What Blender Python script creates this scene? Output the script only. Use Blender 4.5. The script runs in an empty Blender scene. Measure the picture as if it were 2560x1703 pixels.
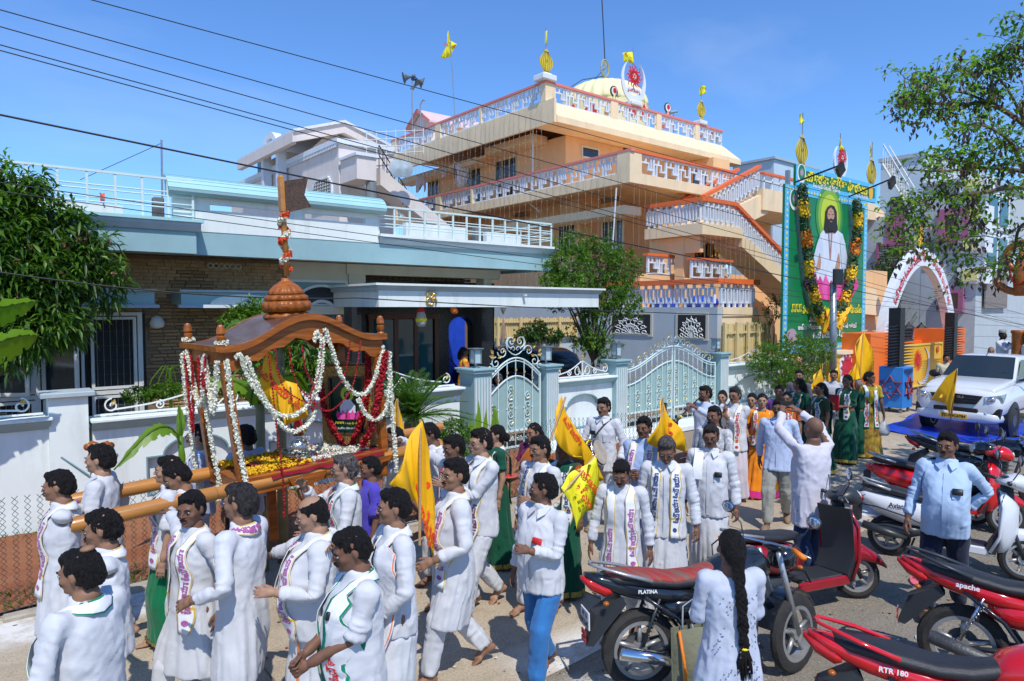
import bpy,bmesh,math,random
import numpy as np
from mathutils import Vector,Matrix,Euler
R=math.radians;cS=math.cos;sN=math.sin;pI=math.pi
sc=bpy.context.scene
fT=1690.0;g1=R(2.76);f9=R(51.0);HC=3.0
fw=np.array([cS(g1)*cS(f9),cS(g1)*sN(f9),-sN(g1)])
rt=np.array([sN(f9),-cS(f9),0.0]);upv=np.cross(rt,fw)
eq=np.array([0,0,HC])
cd=bpy.data.cameras.new('camera');g4=bpy.data.objects.new('camera',cd)
sc.collection.objects.link(g4);sc.camera=g4
g4.location=(0,0,HC);g4.rotation_euler=(R(90)-g1,0,f9-R(90))
cd.sensor_width=36;cd.lens=fT/2560*36;cd.clip_end=3000;cd.clip_start=.05
dq=R(-111);cJ=R(56)
c6=bpy.data.worlds.new('World');sc.world=c6;c6.use_nodes=True
wn=c6.node_tree.nodes;wl=c6.node_tree.links
eI=wn.new('ShaderNodeTexSky');eI.sky_type='NISHITA';eI.sun_disc=False
eI.sun_elevation=cJ;eI.sun_rotation=R(90)-dq
eI.altitude=0;eI.air_density=1.15;eI.dust_density=.0;eI.ozone_density=5.0
bg=wn['Background'];bg.inputs[1].default_value=.13
tc=wn.new('ShaderNodeTexCoord');mp=wn.new('ShaderNodeMapping');mp.inputs['Scale'].default_value=(1.2,3.0,6.0)
nz=wn.new('ShaderNodeTexNoise');nz.inputs['Scale'].default_value=1.6;nz.inputs['Detail'].default_value=6
rp=wn.new('ShaderNodeMapRange');rp.inputs[1].default_value=.56;rp.inputs[2].default_value=.9;rp.inputs[4].default_value=.22
mx=wn.new('ShaderNodeMixRGB');mx.inputs[2].default_value=(5.5,6.3,7.6,1)
wl.new(tc.outputs['Generated'],mp.inputs[0]);wl.new(mp.outputs[0],nz.inputs[0]);wl.new(nz.outputs[0],rp.inputs[0])
tint=wn.new('ShaderNodeMixRGB');tint.blend_type='MULTIPLY';tint.inputs[0].default_value=1;tint.inputs[2].default_value=(.70,.98,1.34,1)
wl.new(eI.outputs[0],tint.inputs[1]);wl.new(rp.outputs[0],mx.inputs[0]);wl.new(tint.outputs[0],mx.inputs[1]);wl.new(mx.outputs[0],bg.inputs[0])
sd=bpy.data.lights.new('sun','SUN');sd.energy=3.7;sd.angle=R(.53);sd.color=(1,.965,.9)
so=bpy.data.objects.new('sun',sd);sc.collection.objects.link(so)
hR=Vector((cS(cJ)*cS(dq),cS(cJ)*sN(dq),sN(cJ)))
so.rotation_euler=(-hR).to_track_quat('-Z','Y').to_euler()
sc.view_settings.view_transform='Standard';sc.view_settings.look='None'
sc.view_settings.exposure=.14;sc.view_settings.gamma=1;sc.view_settings.use_curve_mapping=False
sc.cycles.max_bounces=6;sc.cycles.diffuse_bounces=4;sc.cycles.transparent_max_bounces=12
def gA(px,py):return fw+rt*((px-1280)/fT)+upv*((851.5-py)/fT)
def PZ(px,py,z=0.):r=gA(px,py);return eq+r*((z-HC)/r[2])
def PY(px,py,Y):r=gA(px,py);return eq+r*(Y/r[1])
def PX(px,py,X):r=gA(px,py);return eq+r*(X/r[0])
def PD(px,py,d):return eq+gA(px,py)*d
au=random.Random(7)
C=sc.collection
W={}
def aa(name,label,cat,loc=(0,0,0),rotz=0,group=None):
 o=bpy.data.objects.new(name,None);C.objects.link(o);o.empty_display_size=.2
 o.location=[float(v)for v in loc];o.rotation_euler=(0,0,rotz)
 o['label']=label;o['category']=cat
 if group:o['group']=group
 W[o.name]=Matrix.Translation(Vector([float(v)for v in loc]))@Matrix.Rotation(rotz,4,'Z')
 return o
def cv(o,label,cat,group=None):
 o['label']=label;o['category']=cat
 if group:o['group']=group
 return o
def ew(o):o['kind']='structure';return o
def bc(o,label=None,cat=None):
 o['kind']='stuff'
 if label:o['label']=label;o['category']=cat
 return o
def er(name,me,mats,parent=None,origin=None):
 for m in(mats if isinstance(mats,(list,tuple))else[mats]):
  if len(me.materials)<8:me.materials.append(m)
 o=bpy.data.objects.new(name,me);C.objects.link(o)
 M=Matrix.Identity(4)
 if parent is not None:
  M=W[parent.name];o.parent=parent;me.transform(M.inverted())
 elif origin is not None:
  M=Matrix.Translation(Vector([float(v)for v in origin]));me.transform(M.inverted());o.matrix_basis=M
 W[o.name]=M
 return o
class MB:
 def __init__(s):s.v=[];s.f=[];s.m=[];s.mi=0;s.T=None
 def add(s,v,f,mi=None):
  n=len(s.v)
  if s.T is not None:v=[tuple(s.T@Vector(p))for p in v]
  s.v+=[tuple(map(float,p))for p in v]
  s.f+=[tuple(i+n for i in q)for q in f];s.m+=[s.mi if mi is None else mi]*len(f)
  return s
 def box(s,x0,x1,y0,y1,z0,z1,b=0,mi=None):
  if x1<x0:x0,x1=x1,x0
  if y1<y0:y0,y1=y1,y0
  if z1<z0:z0,z1=z1,z0
  if b<=0:
   v=[(x,y,z)for z in(z0,z1)for y in(y0,y1)for x in(x0,x1)]
   return s.add(v,[(0,2,3,1),(4,5,7,6),(0,1,5,4),(2,6,7,3),(0,4,6,2),(1,3,7,5)],mi)
  b=min(b,(x1-x0)*.45,(y1-y0)*.45,(z1-z0)*.45)
  v=[]
  for(z,c)in((z0,b),(z0+b,0),(z1-b,0),(z1,b)):
   v+=[(x0+c+b*(c==0),y0+c,z),(x1-c-b*(c==0),y0+c,z),(x1-c,y0+c+b*(c==0),z),(x1-c,y1-c-b*(c==0),z),(x1-c-b*(c==0),y1-c,z),(x0+c+b*(c==0),y1-c,z),(x0+c,y1-c-b*(c==0),z),(x0+c,y0+c+b*(c==0),z)]
  f=[tuple(range(7,-1,-1)),tuple(range(24,32))]
  for k in range(3):
   for i in range(8):j=(i+1)%8;f.append((k*8+i,k*8+j,k*8+8+j,k*8+8+i))
  return s.add(v,f,mi)
 def pm(s,poly,ax,lo,hi,mi=None):
  def P(a,b,t):return{'x':(t,a,b),'y':(a,t,b),'z':(a,b,t)}[ax]
  n=len(poly)
  v=[P(a,b,lo)for a,b in poly]+[P(a,b,hi)for a,b in poly]
  f=[tuple(range(n-1,-1,-1)),tuple(range(n,2*n))]+[(i,(i+1)%n,n+(i+1)%n,n+i)for i in range(n)]
  return s.add(v,f,mi)
 def strip(s,inner,outer,ax,lo,hi,closed=True,mi=None):
  def P(a,b,t):return{'x':(t,a,b),'y':(a,t,b),'z':(a,b,t)}[ax]
  n=len(inner);v=[]
  for t in(lo,hi):v+=[P(a,b,t)for a,b in inner]+[P(a,b,t)for a,b in outer]
  f=[]
  for i in range(n if closed else n-1):
   j=(i+1)%n
   f+=[(i,j,n+j,n+i),(2*n+i,3*n+i,3*n+j,2*n+j),(i,2*n+i,2*n+j,j),(n+i,n+j,3*n+j,3*n+i)]
  if not closed:
   for i in(0,n-1):f.append((i,n+i,3*n+i,2*n+i))
  return s.add(v,f,mi)
 def tb(s,pts,r,n=8,closed=False,cap=True,mi=None,flat=1.):
  pts=[Vector([float(c)for c in p])for p in pts]
  rs=r if isinstance(r,(list,tuple))else[r]*len(pts)
  N=len(pts);v=[];up=None
  for i,p in enumerate(pts):
   if closed:d=pts[(i+1)%N]-pts[i-1]
   else:d=pts[min(i+1,N-1)]-pts[max(i-1,0)]
   if d.length<1e-9:d=Vector((0,0,1))
   d.normalize()
   if up is None:up=Vector((0,0,1))if abs(d.z)<.9 else Vector((1,0,0))
   a=d.cross(up)
   if a.length<1e-4:a=d.orthogonal()
   a.normalize();b=a.cross(d).normalized();up=b
   for k in range(n):
    t=2*pI*k/n;v.append(tuple(p+a*cS(t)*rs[i]+b*sN(t)*rs[i]*flat))
  f=[]
  for i in range(N if closed else N-1):
   j=(i+1)%N
   for k in range(n):l=(k+1)%n;f.append((i*n+k,i*n+l,j*n+l,j*n+k))
  if cap and not closed:f+=[tuple(range(n-1,-1,-1)),tuple(range((N-1)*n,N*n))]
  return s.add(v,f,mi)
 def lt(s,prof,c,n=16,mi=None,rib=None,ax='z',cap=True):
  v=[];c=[float(q)for q in c]
  for(r,z)in prof:
   for k in range(n):
    t=2*pI*k/n;q=r*(rib(t,z)if rib else 1)
    a,b=q*cS(t),q*sN(t)
    v.append({'z':(c[0]+a,c[1]+b,c[2]+z),'x':(c[0]+z,c[1]+a,c[2]+b),'y':(c[0]+a,c[1]+z,c[2]+b)}[ax])
  m=len(prof);f=[tuple(range(n-1,-1,-1)),tuple(range((m-1)*n,m*n))]if cap else[]
  for i in range(m-1):
   for k in range(n):l=(k+1)%n;f.append((i*n+k,i*n+l,i*n+n+l,i*n+n+k))
  return s.add(v,f,mi)
 def ball(s,c,r,n=8,m=6,mi=None):
  rx,ry,rz=r if isinstance(r,(tuple,list))else(r,r,r);c=[float(q)for q in c]
  v=[(c[0],c[1],c[2]-rz)]
  for i in range(1,m):
   a=pI*i/m-pI/2
   for k in range(n):
    t=2*pI*k/n;v.append((c[0]+rx*cS(a)*cS(t),c[1]+ry*cS(a)*sN(t),c[2]+rz*sN(a)))
  v.append((c[0],c[1],c[2]+rz));f=[];L=len(v)-1
  for k in range(n):
   l=(k+1)%n;f.append((0,1+l,1+k));f.append((L,L-n+k,L-n+l))
   for i in range(m-2):f.append((1+i*n+k,1+i*n+l,1+i*n+n+l,1+i*n+n+k))
  return s.add(v,f,mi)
 def bd(s,name,mats,parent=None,smooth=False,origin=None):
  me=bpy.data.meshes.new(name);me.from_pydata(s.v,[],s.f)
  if any(s.m):me.polygons.foreach_set('material_index',s.m)
  if parent is None and origin is None and s.v:
   a=np.array(s.v);origin=(a[:,0].mean(),a[:,1].mean(),a[:,2].min())
  o=er(name,me,mats,parent,origin)
  if smooth:me.polygons.foreach_set('use_smooth',[True]*len(me.polygons))if smooth is True else me.shade_smooth()
  if smooth=='auto':
   me.polygons.foreach_set('use_smooth',[True]*len(me.polygons));me.set_sharp_from_angle(angle=R(35))
  me.update();return o
def f8(name,me,M,parent,mats=None):
 o=bpy.data.objects.new(name,me);C.objects.link(o)
 if parent is not None:o.parent=parent;o.matrix_basis=W[parent.name].inverted()@M
 else:o.matrix_basis=M
 W[o.name]=M;return o
def eo(mb,mats,name='piece',smooth=False):
 me=bpy.data.meshes.new(name);me.from_pydata(mb.v,[],mb.f)
 if any(mb.m):me.polygons.foreach_set('material_index',mb.m)
 for m in(mats if isinstance(mats,(list,tuple))else[mats]):me.materials.append(m)
 if smooth:me.polygons.foreach_set('use_smooth',[True]*len(me.polygons))
 me.update();return me
dN={}
def ae(name,col,rough=.6,var=.12,scale=4.,bump=.15,metal=0.,spec=.5,bscale=None,col2=None,detail=5,stretch=None,objcol=False,dirt=0.,coat=0.,trans=0.,alpha=1.,emit=None,sheen=0.):
 if name in dN:return dN[name]
 m=bpy.data.materials.new(name);m.use_nodes=True;N=m.node_tree.nodes;L=m.node_tree.links
 b=N['Principled BSDF'];b.inputs['Roughness'].default_value=rough;b.inputs['Metallic'].default_value=metal
 b.inputs['Specular IOR Level'].default_value=spec
 if coat:b.inputs['Coat Weight'].default_value=coat;b.inputs['Coat Roughness'].default_value=.05
 if trans:b.inputs['Transmission Weight'].default_value=trans
 if sheen:b.inputs['Sheen Weight'].default_value=sheen
 tc=N.new('ShaderNodeTexCoord');src=tc.outputs['Object']
 if stretch:
  mp=N.new('ShaderNodeMapping');mp.inputs['Scale'].default_value=stretch;L.new(src,mp.inputs[0]);src=mp.outputs[0]
 n=N.new('ShaderNodeTexNoise');n.inputs['Scale'].default_value=scale;n.inputs['Detail'].default_value=detail
 L.new(src,n.inputs['Vector'])
 mr=N.new('ShaderNodeMapRange');mr.inputs[1].default_value=.3;mr.inputs[2].default_value=.7
 L.new(n.outputs[0],mr.inputs[0])
 dU=N.new('ShaderNodeMixRGB');L.new(mr.outputs[0],dU.inputs[0])
 c1=[max(0,c*(1-var))for c in col];c2=list(col2)if col2 else[min(1,c*(1+var*.6))for c in col]
 if objcol:
  oi=N.new('ShaderNodeObjectInfo');dk=N.new('ShaderNodeMixRGB');dk.blend_type='MULTIPLY';dk.inputs[0].default_value=1
  L.new(oi.outputs['Color'],dk.inputs[1]);dk.inputs[2].default_value=(1-var*1.5,1-var*1.8,1-var*1.8,1)
  L.new(dk.outputs[0],dU.inputs[1]);L.new(oi.outputs['Color'],dU.inputs[2])
 else:
  dU.inputs[1].default_value=(*c1,1);dU.inputs[2].default_value=(*c2,1)
 bX=dU.outputs[0]
 if dirt:
  n2=N.new('ShaderNodeTexNoise');n2.inputs['Scale'].default_value=.9;n2.inputs['Detail'].default_value=8;n2.inputs['Roughness'].default_value=.7
  hN=N.new('ShaderNodeMapping');hN.inputs['Scale'].default_value=(3,3,.5);L.new(tc.outputs['Object'],hN.inputs[0]);L.new(hN.outputs[0],n2.inputs['Vector'])
  r2=N.new('ShaderNodeMapRange');r2.inputs[1].default_value=.5;r2.inputs[2].default_value=.75;r2.inputs[4].default_value=dirt
  L.new(n2.outputs[0],r2.inputs[0]);m2=N.new('ShaderNodeMixRGB');L.new(r2.outputs[0],m2.inputs[0]);L.new(bX,m2.inputs[1])
  m2.inputs[2].default_value=(.24,.2,.15,1);bX=m2.outputs[0]
 L.new(bX,b.inputs['Base Color'])
 if bump:
  nb=N.new('ShaderNodeTexNoise');nb.inputs['Scale'].default_value=bscale or scale*6;nb.inputs['Detail'].default_value=4
  L.new(src,nb.inputs['Vector']);bp=N.new('ShaderNodeBump');bp.inputs['Strength'].default_value=bump;bp.inputs['Distance'].default_value=.02
  L.new(nb.outputs[0],bp.inputs['Height']);L.new(bp.outputs[0],b.inputs['Normal'])
 if alpha<1:b.inputs['Alpha'].default_value=alpha
 if emit:b.inputs['Emission Color'].default_value=(*emit[:3],1);b.inputs['Emission Strength'].default_value=emit[3]
 dN[name]=m;return m
aF=ae('white_plaster',(.75,.80,.76),.75,.05,2,.1,dirt=.3)
bz=ae('teal_paint',(.28,.44,.46),.6,.07,2,.1,dirt=.12)
cb=ae('dark_teal_paint',(.17,.30,.33),.6,.07,2,.1,dirt=.1)
cl=ae('aqua_roof_paint',(.36,.62,.64),.6,.06,2,.05)
aN=ae('grey_coping',(.40,.47,.50),.7,.1,3,.1)
a7=ae('cream_plaster',(.62,.58,.47),.8,.08,2,.1,dirt=.15)
dD=ae('rough_tan_brick',(.42,.27,.14),.85,.25,9,.5,bscale=30)
dd=ae('rough_dark_brick',(.34,.21,.11),.85,.25,9,.5,bscale=30)
eg=ae('mortar',(.25,.17,.10),.9,.2,8,.3)
bW=ae('black_granite',(.015,.015,.017),.25,.3,30,.02)
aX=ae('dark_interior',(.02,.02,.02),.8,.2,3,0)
aK=ae('dark_window_glass',(.02,.03,.035),.06,.1,2,0,spec=.8)
bQ=ae('teal_door_glass',(.01,.10,.12),.05,.2,1.5,0,spec=.9)
ah=ae('white_frame_paint',(.68,.69,.66),.5,.06,5,.05)
cK=ae('mint_iron_paint',(.62,.74,.70),.45,.06,8,.05)
eF=ae('white_iron_paint',(.74,.77,.74),.45,.05,8,.05)
cV=ae('gold_paint',(.62,.42,.12),.35,.15,12,.1,metal=.4)
cZ=ae('mint_gate_sheet',(.30,.44,.42),.5,.08,3,.05)
aq=ae('apricot_plaster',(.86,.53,.26),.75,.06,1.5,.1,dirt=.2)
ai=ae('pale_peach_plaster',(.86,.67,.42),.75,.06,1.5,.1,dirt=.25)
aG=ae('orange_rail_paint',(.82,.16,.035),.5,.06,3,.05)
aW=ae('coral_rail_paint',(.75,.22,.17),.5,.06,3,.05)
af=ae('white_lattice_paint',(.72,.76,.80),.6,.05,3,.05,dirt=.1)
am=ae('pale_pink_plaster',(.74,.66,.60),.8,.05,1.5,.1,dirt=.2)
aS=ae('greyblue_plaster',(.46,.51,.53),.8,.05,1.5,.1,dirt=.2)
bk=ae('pale_blue_plaster',(.50,.60,.66),.8,.05,1.5,.1)
eS=ae('magenta_trim',(.36,.12,.22),.6,.05,3,.05)
ef=ae('pale_yellow_paint',(.78,.70,.30),.6,.05,3,.05)
ak=ae('galvanised_steel',(.35,.37,.38),.4,.15,8,.1,metal=.7)
ad=ae('black_paint',(.012,.012,.013),.45,.3,8,.05)
bZ=ae('wire_black',(.02,.02,.022),.6,.1,8,0)
cU=ae('cream_metal_sheet',(.68,.52,.24),.5,.08,3,.05)
dt=ae('blue_tarp',(.012,.06,.52),.4,.25,3,.4,bscale=6)
bE=ae('yellow_paint',(.80,.42,.02),.5,.05,3,.05)
cN=ae('orange_paint',(.85,.17,.02),.5,.05,3,.05)
aI=ae('red_print',(.60,.02,.02),.6,.05,3,0)
dp=ae('purple_print',(.42,.10,.30),.7,.05,3,0)
bB=ae('navy_print',(.02,.05,.18),.7,.05,3,0)
aB=ae('white_print',(.8,.8,.8),.6,.02,3,0)
aP=ae('yellow_print',(.85,.70,.02),.6,.02,3,0)
fZ=ae('kalasha_yellow',(.66,.50,.03),.6,.06,4,.05)
do=ae('bark',(.14,.10,.07),.9,.3,8,.6)
hC={}
def ek(s,bold=0.0):
 if(s,bold)in hC:return hC[(s,bold)]
 cu=bpy.data.curves.new('lettering','FONT');cu.body=s;cu.resolution_u=2;cu.align_x='LEFT';cu.offset=bold
 o=bpy.data.objects.new('lettering',cu);me=o.to_mesh()
 v=np.array([p.co[:2]for p in me.vertices])if len(me.vertices)else np.zeros((0,2));f=[tuple(p.vertices)for p in me.polygons]
 o.to_mesh_clear();bpy.data.objects.remove(o);bpy.data.curves.remove(cu)
 if len(v):v=v-(v.max(0)+v.min(0))/2
 hC[(s,bold)]=(v,f);return v,f
def aA(mb,s,fn,height=None,width=None,bold=0.02,mi=None,maxedge=None):
 v,f=ek(s,bold)
 if not len(v):return
 w,h=v.max(0)-v.min(0)
 sx=width/w if width else height/h;sy=height/h if height else sx
 mb.add([fn(a*sx,b*sy)for a,b in v],f,mi)
def bv(name,c1,c2,c3,sc1=.6,speck=.0,bump=.4,bs=25,lime=None):
 m=bpy.data.materials.new(name);m.use_nodes=True;N=m.node_tree.nodes;L=m.node_tree.links;b=N['Principled BSDF']
 b.inputs['Roughness'].default_value=.95;b.inputs['Specular IOR Level'].default_value=.2
 tc=N.new('ShaderNodeTexCoord')
 def noise(s,d=6,r=.55,st=None):
  n=N.new('ShaderNodeTexNoise');n.inputs['Scale'].default_value=s;n.inputs['Detail'].default_value=d;n.inputs['Roughness'].default_value=r
  if st:
   mp=N.new('ShaderNodeMapping');mp.inputs['Scale'].default_value=st;L.new(tc.outputs['Object'],mp.inputs[0]);L.new(mp.outputs[0],n.inputs['Vector'])
  else:L.new(tc.outputs['Object'],n.inputs['Vector'])
  return n.outputs[0]
 def mr(x,a,c,lo=0,hi=1):
  r=N.new('ShaderNodeMapRange');r.inputs[1].default_value=a;r.inputs[2].default_value=c;r.inputs[3].default_value=lo;r.inputs[4].default_value=hi;L.new(x,r.inputs[0]);return r.outputs[0]
 def dU(f,a,c):
  k=N.new('ShaderNodeMixRGB');L.new(f,k.inputs[0])
  for i,q in((1,a),(2,c)):
   if isinstance(q,tuple):k.inputs[i].default_value=(*q,1)
   else:L.new(q,k.inputs[i])
  return k.outputs[0]
 col=dU(mr(noise(sc1,8,.6),.38,.62),c1,c2)
 col=dU(mr(noise(5.5,6,.7),.5,.75),col,c3)
 col=dU(mr(noise(1,5,.6,(.35,5,1)),.5,.72,0,.45),col,tuple(x*.72 for x in c1))
 sp=noise(55,3,.6);col=dU(mr(sp,.45,.7,0,.55+speck),col,tuple(x*.55 for x in c1))
 if speck:col=dU(mr(noise(90,2,.5),.62,.7,0,speck),col,(.55,.52,.48))
 if lime:
  for(y0,y1,x0,x1,w)in lime:
   sx=N.new('ShaderNodeSeparateXYZ');L.new(tc.outputs['Object'],sx.inputs[0])
   a=mr(sx.outputs[1],y0,y0+w);a2=mr(sx.outputs[1],y1,y1-w);a3=mr(sx.outputs[0],x0,x0+.5);a4=mr(sx.outputs[0],x1,x1-.8)
   p=a
   for q in(a2,a3,a4):
    k=N.new('ShaderNodeMath');k.operation='MULTIPLY';L.new(p,k.inputs[0]);L.new(q,k.inputs[1]);p=k.outputs[0]
   k=N.new('ShaderNodeMath');k.operation='MULTIPLY';L.new(p,k.inputs[0]);L.new(mr(noise(2.6,9,.72),.36,.56),k.inputs[1])
   col=dU(k.outputs[0],col,(.74,.72,.68))
 L.new(col,b.inputs['Base Color'])
 bp=N.new('ShaderNodeBump');bp.inputs['Strength'].default_value=bump;bp.inputs['Distance'].default_value=.03
 L.new(noise(bs,6,.7),bp.inputs['Height']);L.new(bp.outputs[0],b.inputs['Normal']);return m
gf=bv('dusty_earth',(.30,.23,.16),(.36,.29,.21),(.26,.2,.14),.3)
fA=bv('dusty_concrete_road',(.44,.36,.255),(.54,.455,.34),(.36,.285,.20),.45,.22,.45,34,lime=[(7.2,8.15,-30,2.4,.25),(3.72,4.55,3.3,6.1,.3),(4.1,4.75,8.2,11,.25)])
d9=bv('gravelly_earth',(.31,.265,.205),(.37,.325,.26),(.26,.235,.16),.8,.35,.9,45,lime=[(3.3,3.95,3.0,5.6,.3),(-9,-8,0,1,.2)])
gq=bv('red_soil',(.30,.10,.045),(.36,.15,.07),(.26,.12,.07),1.4,.05,1.0,14)
def dI(name,m,x0,x1,y0,y1,z,nx=1,ny=1,amp=0,edge=0):
 v=[];f=[]
 for j in range(ny+1):
  for i in range(nx+1):
   x=x0+(x1-x0)*i/nx;y=y0+(y1-y0)*j/ny
   if edge and j in(0,ny):y+=edge*(sN(x*1.3)+.6*sN(x*3.1+1)+.4*sN(x*7.7))*.5
   v.append((x,y,z+(amp*(sN(x*2.1+y)*sN(y*1.7-x*.6)+.5*sN(x*5.3-y*3))if 0<i<nx and 0<j<ny else 0)))
 for j in range(ny):
  for i in range(nx):a=j*(nx+1)+i;f.append((a,a+1,a+nx+2,a+nx+1))
 b=MB();b.add(v,f);return ew(b.bd(name,m,smooth=True,origin=(0,0,0)))
dI('ground',gf,-600,1200,-600,1200,-.012)
dI('gravel_lot',d9,-6,60,-9,4.4,-.004,160,60,.0,.12)
dI('road',fA,-60,90,4.05,8.25,.0,300,4,0,.12)
dI('garden_soil',gq,-20,11.2,8.1,10.75,.05,160,30,.035,.03)
b=MB()
for i in range(9000):
 x=2.6+13*au.random()**1.7;y=au.uniform(-2,4.2)+au.gauss(0,.1);r=au.uniform(.004,.014)*(1+1.2*(au.random()<.04))
 if i%5==0:x=au.uniform(-3,11);y=au.uniform(8.0,8.5);r*=1.5
 a=au.uniform(0,3.14);ca,sa=cS(a)*r,sN(a)*r;q=au.uniform(.5,1.3);h=r*au.uniform(.4,.9)
 b.add([(x+ca,y+sa,.0),(x-sa*q,y+ca*q,.0),(x-ca,y-sa,.0),(x+sa*q,y-ca*q,.0),(x+ca*.3,y+sa*.2,h)],[(0,1,4),(1,2,4),(2,3,4),(3,0,4)],mi=au.choice((0,0,1)))
bc(b.bd('loose_stones',[ae('pale_stone',(.36,.33,.29),.9,.3,40,0),ae('dark_stone',(.13,.11,.10),.9,.3,40,0)]),'small loose stones scattered over the parking ground','stones')
b=MB()
for i in range(420):
 x=au.uniform(-1,13);y=au.uniform(1,8.2);a=au.uniform(0,6.3);r=au.uniform(.012,.03);b.add([(x+r*cS(a+k*1.57),y+r*.7*sN(a+k*1.57),.012+.008*(k%2))for k in range(4)],[(0,1,2,3)],mi=i%3)
bc(b.bd('fallen_petals',[ae('fallen_leaf',(.30,.20,.06),.8,.3,9,0),ae('white_scrap',(.6,.6,.56),.8,.1,9,0),ae('fallen_red_petal',(.42,.03,.02),.8,.2,9,0)]),'petals, dry leaves and paper scraps scattered over the road','litter')
kb=aa('kerb','low rough stone kerb under the wire fence beside the whitened road edge','kerb',(0,8.02,0))
for i in range(34):
 x=-5+i*.52+au.uniform(-.03,.03)
 q=MB().box(x,x+.47,7.93+au.uniform(-.02,.02),8.07,-.05,.05+au.uniform(-.01,.015),.015)
 q.bd('stone',ae('kerb_stone',(.40,.35,.28),.9,.2,9,.6),kb)
fe=aa('wire_fence','sagging black chain link fence along the red soil garden strip','fence',(3,8.05,0))
ds=ae('rusty_dark_wire',(.05,.045,.04),.6,.3,9,0)
b=MB();st=.10;x0,x1,H=-4.0,10.4,1.16
def fz(x,z):
 s=.05*sN(x*1.9)+.03*sN(x*4.3+1)
 return 8.05+.04*sN(x*2.3+z*2)+.03*sN(z*5+x),.03+z*(1+s*.6/H*1.0)
n=int((x1-x0)/st);mzs=int(H/st*1.75)
for k in range(n):
 for s in(1,-1):
  pts=[]
  for j in range(mzs+1):
   x=x0+k*st+(st/2 if(j%2==0)==(s>0)else 0);y,z=fz(x,j*st*.56);pts.append((x,y+.006*s,z))
  pts=[p for p in pts]
  b.tb(pts,.0036,3,cap=False)
b.bd('wire_mesh',ds,fe)
for x in(-3.2,-.4,2.3,4.9,7.6,10.3):
 MB().box(x-.022,x+.022,8.07,8.114,-.1,1.2).bd('post',ds,fe)
MB().tb([(x0+i*.4,fz(x0+i*.4,.02)[0],.06)for i in range(37)],.006,4).bd('bottom_wire',ds,fe)
WY=10.85
def fV(px,Y,py=950):return PY(px,py,Y)[0]
gw=aa('boundary_wall','white plaster garden wall with teal coping, arched niches and scroll ironwork on top','garden wall',(5,WY,0))
XA0,XA1=-6.0,.84;XP0,XP1=.80,1.33;XB0,XB1=1.33,7.47
def bV(xa,xb,z0,zs,ztop,n=14):
 w=(xb-xa);l=w*.16
 pts=[(xa,z0),(xa,zs),(xa+l,zs)]
 for i in range(n+1):
  t=pI*(1-i/n);pts.append(((xa+xb)/2+cS(t)*(w/2-l),zs+(ztop-zs)*sN(t)))
 pts+=[(xb-l,zs),(xb,zs),(xb,z0)]
 return pts
def bO(x0,x1,zt,niches,parent,yb=.22,cop=.14):
 m=MB();m.box(x0,x1,WY+.10,WY+yb,0,zt-.10)
 m.bd('panel',aF,parent)
 f=MB();fW=x0
 for(a,c)in niches:
  if a>fW:f.box(fW,a,WY,WY+.099,0,zt-.10)
  o=bV(a,c,.28,zt-.62,zt-.36)
  f.box(a,c,WY,WY+.099,0,.28)
  poly=[(a,zt-.10)]+o[1:-1]+[(c,zt-.10)]
  top=zt-.10
  for i in range(1,len(o)-2):
   p,q=o[i],o[i+1]
   if abs(p[0]-q[0])<1e-6:continue
   f.pm([(p[0],p[1]),(q[0],q[1]),(q[0],top),(p[0],top)],'y',WY,WY+.099)
  fW=c
  tr=MB();oo=bV(a,c,.28,zt-.62,zt-.36);s_=.022
  cx=(a+c)/2;ex=[((x-cx)*(1-2*s_/(c-a))+cx,z-s_ if z>.3 else z+s_)for x,z in oo]
  tr.strip(ex,oo,'y',WY-.012,WY+.098,closed=True);tr.bd('niche_trim',cb,parent)
 if fW<x1:f.box(fW,x1,WY,WY+.099,0,zt-.10)
 f.bd('wall_face',aF,parent)
 c_=MB();c_.pm([(WY-.02,zt-.17),(WY-cop,zt-.06),(WY-cop,zt-.045),(WY+yb+.06,zt-.045),(WY+yb+.06,zt-.1),(WY-.02,zt-.1)],'x',x0-.01,x1+.01)
 c_.bd('coping_moulding',bz,parent)
 MB().box(x0-.03,x1+.03,WY-cop-.03,WY+yb+.09,zt-.043,zt,.008).bd('coping_slab',aF,parent)
bO(XA0,XA1,1.56,[(-3.4,-2.0),(-1.35,.10)],gw)
MB().box(XP0+.03,XP1-.05,WY-.06,WY+.3,0,1.80).bd('pier',aF,gw)
MB().box(XP0-.06,XP1+.03,WY-.14,WY+.36,1.802,1.87,.01).bd('pier_cap',aN,gw)
bO(XB0,XB1,1.47,[(1.98,3.35),(3.75,5.1),(5.5,6.85)],gw)
js_=MB()
for x in[-4.2+3.05*i+.1*sN(i*5)for i in range(14)]:js_.add([(x-.008,4.4,.004),(x+.008,4.4,.004),(x+.03,7.9,.004),(x+.014,7.9,.004)],[(0,1,2,3)])
ew(js_.bd('road_joints',ae('dark_joint',(.2,.16,.11),.95,.4,9,0)))
MB().tb([(.95,WY-.055,1.0),(1.35,WY-.075,.62)],.014,5).bd('groove',cb,gw)
MB().tb([(1.62,WY-.01,.95),(1.35,WY-.075,.62)],.014,5).bd('groove',cb,gw)
dn=[]
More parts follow.
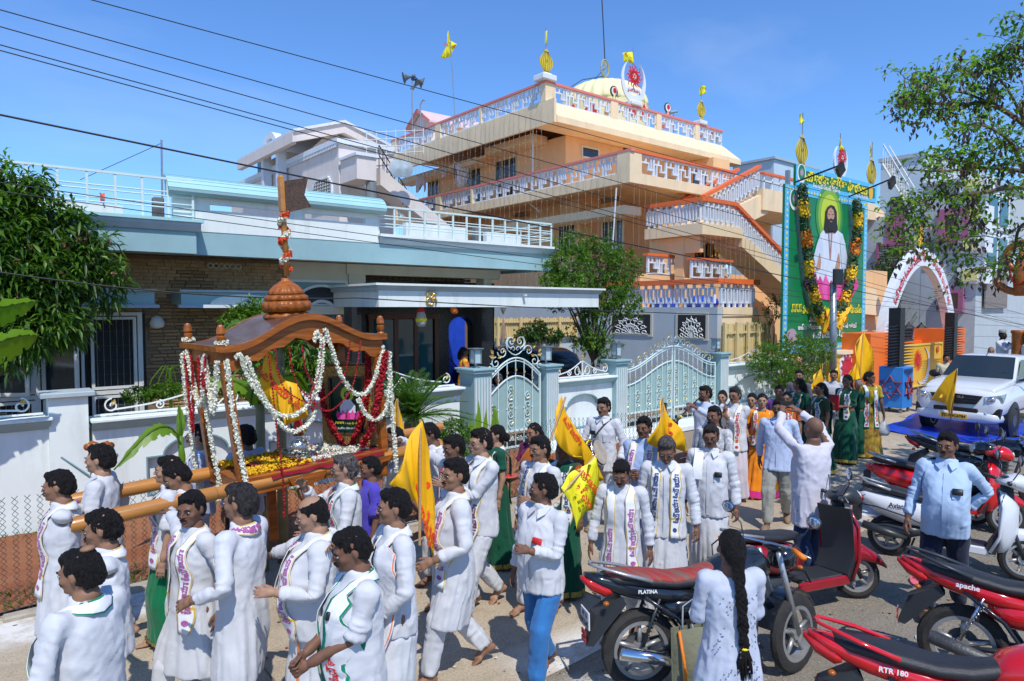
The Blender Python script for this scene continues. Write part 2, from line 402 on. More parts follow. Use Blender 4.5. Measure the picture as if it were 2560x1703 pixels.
for(a,c,l,zt)in((1186,1229,1150,1.80),(1366,1397,1333,1.78),(1540,1569,1513,1.78),(1801,1821,1757,1.77)):
 X0=fV(a,WY-.12);X1=fV(c,WY-.12);Yb=PX(l,950,X0)[1];dn.append((X0,X1,Yb,zt))
 p=aa('gate_pillar',{1186:'teal fluted pillar left of the small garden gate, lamp on top',1366:'teal fluted pillar right of the small garden gate, lamp on top',1540:'teal fluted pillar left of the big double gate, lamp on top',1801:'teal pillar right of the big double gate, lamp on top'}[a],'gate pillar',(X0,WY,0),0,'fluted gate pillars of the teal house')
 MB().box(X0,X1,WY-.12,Yb,0,zt-.1).bd('shaft',bz,p)
 fl=MB();nf=6
 for i in range(nf):
  x=X0+(i+.5)*(X1-X0)/nf;fl.box(x-.014,x+.014,WY-.133,WY-.119,.05,zt-.2)
 fl.bd('fluting',ah,p)
 MB().box(X0-.05,X1+.05,WY-.17,Yb+.05,zt-.098,zt-.04,.006).box(X0-.08,X1+.08,WY-.20,Yb+.08,zt-.038,zt,.006).bd('cap',bz,p)
 lx,ly=(X0+X1)/2,(WY+Yb)/2-.06
 t=aa('pillar_lamp',{1186:'square glass lamp on the first gate pillar from the palm',1366:'square glass lamp on the pillar between small gate and low wall',1540:'square glass lamp on the pillar left of the big gate',1801:'square glass lamp on the pillar right of the big gate'}[a],'lamp',(lx,ly,zt),0,'square lamps on the gate pillars')
 MB().lt([(.05,0),(.05,.02),(.025,.03),(.025,.09)],(lx,ly,zt),10).bd('lamp_base',ak,t)
 MB().pm([(lx-.07,ly-.07),(lx+.07,ly-.07),(lx+.07,ly+.07),(lx-.07,ly+.07)],'z',zt+.1,zt+.36).bd('lamp_glass',ae('frosted_glass',(.45,.58,.60),.2,.1,3,0),t)
 fr=MB()
 for dx in(-.08,.08):
  for dy in(-.08,.08):fr.box(lx+dx-.008,lx+dx+.008,ly+dy-.008,ly+dy+.008,zt+.09,zt+.37)
 fr.box(lx-.09,lx+.09,ly-.09,ly+.09,zt+.08,zt+.098);fr.bd('lamp_frame',ak,t)
 MB().box(lx-.12,lx+.12,ly-.12,ly+.12,zt+.372,zt+.395,.005).bd('lamp_hood',ak,t)
gw2=aa('boundary_wall','short stretch of white garden wall with one arched niche between the two gates','garden wall',(dn[1][1],WY,0))
bO(dn[1][1]+.002,dn[2][0]-.002,1.42,[(dn[1][1]+.12,dn[2][0]-.2)],gw2)
gw3=aa('boundary_wall','end stretch of garden wall right of the big gate behind the leafy shrub','garden wall',(dn[3][1],WY,0))
bO(dn[3][1]+.002,19.9,1.42,[(dn[3][1]+.15,19.4)],gw3)
MB().box(9.0,19,10.0,10.7,0,.14,.02).bd('gate_step',aF,gw2)
def aV(cx,cz,r0,a0,turns,sgn=1,n=26,rend=.15):
 return[(cx+r0*(1-(1-rend)*i/n)*cS(a0+sgn*turns*2*pI*i/n),cz+r0*(1-(1-rend)*i/n)*sN(a0+sgn*turns*2*pI*i/n))for i in range(n+1)]
def bP(mb,pts,y,r=.011,n=5):mb.tb([(a,y,c)for a,c in pts],r,n)
def dw(mb,x,z,y,s,a):
 ca,sa=cS(a)*s,sN(a)*s
 mb.add([(x,y,z),(x+ca*.5-sa*.3,y-.012,z+sa*.5+ca*.3),(x+ca,y,z+sa),(x+ca*.5+sa*.3,y-.012,z+sa*.5-ca*.3),(x+ca*.5,y+.01,z+sa*.5)],[(0,1,4),(1,2,4),(2,3,4),(3,0,4)])
def dg(x0,x1,z,y,h,parent_label,asc='both'):
 t=aa('iron_crest',parent_label,'ironwork',(x0,y,z));m=MB();g=MB();bi=(x0+x1)/2
 m.box(x0,x1,y-.015,y+.015,z+.02,z+.045)
 for s in(-1,1):
  e=bi+s*(x1-x0)/2;w=abs(e-bi)
  c1=bi+s*w*.16;c2=bi+s*w*.86
  bP(m,[(bi+s*w*.03,z+.05),*aV(c1,z+.13,h*.34,pI/2 if s>0 else pI/2,.9,-s)],y)
  cr=[(c1,z+.13+h*.34)];
  for i in range(1,13):
   u=i/12;cr.append((c1+(c2-c1)*u,z+.13+h*.34*(1-u)*(1+1.0*u)+.06*sN(pI*u)*0))
  bP(m,[(bi+s*.02,z+h),*[(bi+s*w*(.05+.8*i/10),z+h*(1-.72*(i/10))-.05*sN(pI*i/10))for i in range(11)]],y,.013)
  bP(m,aV(c2,z+.05+h*.3,h*.3,pI*.5,1.3,-s),y,.012)
  bP(m,aV(bi+s*w*.48,z+.04+h*.22,h*.2,pI*.5,1.4,s),y)
  dw(g,c2,z+.05+h*.3,y-.01,h*.3,1.2);dw(g,c1,z+.14,y-.01,h*.25,1.8)
 m.box(bi-.012,bi+.012,y-.012,y+.012,z,z+h*1.1)
 m.bd('scrollwork',eF,t)
 g.ball((bi,y,z+h*1.12),(.022,.022,.03));g.ball((bi,y,z+h*1.32),(.03,.02,.03));g.ball((bi,y,z+h*1.5),(.012,.012,.04))
 bc(g.bd('gilding',cV,t))
cY=WY+.08
dg(-2.6,.78,1.56,cY,.34,'white scroll ironwork on the wall left of the plain pier')
dg(1.36,4.55,1.47,cY,.34,'white scroll ironwork on the wall right of the plain pier')
dg(4.62,7.4,1.47,cY,.36,'white scroll ironwork on the wall beside the sago palm')
dg(dn[1][1]+.05,dn[2][0]-.05,1.42,cY,.36,'white scroll ironwork on the wall between the two gates')
dg(dn[3][1]+.05,19.6,1.42,cY,.36,'white scroll ironwork on the wall behind the leafy shrub')
def cf(x0,x1,zlow,ztop,y,parent,hump=0,nb=6):
 m=MB();g=MB();s=MB();n=20
 xs=[x0+(x1-x0)*i/n for i in range(n+1)]
 for off,r in((0,.02),(-.06,.012),(-.38,.02)):
  m.tb([(x,y,ztop(x)+off)for x in xs],r,6)
 m.box(x0,x0+.04,y-.02,y+.02,.08,ztop(x0));m.box(x1-.04,x1,y-.02,y+.02,.08,ztop(x1))
 m.box(x0,x1,y-.015,y+.015,.08,.12);m.box(x0,x1,y-.015,y+.015,.42,.46)
 for i in range(n):
  s.pm([(xs[i],.46),(xs[i+1],.46),(xs[i+1],ztop(xs[i+1])-.4),(xs[i],ztop(xs[i])-.4)],'y',y+.022,y+.03)
 fB=nb
 for i in range(1,fB):
  x=x0+(x1-x0)*i/fB;m.tb([(x,y,.1),(x,y,ztop(x))],.011,5)
  m.ball((x,y,.9),.022,6,4);dw(g,x,ztop(x)-.2,y-.02,.09,4.6)
 for i in range(fB):
  xc=x0+(x1-x0)*(i+.5)/fB;w=(x1-x0)/fB*.42
  if i%2==(0 if fB>3 else 1)or fB<=3:
   z=.6;k=0
   while z+w<ztop(xc)-.45:
    bP(m,aV(xc,z,w*.95,pI/2*(1 if k%2 else-1),1.3,1 if k%2 else-1),y,.009);dw(g,xc,z,y-.02,.07,1+k)
    z+=w*1.9;k+=1
  for q in(0,1):bP(m,aV(xc+(q-.5)*w,.27,w*.5,pI/2,1.2,1 if q else-1,18),y,.008)
 m.bd('bars',cK,parent);s.bd('gate_sheet',cZ,parent);bc(g.bd('gilding',cV,parent))
g6,hf=dn[0][1]+.05,dn[1][0]-.05;gy=WY+.02
t=aa('garden_gate','narrow mint iron garden gate with heart shaped gilded scroll top','gate',(g6,gy,0))
gm=(g6+hf)/2;gp=(hf-g6)/2
cf(g6,hf,0,lambda x:1.58+.40*cS((x-gm)/gp*pI/2)**1.0*.95,gy,t,nb=6)
m=MB();g=MB();zt=2.0
for s in(-1,1):
 bP(m,aV(gm+s*.12,zt+.30,.13,-pI/2,1.35,s,30),gy,.014)
 bP(m,[(gm,zt+.02),(gm+s*.1,zt+.05),(gm+s*.22,zt+.14),(gm+s*.26,zt+.28),(gm+s*.2,zt+.4)],gy,.012)
 bP(m,aV(gm+s*.35,zt+.10,.13,pI,1.2,-s,26),gy,.012)
 bP(m,aV(gm+s*.52,zt-.12,.12,pI/2,1.2,-s,26),gy,.012)
 bP(m,aV(gm+s*gp*.97,zt-.22,.09,pI/2,1.2,s,22),gy,.011)
 bP(m,aV(gm+s*.06,zt+.14,.07,0 if s>0 else pI,.9,s,20),gy,.009)
 for(dx,dz,a,L_)in((.12,.3,2.4,.12),(.42,.14,.6,.12),(.56,.0,.2,.16),(.60,.06,.9,.13),(.5,-.02,2.8,.12),(.36,.08,1.9,.1)):
  dw(g,gm+s*dx,zt+dz,gy-.03,L_,a if s>0 else pI-a)
m.bd('scroll_crown',cK,t);bc(g.bd('gilded_leaves',cV,t))
gB,hK=dn[2][1]+.04,dn[3][0]-.04;bm=(gB+hK)/2;bw=(hK-gB)/2
t=aa('driveway_gate','wide mint iron double gate with arched top and gilded leaf scrolls','gate',(gB,gy,0))
bt=lambda x:1.50+.52*(.5+.5*cS((x-bm)/bw*pI))
cf(gB,bm-.03,0,bt,gy,t,nb=9);cf(bm+.03,hK,0,bt,gy,t,nb=9)
m=MB();g=MB()
for s in(-1,1):
 for(u,r,a,sg)in((.07,.15,-1.57,1),(.22,.12,3.1,-1),(.34,.11,2.4,-1),(.46,.11,1.6,-1),(.58,.1,1.6,-1),(.70,.1,1.6,-1),(.84,.09,1.6,-1)):
  x=bm+s*bw*u;bP(m,aV(x,bt(x)+r+.01,r,a,1.2,sg*s,24),gy,.011)
  dw(g,x+s*.06,bt(x)+r,gy-.03,.11,.7 if s>0 else 2.4);dw(g,x,bt(x)+r*1.6,gy-.03,.1,1.8)
m.bd('scroll_crown',cK,t);bc(g.bd('gilded_leaves',cV,t))
th=aa('house','single storey house with teal fascia, white parapets and rough tan brick front','house',(6,14,0))
HY=14.0
MB().box(-8,5.3,HY+.08,HY+.5,0,3.98).bd('wall',eg,th)
MB().box(-8,5.2,HY-.25,HY,0,.55).bd('plinth',a7,th)
fJ,gY,fH=.98,1.50,2.86
hj=[(-3.2,.95),(1.02,2.50)]
def eJ(x,z):return any(a-.05<x<c+.05 and fJ-.03<z<fH+.05 for a,c in hj)
bh,bl=.066,.25;dv=[]
for j in range(int(3.4/bh)):
 z=.55+j*bh
 if z>3.92:break
 off=au.uniform(0,bl)
 x=-2.0+off
 while x<5.25:
  l=bl*au.uniform(.85,1.2)
  if not eJ(x+l/2,z+.03)and x+l<5.3 and not(x+l>1.0 and x<2.55 and fJ<z<fH+.02):dv.append((x,min(x+l,5.3),z))
  x+=l
dv.sort(key=lambda q:(abs(q[0]-3.3)+(abs(q[2]-1.9))*.8))
aL=[]
for k in range(6):
 m_=MB();q=random.Random(k);v=[]
 for(xx,zz)in((0,0),(1,0),(1,1),(0,1)):v.append((xx,0,zz))
 d=[q.uniform(.018,.05)for _ in range(5)]
 v+=[(.04,-d[0],.12),(.96,-d[1],.12),(.96,-d[2],.88),(.04,-d[3],.88),(.5,-d[4]-.01,.5)]
 m_.add(v,[(0,1,5,4),(1,2,6,5),(2,3,7,6),(3,0,4,7),(4,5,8),(5,6,8),(6,7,8),(7,4,8)])
 aL.append(eo(m_,[dD if k%2 else dd],'brick'))
far=MB()
for i,(xa,xb,z)in enumerate(dv):
 if i<300:
  M=Matrix.Translation((xa+.004,HY+.08,z+.004))@Matrix.Diagonal((xb-xa-.008,1,bh-.008,1))
  f8('brick',aL[i%6],M,th)
 else:
  d=au.uniform(.02,.045);far.box(xa+.004,xb-.004,HY+.08-d,HY+.085,z+.004,z+bh-.004)
bc(far.bd('brickwork',dD,th))
def di(x0,x1,z,parent,y=HY-.75):
 MB().box(x0,x1,y+.05,HY+.07,z+.03,z+.26).bd('sunshade',bz,parent)
 MB().pm([(y-.06,z-.03),(y+.10,z-.03),(y+.12,z+.03),(y-.02,z+.03)],'x',x0-.06,x1+.06).bd('sunshade_lip',aN,parent)
 MB().box(x0-.03,x1+.03,y-.02,y+.12,z+.262,z+.30).bd('sunshade_top',aN,parent)
xs0=PY(455,750,HY-.75)[0]
di(-3.4,PY(388,750,HY-.75)[0],3.03,th);di(xs0,4.95,3.03,th)
m=MB();cxs=PY(612,760,HY-.75)[0]
pts=[(cxs+.62*cS(pI*i/18),3.065+.19*sN(pI*i/18))for i in range(19)]
m.pm(pts,'y',HY-.735,HY-.699);m.bd('half_round_panel',aF,th)
m=MB()
for i in range(6):
 for sg in(-1,1):
  a=[(PY(526+i*14+7*cS(t)*1,665+6*sg*sN(t),HY)[0],PY(540,665+6*sg*sN(t),HY)[2])for t in[pI*k/6 for k in range(7)]]
  bP(m,a,HY-.0,.014,4)
m.bd('ventilator',a7,th)
MB().lt([(.02,0),(.11,.02),(.13,.1),(.09,.2),(.02,.24)],(PY(391,790,HY)[0],HY-.04,2.62),14).bd('wall_light',ah,th,True)
def en(x0,x1,z0,z1,y,parent,openangle=0,lower=None,fr=ah):
 w=MB();t_=.05
 w.box(x0,x0+t_,y-.04,y+.06,z0,z1);w.box(x1-t_,x1,y-.04,y+.06,z0,z1);w.box(x0+t_,x1-t_,y-.04,y+.06,z1-t_,z1);w.box(x0+t_,x1-t_,y-.04,y+.06,z0,z0+t_)
 o=w.bd('window',fr,parent)
 g=MB()
 for i in range(1,7):x=x0+(x1-x0)*i/7;g.tb([(x,y+.035,z0),(x,y+.035,z1)],.007,4,cap=False)
 for i in range(1,5):z=z0+(z1-z0)*i/5;g.tb([(x0,y+.045,z),(x1,y+.045,z)],.006,4,cap=False)
 g.bd('grille',ak,o)
 if openangle==0:
  MB().box(x0+t_,x1-t_,y+.055,y+.062,z0+t_,z1-t_).bd('pane',aK,o)
 else:
  for(hx,sg)in((x0,1),(x1,-1))[:1 if openangle>0 else 2][-1:]:
   L_=(x1-x0-.02);ca,sa=cS(abs(openangle)),sN(abs(openangle))
   q=MB();q.T=Matrix.Translation((hx,y-.05,0))@Matrix.Rotation(-sg*abs(openangle),4,'Z')
   a,c=(0,L_)if sg>0 else(-L_,0)
   q.box(a,a+.06,-.02,.02,z0,z1);q.box(c-.06,c,-.02,.02,z0,z1);q.box(a+.06,c-.06,-.02,.02,z1-.06,z1);q.box(a+.06,c-.06,-.02,.02,z0,z0+.06)
   s_=q.bd('sash',fr,o)
   q=MB();q.T=Matrix.Translation((hx,y-.05,0))@Matrix.Rotation(-sg*abs(openangle),4,'Z')
   q.box(a+.06,c-.06,-.004,.004,z0+.06,z1-.06);q.bd('pane',aK,o)
 return o
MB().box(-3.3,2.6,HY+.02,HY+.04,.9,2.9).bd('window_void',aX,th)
m=MB()
for x in(.93,2.50):m.box(x-.04,x+.04,HY-.06,HY+.08,fJ-.06,fH+.06)
m.box(-3.2,2.5,HY-.061,HY+.08,fH,fH+.06);m.box(-3.2,2.5,HY-.061,HY+.08,gY-.05,gY+.02);m.box(-3.2,2.5,HY-.061,HY+.08,fJ-.1,fJ-.04)
m.bd('window_frame',ah,th)
hG=[(-2.2,-1.25,0),(-1.2,-.25,0),(-.2,.30,.9),(.34,.89,.5),(1.0,1.62,.62),(1.72,2.44,0)]
for(a,c,op)in hG:
 en(a,c,gY+.04,fH-.02,HY-.02,th,op);en(a,c,fJ-.02,gY-.07,HY-.02,th,0)
MB().box(-8,11.5,12.72,20,4.0,4.3).bd('roof_slab',a7,th)
MB().box(-8,3.14,12.50,12.72,3.93,4.30).bd('fascia',bz,th)
MB().box(3.142,11.56,12.70,12.72,3.93,4.335).box(11.54,11.56,12.721,20,3.93,4.335).bd('fascia',bz,th)
MB().pm([(12.46,4.302),(12.40,4.40),(12.40,4.45),(12.9,4.45),(12.9,4.302)],'x',-8,3.2).bd('ledge',aN,th)
MB().box(-8,3.24,12.36,12.95,4.452,4.50).bd('ledge_top',cl,th)
MB().pm([(12.66,4.337),(12.60,4.42),(12.60,4.47),(13.1,4.47),(13.1,4.337)],'x',6.73,11.64).bd('ledge',aN,th)
MB().box(6.70,11.68,12.56,13.1,4.472,4.53).bd('ledge_top',aF,th)
MB().box(-8,2.2,13.5,13.62,4.45,4.78).bd('terrace_parapet',aF,th)
px=lambda p,q,Y=12.7:PY(p,q,Y)
zt,zb=4.95,4.337;s1=(px(525,545)[0],px(708,552)[0]);s2=(px(762,566)[0],px(915,577)[0]);sz0,sz1=4.72,4.83
m=MB();xs=[2.83,s1[0],s1[1],s2[0],s2[1],6.72]
m.box(2.83,6.72,12.69,12.81,zb,sz0);m.box(2.83,6.72,12.69,12.81,sz1,zt)
for a,c in((xs[0],xs[1]),(xs[2],xs[3]),(xs[4],xs[5])):m.box(a,c,12.69,12.81,sz0+.0005,sz1-.0005)
m.bd('parapet',aF,th)
prof=[(12.56,4.93),(12.50,4.98),(12.50,5.03),(12.54,5.12),(12.60,5.19),(12.68,5.24),(12.77,5.275),(12.87,5.29)]
xa,xb=2.72,6.82
for i in range(2,7):
 (y0,z0),(y1,z1)=prof[i],prof[i+1]
 MB().pm([(y0,z0+.006),(y1,z1-.0),(y1+.03,z1-.04),(y0+.04,z0-.01)],'x',xa,xb).bd('roof_plank',cl,th)
MB().pm([(12.56,4.93),(12.50,4.98),(12.50,5.028),(12.56,5.028),(12.62,4.98),(12.66,4.93)],'x',xa+.01,xb-.01).bd('eave',bz,th)
MB().pm([(y+.05,z-.03)for y,z in prof[1:]]+[(12.9,4.93),(12.66,4.93)],'x',xa+.03,xb-.03).bd('roof_end',bz,th)
def dE(x0,x1,y,z0,z1,parent,n=7,ret=None,m_=cK):
 a=MB();h=z1-z0
 a.box(x0,x1,y-.03,y+.03,z1-.035,z1)
 for k in(.34,.44,.62,.72):a.tb([(x0,y,z0+h*(1-k)),(x1,y,z0+h*(1-k))],.012,5)
 if ret:
  a.box(x1-.03,x1+.03,y+.031,y+ret,z1-.035,z1-.002)
  for k in(.34,.44,.62,.72):a.tb([(x1,y+.03,z0+h*(1-k)),(x1,y+ret,z0+h*(1-k))],.012,5)
  for d in(ret*.5,ret):a.box(x1-.018,x1+.018,y+d-.018,y+d+.018,z0,z1-.036)
 a.bd('rail',m_,parent)
 for i in range(n+1):
  x=x0+(x1-x0)*i/n;MB().box(x-.018,x+.018,y-.018,y+.018,z0,z1-.036).bd('rail_post',m_,parent)
rl=aa('terrace_railing','mint pipe railing on the left roof terrace behind the mango tree','railing',(0,12.6,4.5))
dE(-3.1,3.12,12.6,4.50,5.19,rl,16,.5)
rl=aa('terrace_railing','mint pipe railing on the right roof terrace below the apricot building','railing',(9,12.75,4.53))
dE(6.75,11.6,12.75,4.53,5.13,rl,13,2.4)
for(a,c,w_)in((385,412,1),(1068,1092,1),(1190,1222,1)):
 p0,p1=PY(a,540,13.9),PY(c,540,13.9)
 cv(MB().box(p0[0],p1[0],13.9,14.1,4.3,5.05,.02).bd('concrete_stub',ae('weathered_concrete',(.16,.16,.16),.9,.5,3,.4)),{385:'weathered grey concrete stub on the left terrace',1068:'dark concrete stub on the right terrace, near end',1190:'dark concrete stub on the right terrace, far end'}[a],'concrete post','concrete stubs on the roof terrace')
m=MB().box(7.9,9.6,13.6,13.75,4.3,4.95).box(10.2,11.3,13.6,13.75,4.3,4.9);m.bd('terrace_parapet',aF,th)
eU,dW=5.3,PY(868,720,HY)[0]
MB().box(eU,dW+.05,HY+.05,HY+.4,0,3.98).bd('wall',a7,th)
MB().box(eU+.02,dW,HY-.01,HY+.049,3.05,3.60).bd('surround',cb,th)
g7=[(eU+.02,3.05),(dW,3.05),(dW,3.60),(eU+.02,3.60)];fi=[(eU+.07,3.08),(dW-.05,3.08),(dW-.05,3.55),(eU+.07,3.55)]
MB().strip(fi,g7,'y',HY-.03,HY-.011).bd('surround_trim',ah,th)
fc=(PY(803,735,HY)[0]);ro,ri,zc=.66,.33,2.86
def fM(r,n=16,a0=38,a1=142,flat=.88):return[(fc+r*cS(R(a0+(a1-a0)*i/n)),zc+r*flat*sN(R(a0+(a1-a0)*i/n))+.02)for i in range(n+1)]
MB().pm(fM(ro)+fM(ri)[::-1],'y',HY-.02,HY-.012).bd('fanlight_glass',aK,th)
o1,i1=fM(ro+.05,a0=35,a1=145)+fM(ri-.06,a0=35,a1=145)[::-1],fM(ro-.01,a0=39,a1=141)+fM(ri+.01,a0=39,a1=141)[::-1]
MB().strip(i1,o1,'y',HY-.045,HY-.012).bd('fanlight_frame',ah,th)
MB().box(eU+.02,dW,HY-.08,HY+.048,2.86,3.04).bd('lintel',a7,th)
for i in range(11):
 a=eU+.3+i*.125;MB().box(a,a+.115,HY-.0,HY+.02,1.2,2.85).bd('shutter_slat',ae('grey_shutter',(.12,.12,.13),.6,.1,4,.05),th)
MB().box(dW+.002,10.95,HY+.002,HY+.35,3.75,3.98).bd('beam',a7,th)
for a,c in((dW+.052,dW+.45),(PY(1210,660,HY)[0],PY(1228,660,HY)[0])):MB().box(a,c,HY+.003,HY+.35,3.46,3.748).bd('column',a7,th)
MB().box(dW,10.9,HY+1.6,HY+1.7,3.0,3.98).bd('inner_wall',bW,th)
til=MB()
me_=eo(MB().box(0,.15,-.03,0,0,.075,.008),dd,'tile')
for j in range(5):
 for i in range(22):f8('tile',me_,Matrix.Translation((7.5+i*.165,HY+1.598,3.46+j*.086)),th)
fv,fu=6.29,12.45;cy=11.9
pc=aa('porch_canopy','flat white car porch canopy with grey cornice and gilded om emblem','canopy',(9,cy,3.0))
MB().box(fv,fu,cy,13.99,3.02,3.34).bd('canopy_beam',aF,pc)
MB().pm([(cy-.0,3.342),(cy-.09,3.44),(14,3.44),(14,3.342)],'x',fv-.06,fu+.06).bd('cornice',aN,pc)
MB().box(fv-.12,fu+.12,cy-.13,14.0,3.442,3.485).bd('canopy_top',aF,pc)
ox=PY(1076,745,cy)[0]
m=MB()
for(dx,dz,r,a0,tr_)in((-.03,.07,.065,0,1),(-.03,-.07,.075,0,1)):m.tb([(ox+dx+r*cS(2*pI*i/16),cy-.03,3.2+dz+r*sN(2*pI*i/16))for i in range(16)],.024,6,closed=True)
m.tb([(ox+.04,cy-.03,3.19),(ox+.1,cy-.03,3.2),(ox+.13,cy-.03,3.15),(ox+.11,cy-.03,3.08)],.02,6)
m.tb([(ox+.04,cy-.03,3.3),(ox+.1,cy-.03,3.27),(ox+.14,cy-.03,3.31)],.017,6);m.ball((ox+.1,cy-.03,3.34),.02)
m.bd('om_emblem',ae('polished_gold',(.75,.5,.15),.25,.1,10,0,metal=.8),pc,True)
m=MB().box(PY(1307,740,cy)[0]-.03,PY(1307,740,cy)[0]+.03,cy-.12,cy,3.27,3.31).bd('camera_bracket',ah,pc)
for(a,c)in((1205,1232),(880,893)):
 p0,p1=PY(a,850,12.4),PY(c,850,12.4);MB().box(p0[0],p1[0],12.4,12.75,0,3.018).bd('pillar',bW,pc)
BY=15.4
dQ,gP=PY(1122,850,BY)[0],PY(1184,850,BY)[0]
MB().box(dW,dQ,BY,BY+.3,0,3.7).bd('porch_wall',bW,th)
MB().box(gP,PY(1236,850,BY)[0],BY,BY+.3,0,3.7).bd('porch_wall',bW,th)
ac=(dQ+gP)/2;rr=(gP-dQ)/2;zs=2.45;ar=[(ac+rr*cS(pI*(1-i/14)),zs+rr*.75*sN(pI*i/14))for i in range(15)]
m=MB()
for i in range(14):m.pm([ar[i],ar[i+1],(ar[i+1][0],3.7),(ar[i][0],3.7)],'y',BY,BY+.3)
m.bd('arch',bW,th)
MB().box(dQ-2.4,dQ+rr*1.15,BY+2.6,BY+2.7,0,4).bd('stair_wall',aF,th)
MB().box(7.0,11,12.8,BY,.4,.5).bd('porch_floor',ae('porch_tile',(.2,.19,.18),.4,.1,4,0),th)
cv(MB().box(dQ+rr*1.2,dQ+rr*1.2+2.0,BY+2.8,BY+2.85,.3,4.4).bd('blue_tarpaulin',dt),'blue tarpaulin hanging behind the arched porch opening','tarpaulin')
m=MB();
for k in range(4):m.tb([(dQ,BY+.9,2.2-k*.22),(gP+.4,BY+.9,.9-k*.22)],.02 if k==0 else .011,5)
for i in range(5):x=dQ+.1+i*.24;m.tb([(x,BY+.9,2.15-(x-dQ)*1.0),(x,BY+.9,1.2-(x-dQ)*1.0)],.014,5)
m.bd('stair_rail',ad,th)
MB().box(dQ-.4,dQ+.5,BY+1.0,BY+2.4,.5,1.25).bd('stair_block',ae('grey_granite',(.12,.12,.12),.5,.3,30,.05),th)
gX,gR=.5,2.72;dH=[PY(p,850,BY-.06)[0]for p in(934,985,994,1035,1044,1082,1090)]
dG=ae('red_brown_door_wood',(.16,.055,.03),.4,.25,3,.1,stretch=(8,8,1))
m=MB();m.box(dH[0]-.15,dH[-1]+.1,BY-.08,BY-.002,gR,gR+.12)
for x in(dH[0]-.13,(dH[1]+dH[2])/2-.05,(dH[3]+dH[4])/2-.05,dH[-1]-.04):m.box(x,x+.12,BY-.081,BY-.002,gX,gR)
m.bd('door_frame',dG,th)
for a,c in((dH[0],dH[1]),(dH[2],dH[3]),(dH[4],dH[5])):
 o=MB().box(a,c,BY-.05,BY-.04,gX+.42,gR-.02).bd('door_pane',bQ,th);MB().box(a,c,BY-.06,BY-.002,gX,gX+.4).bd('door_panel',dG,th)
hx=PY(1053,800,12.2)
t=aa('hanging_lantern','beaded lantern ornament hanging from the porch canopy','ornament',(hx[0],12.2,2.6))
MB().lt([(.02,.38),(.06,.36),(.1,.25),(.115,.12),(.09,.02),(.03,0)],(hx[0],12.2,2.6),12,rib=lambda t,z:1+.04*cS(t*6)).bd('lantern_body',ae('beaded_white',(.45,.45,.42),.4,.35,40,.6,col2=(.6,.58,.5)),t,True)
MB().lt([(.1,.19),(.122,.18),(.122,.14),(.118,.12)],(hx[0],12.2,2.6),12).bd('yellow_band',aP,t);MB().lt([(.05,.4),(.09,.34),(.085,.31),(.04,.38)],(hx[0],12.2,2.6),8).bd('red_fringe',aI,t)
hx=PY(1258,800,12.0);m=MB()
for i in range(60):
 a=au.uniform(0,6.28);r=au.uniform(.02,.11);m.tb([(hx[0],12.0,2.85),(hx[0]+r*.3*cS(a),12+r*.3*sN(a),2.65),(hx[0]+r*cS(a),12+r*sN(a),2.3-au.uniform(0,.1))],.004,3)
for i in range(25):
 a=au.uniform(0,6.28);r=au.uniform(.03,.1);m.tb([(hx[0],12.0,2.84),(hx[0]+r*cS(a),12+r*sN(a),3.0)],.004,3)
cv(m.bd('hanging_straw_bundle',ae('dry_straw',(.42,.30,.2),.8,.2,8,0)),'bundle of dry straw hung upside down from the porch canopy','straw bundle')
hx=PY(1134,775,12.0);cv(MB().ball((hx[0],12.0,2.96),(.07,.07,.09),8,6).ball((hx[0]+.06,12.0,2.93),(.05,.04,.06)).bd('orange_bundle',cN,None,True),'small orange cloth bundle hung under the porch canopy','cloth bundle')
BX=18.76
ob=aa('apartment_building','tall apricot building with white lattice balconies, coral and orange rails','building',(BX,18,0))
def xz(px,py):p=PX(px,py,BX);return p[1],p[2]
yc,dZ=xz(1364,200);_,c5=xz(1364,252);ye,gL=xz(1388,287);_,eT=xz(1389,303)
yL=xz(977,405)[0]
ym,zMT=xz(1575,371);_,eD=xz(1575,428);_,fP=xz(1575,455)
dS=PY(1809,330,yc)[0];gH=PY(1852,398,ye)[0]
XW=BX+1.9;yw=PX(1414,400,XW)[1]
MB().box(XW,dS-.4,yw,yL-1.0,0,eT+.02).bd('wall',aq,ob)
MB().box(XW-.3,31,yw-1.2,yw-.002,0,fP+.1).bd('wall',aq,ob)
MB().box(BX+.05,dS-.05,yc+.02,yL,c5-.22,c5-.02).bd('roof_slab',aq,ob)
MB().box(BX,BX+.12,ye+.06,yL,eT,c5).bd('roof_fascia',ai,ob)
m=MB();m.pm([(yc,c5),(ye,gL),(ye,eT),(yw,eT+.03),(yw,c5-.03)],'x',BX+.121,dS)
m.add([(dS,yc,c5),(dS,ye,gL),(dS,ye,eT),(gH,ye,eT),(gH,ye,gL),(dS,yc+3,c5),(gH,yc+3,gL),(gH,yc+3,eT)],[(0,1,4),(1,2,3,4),(0,4,6,5),(4,3,7,6)])
m.bd('sloping_eave',ai,ob)
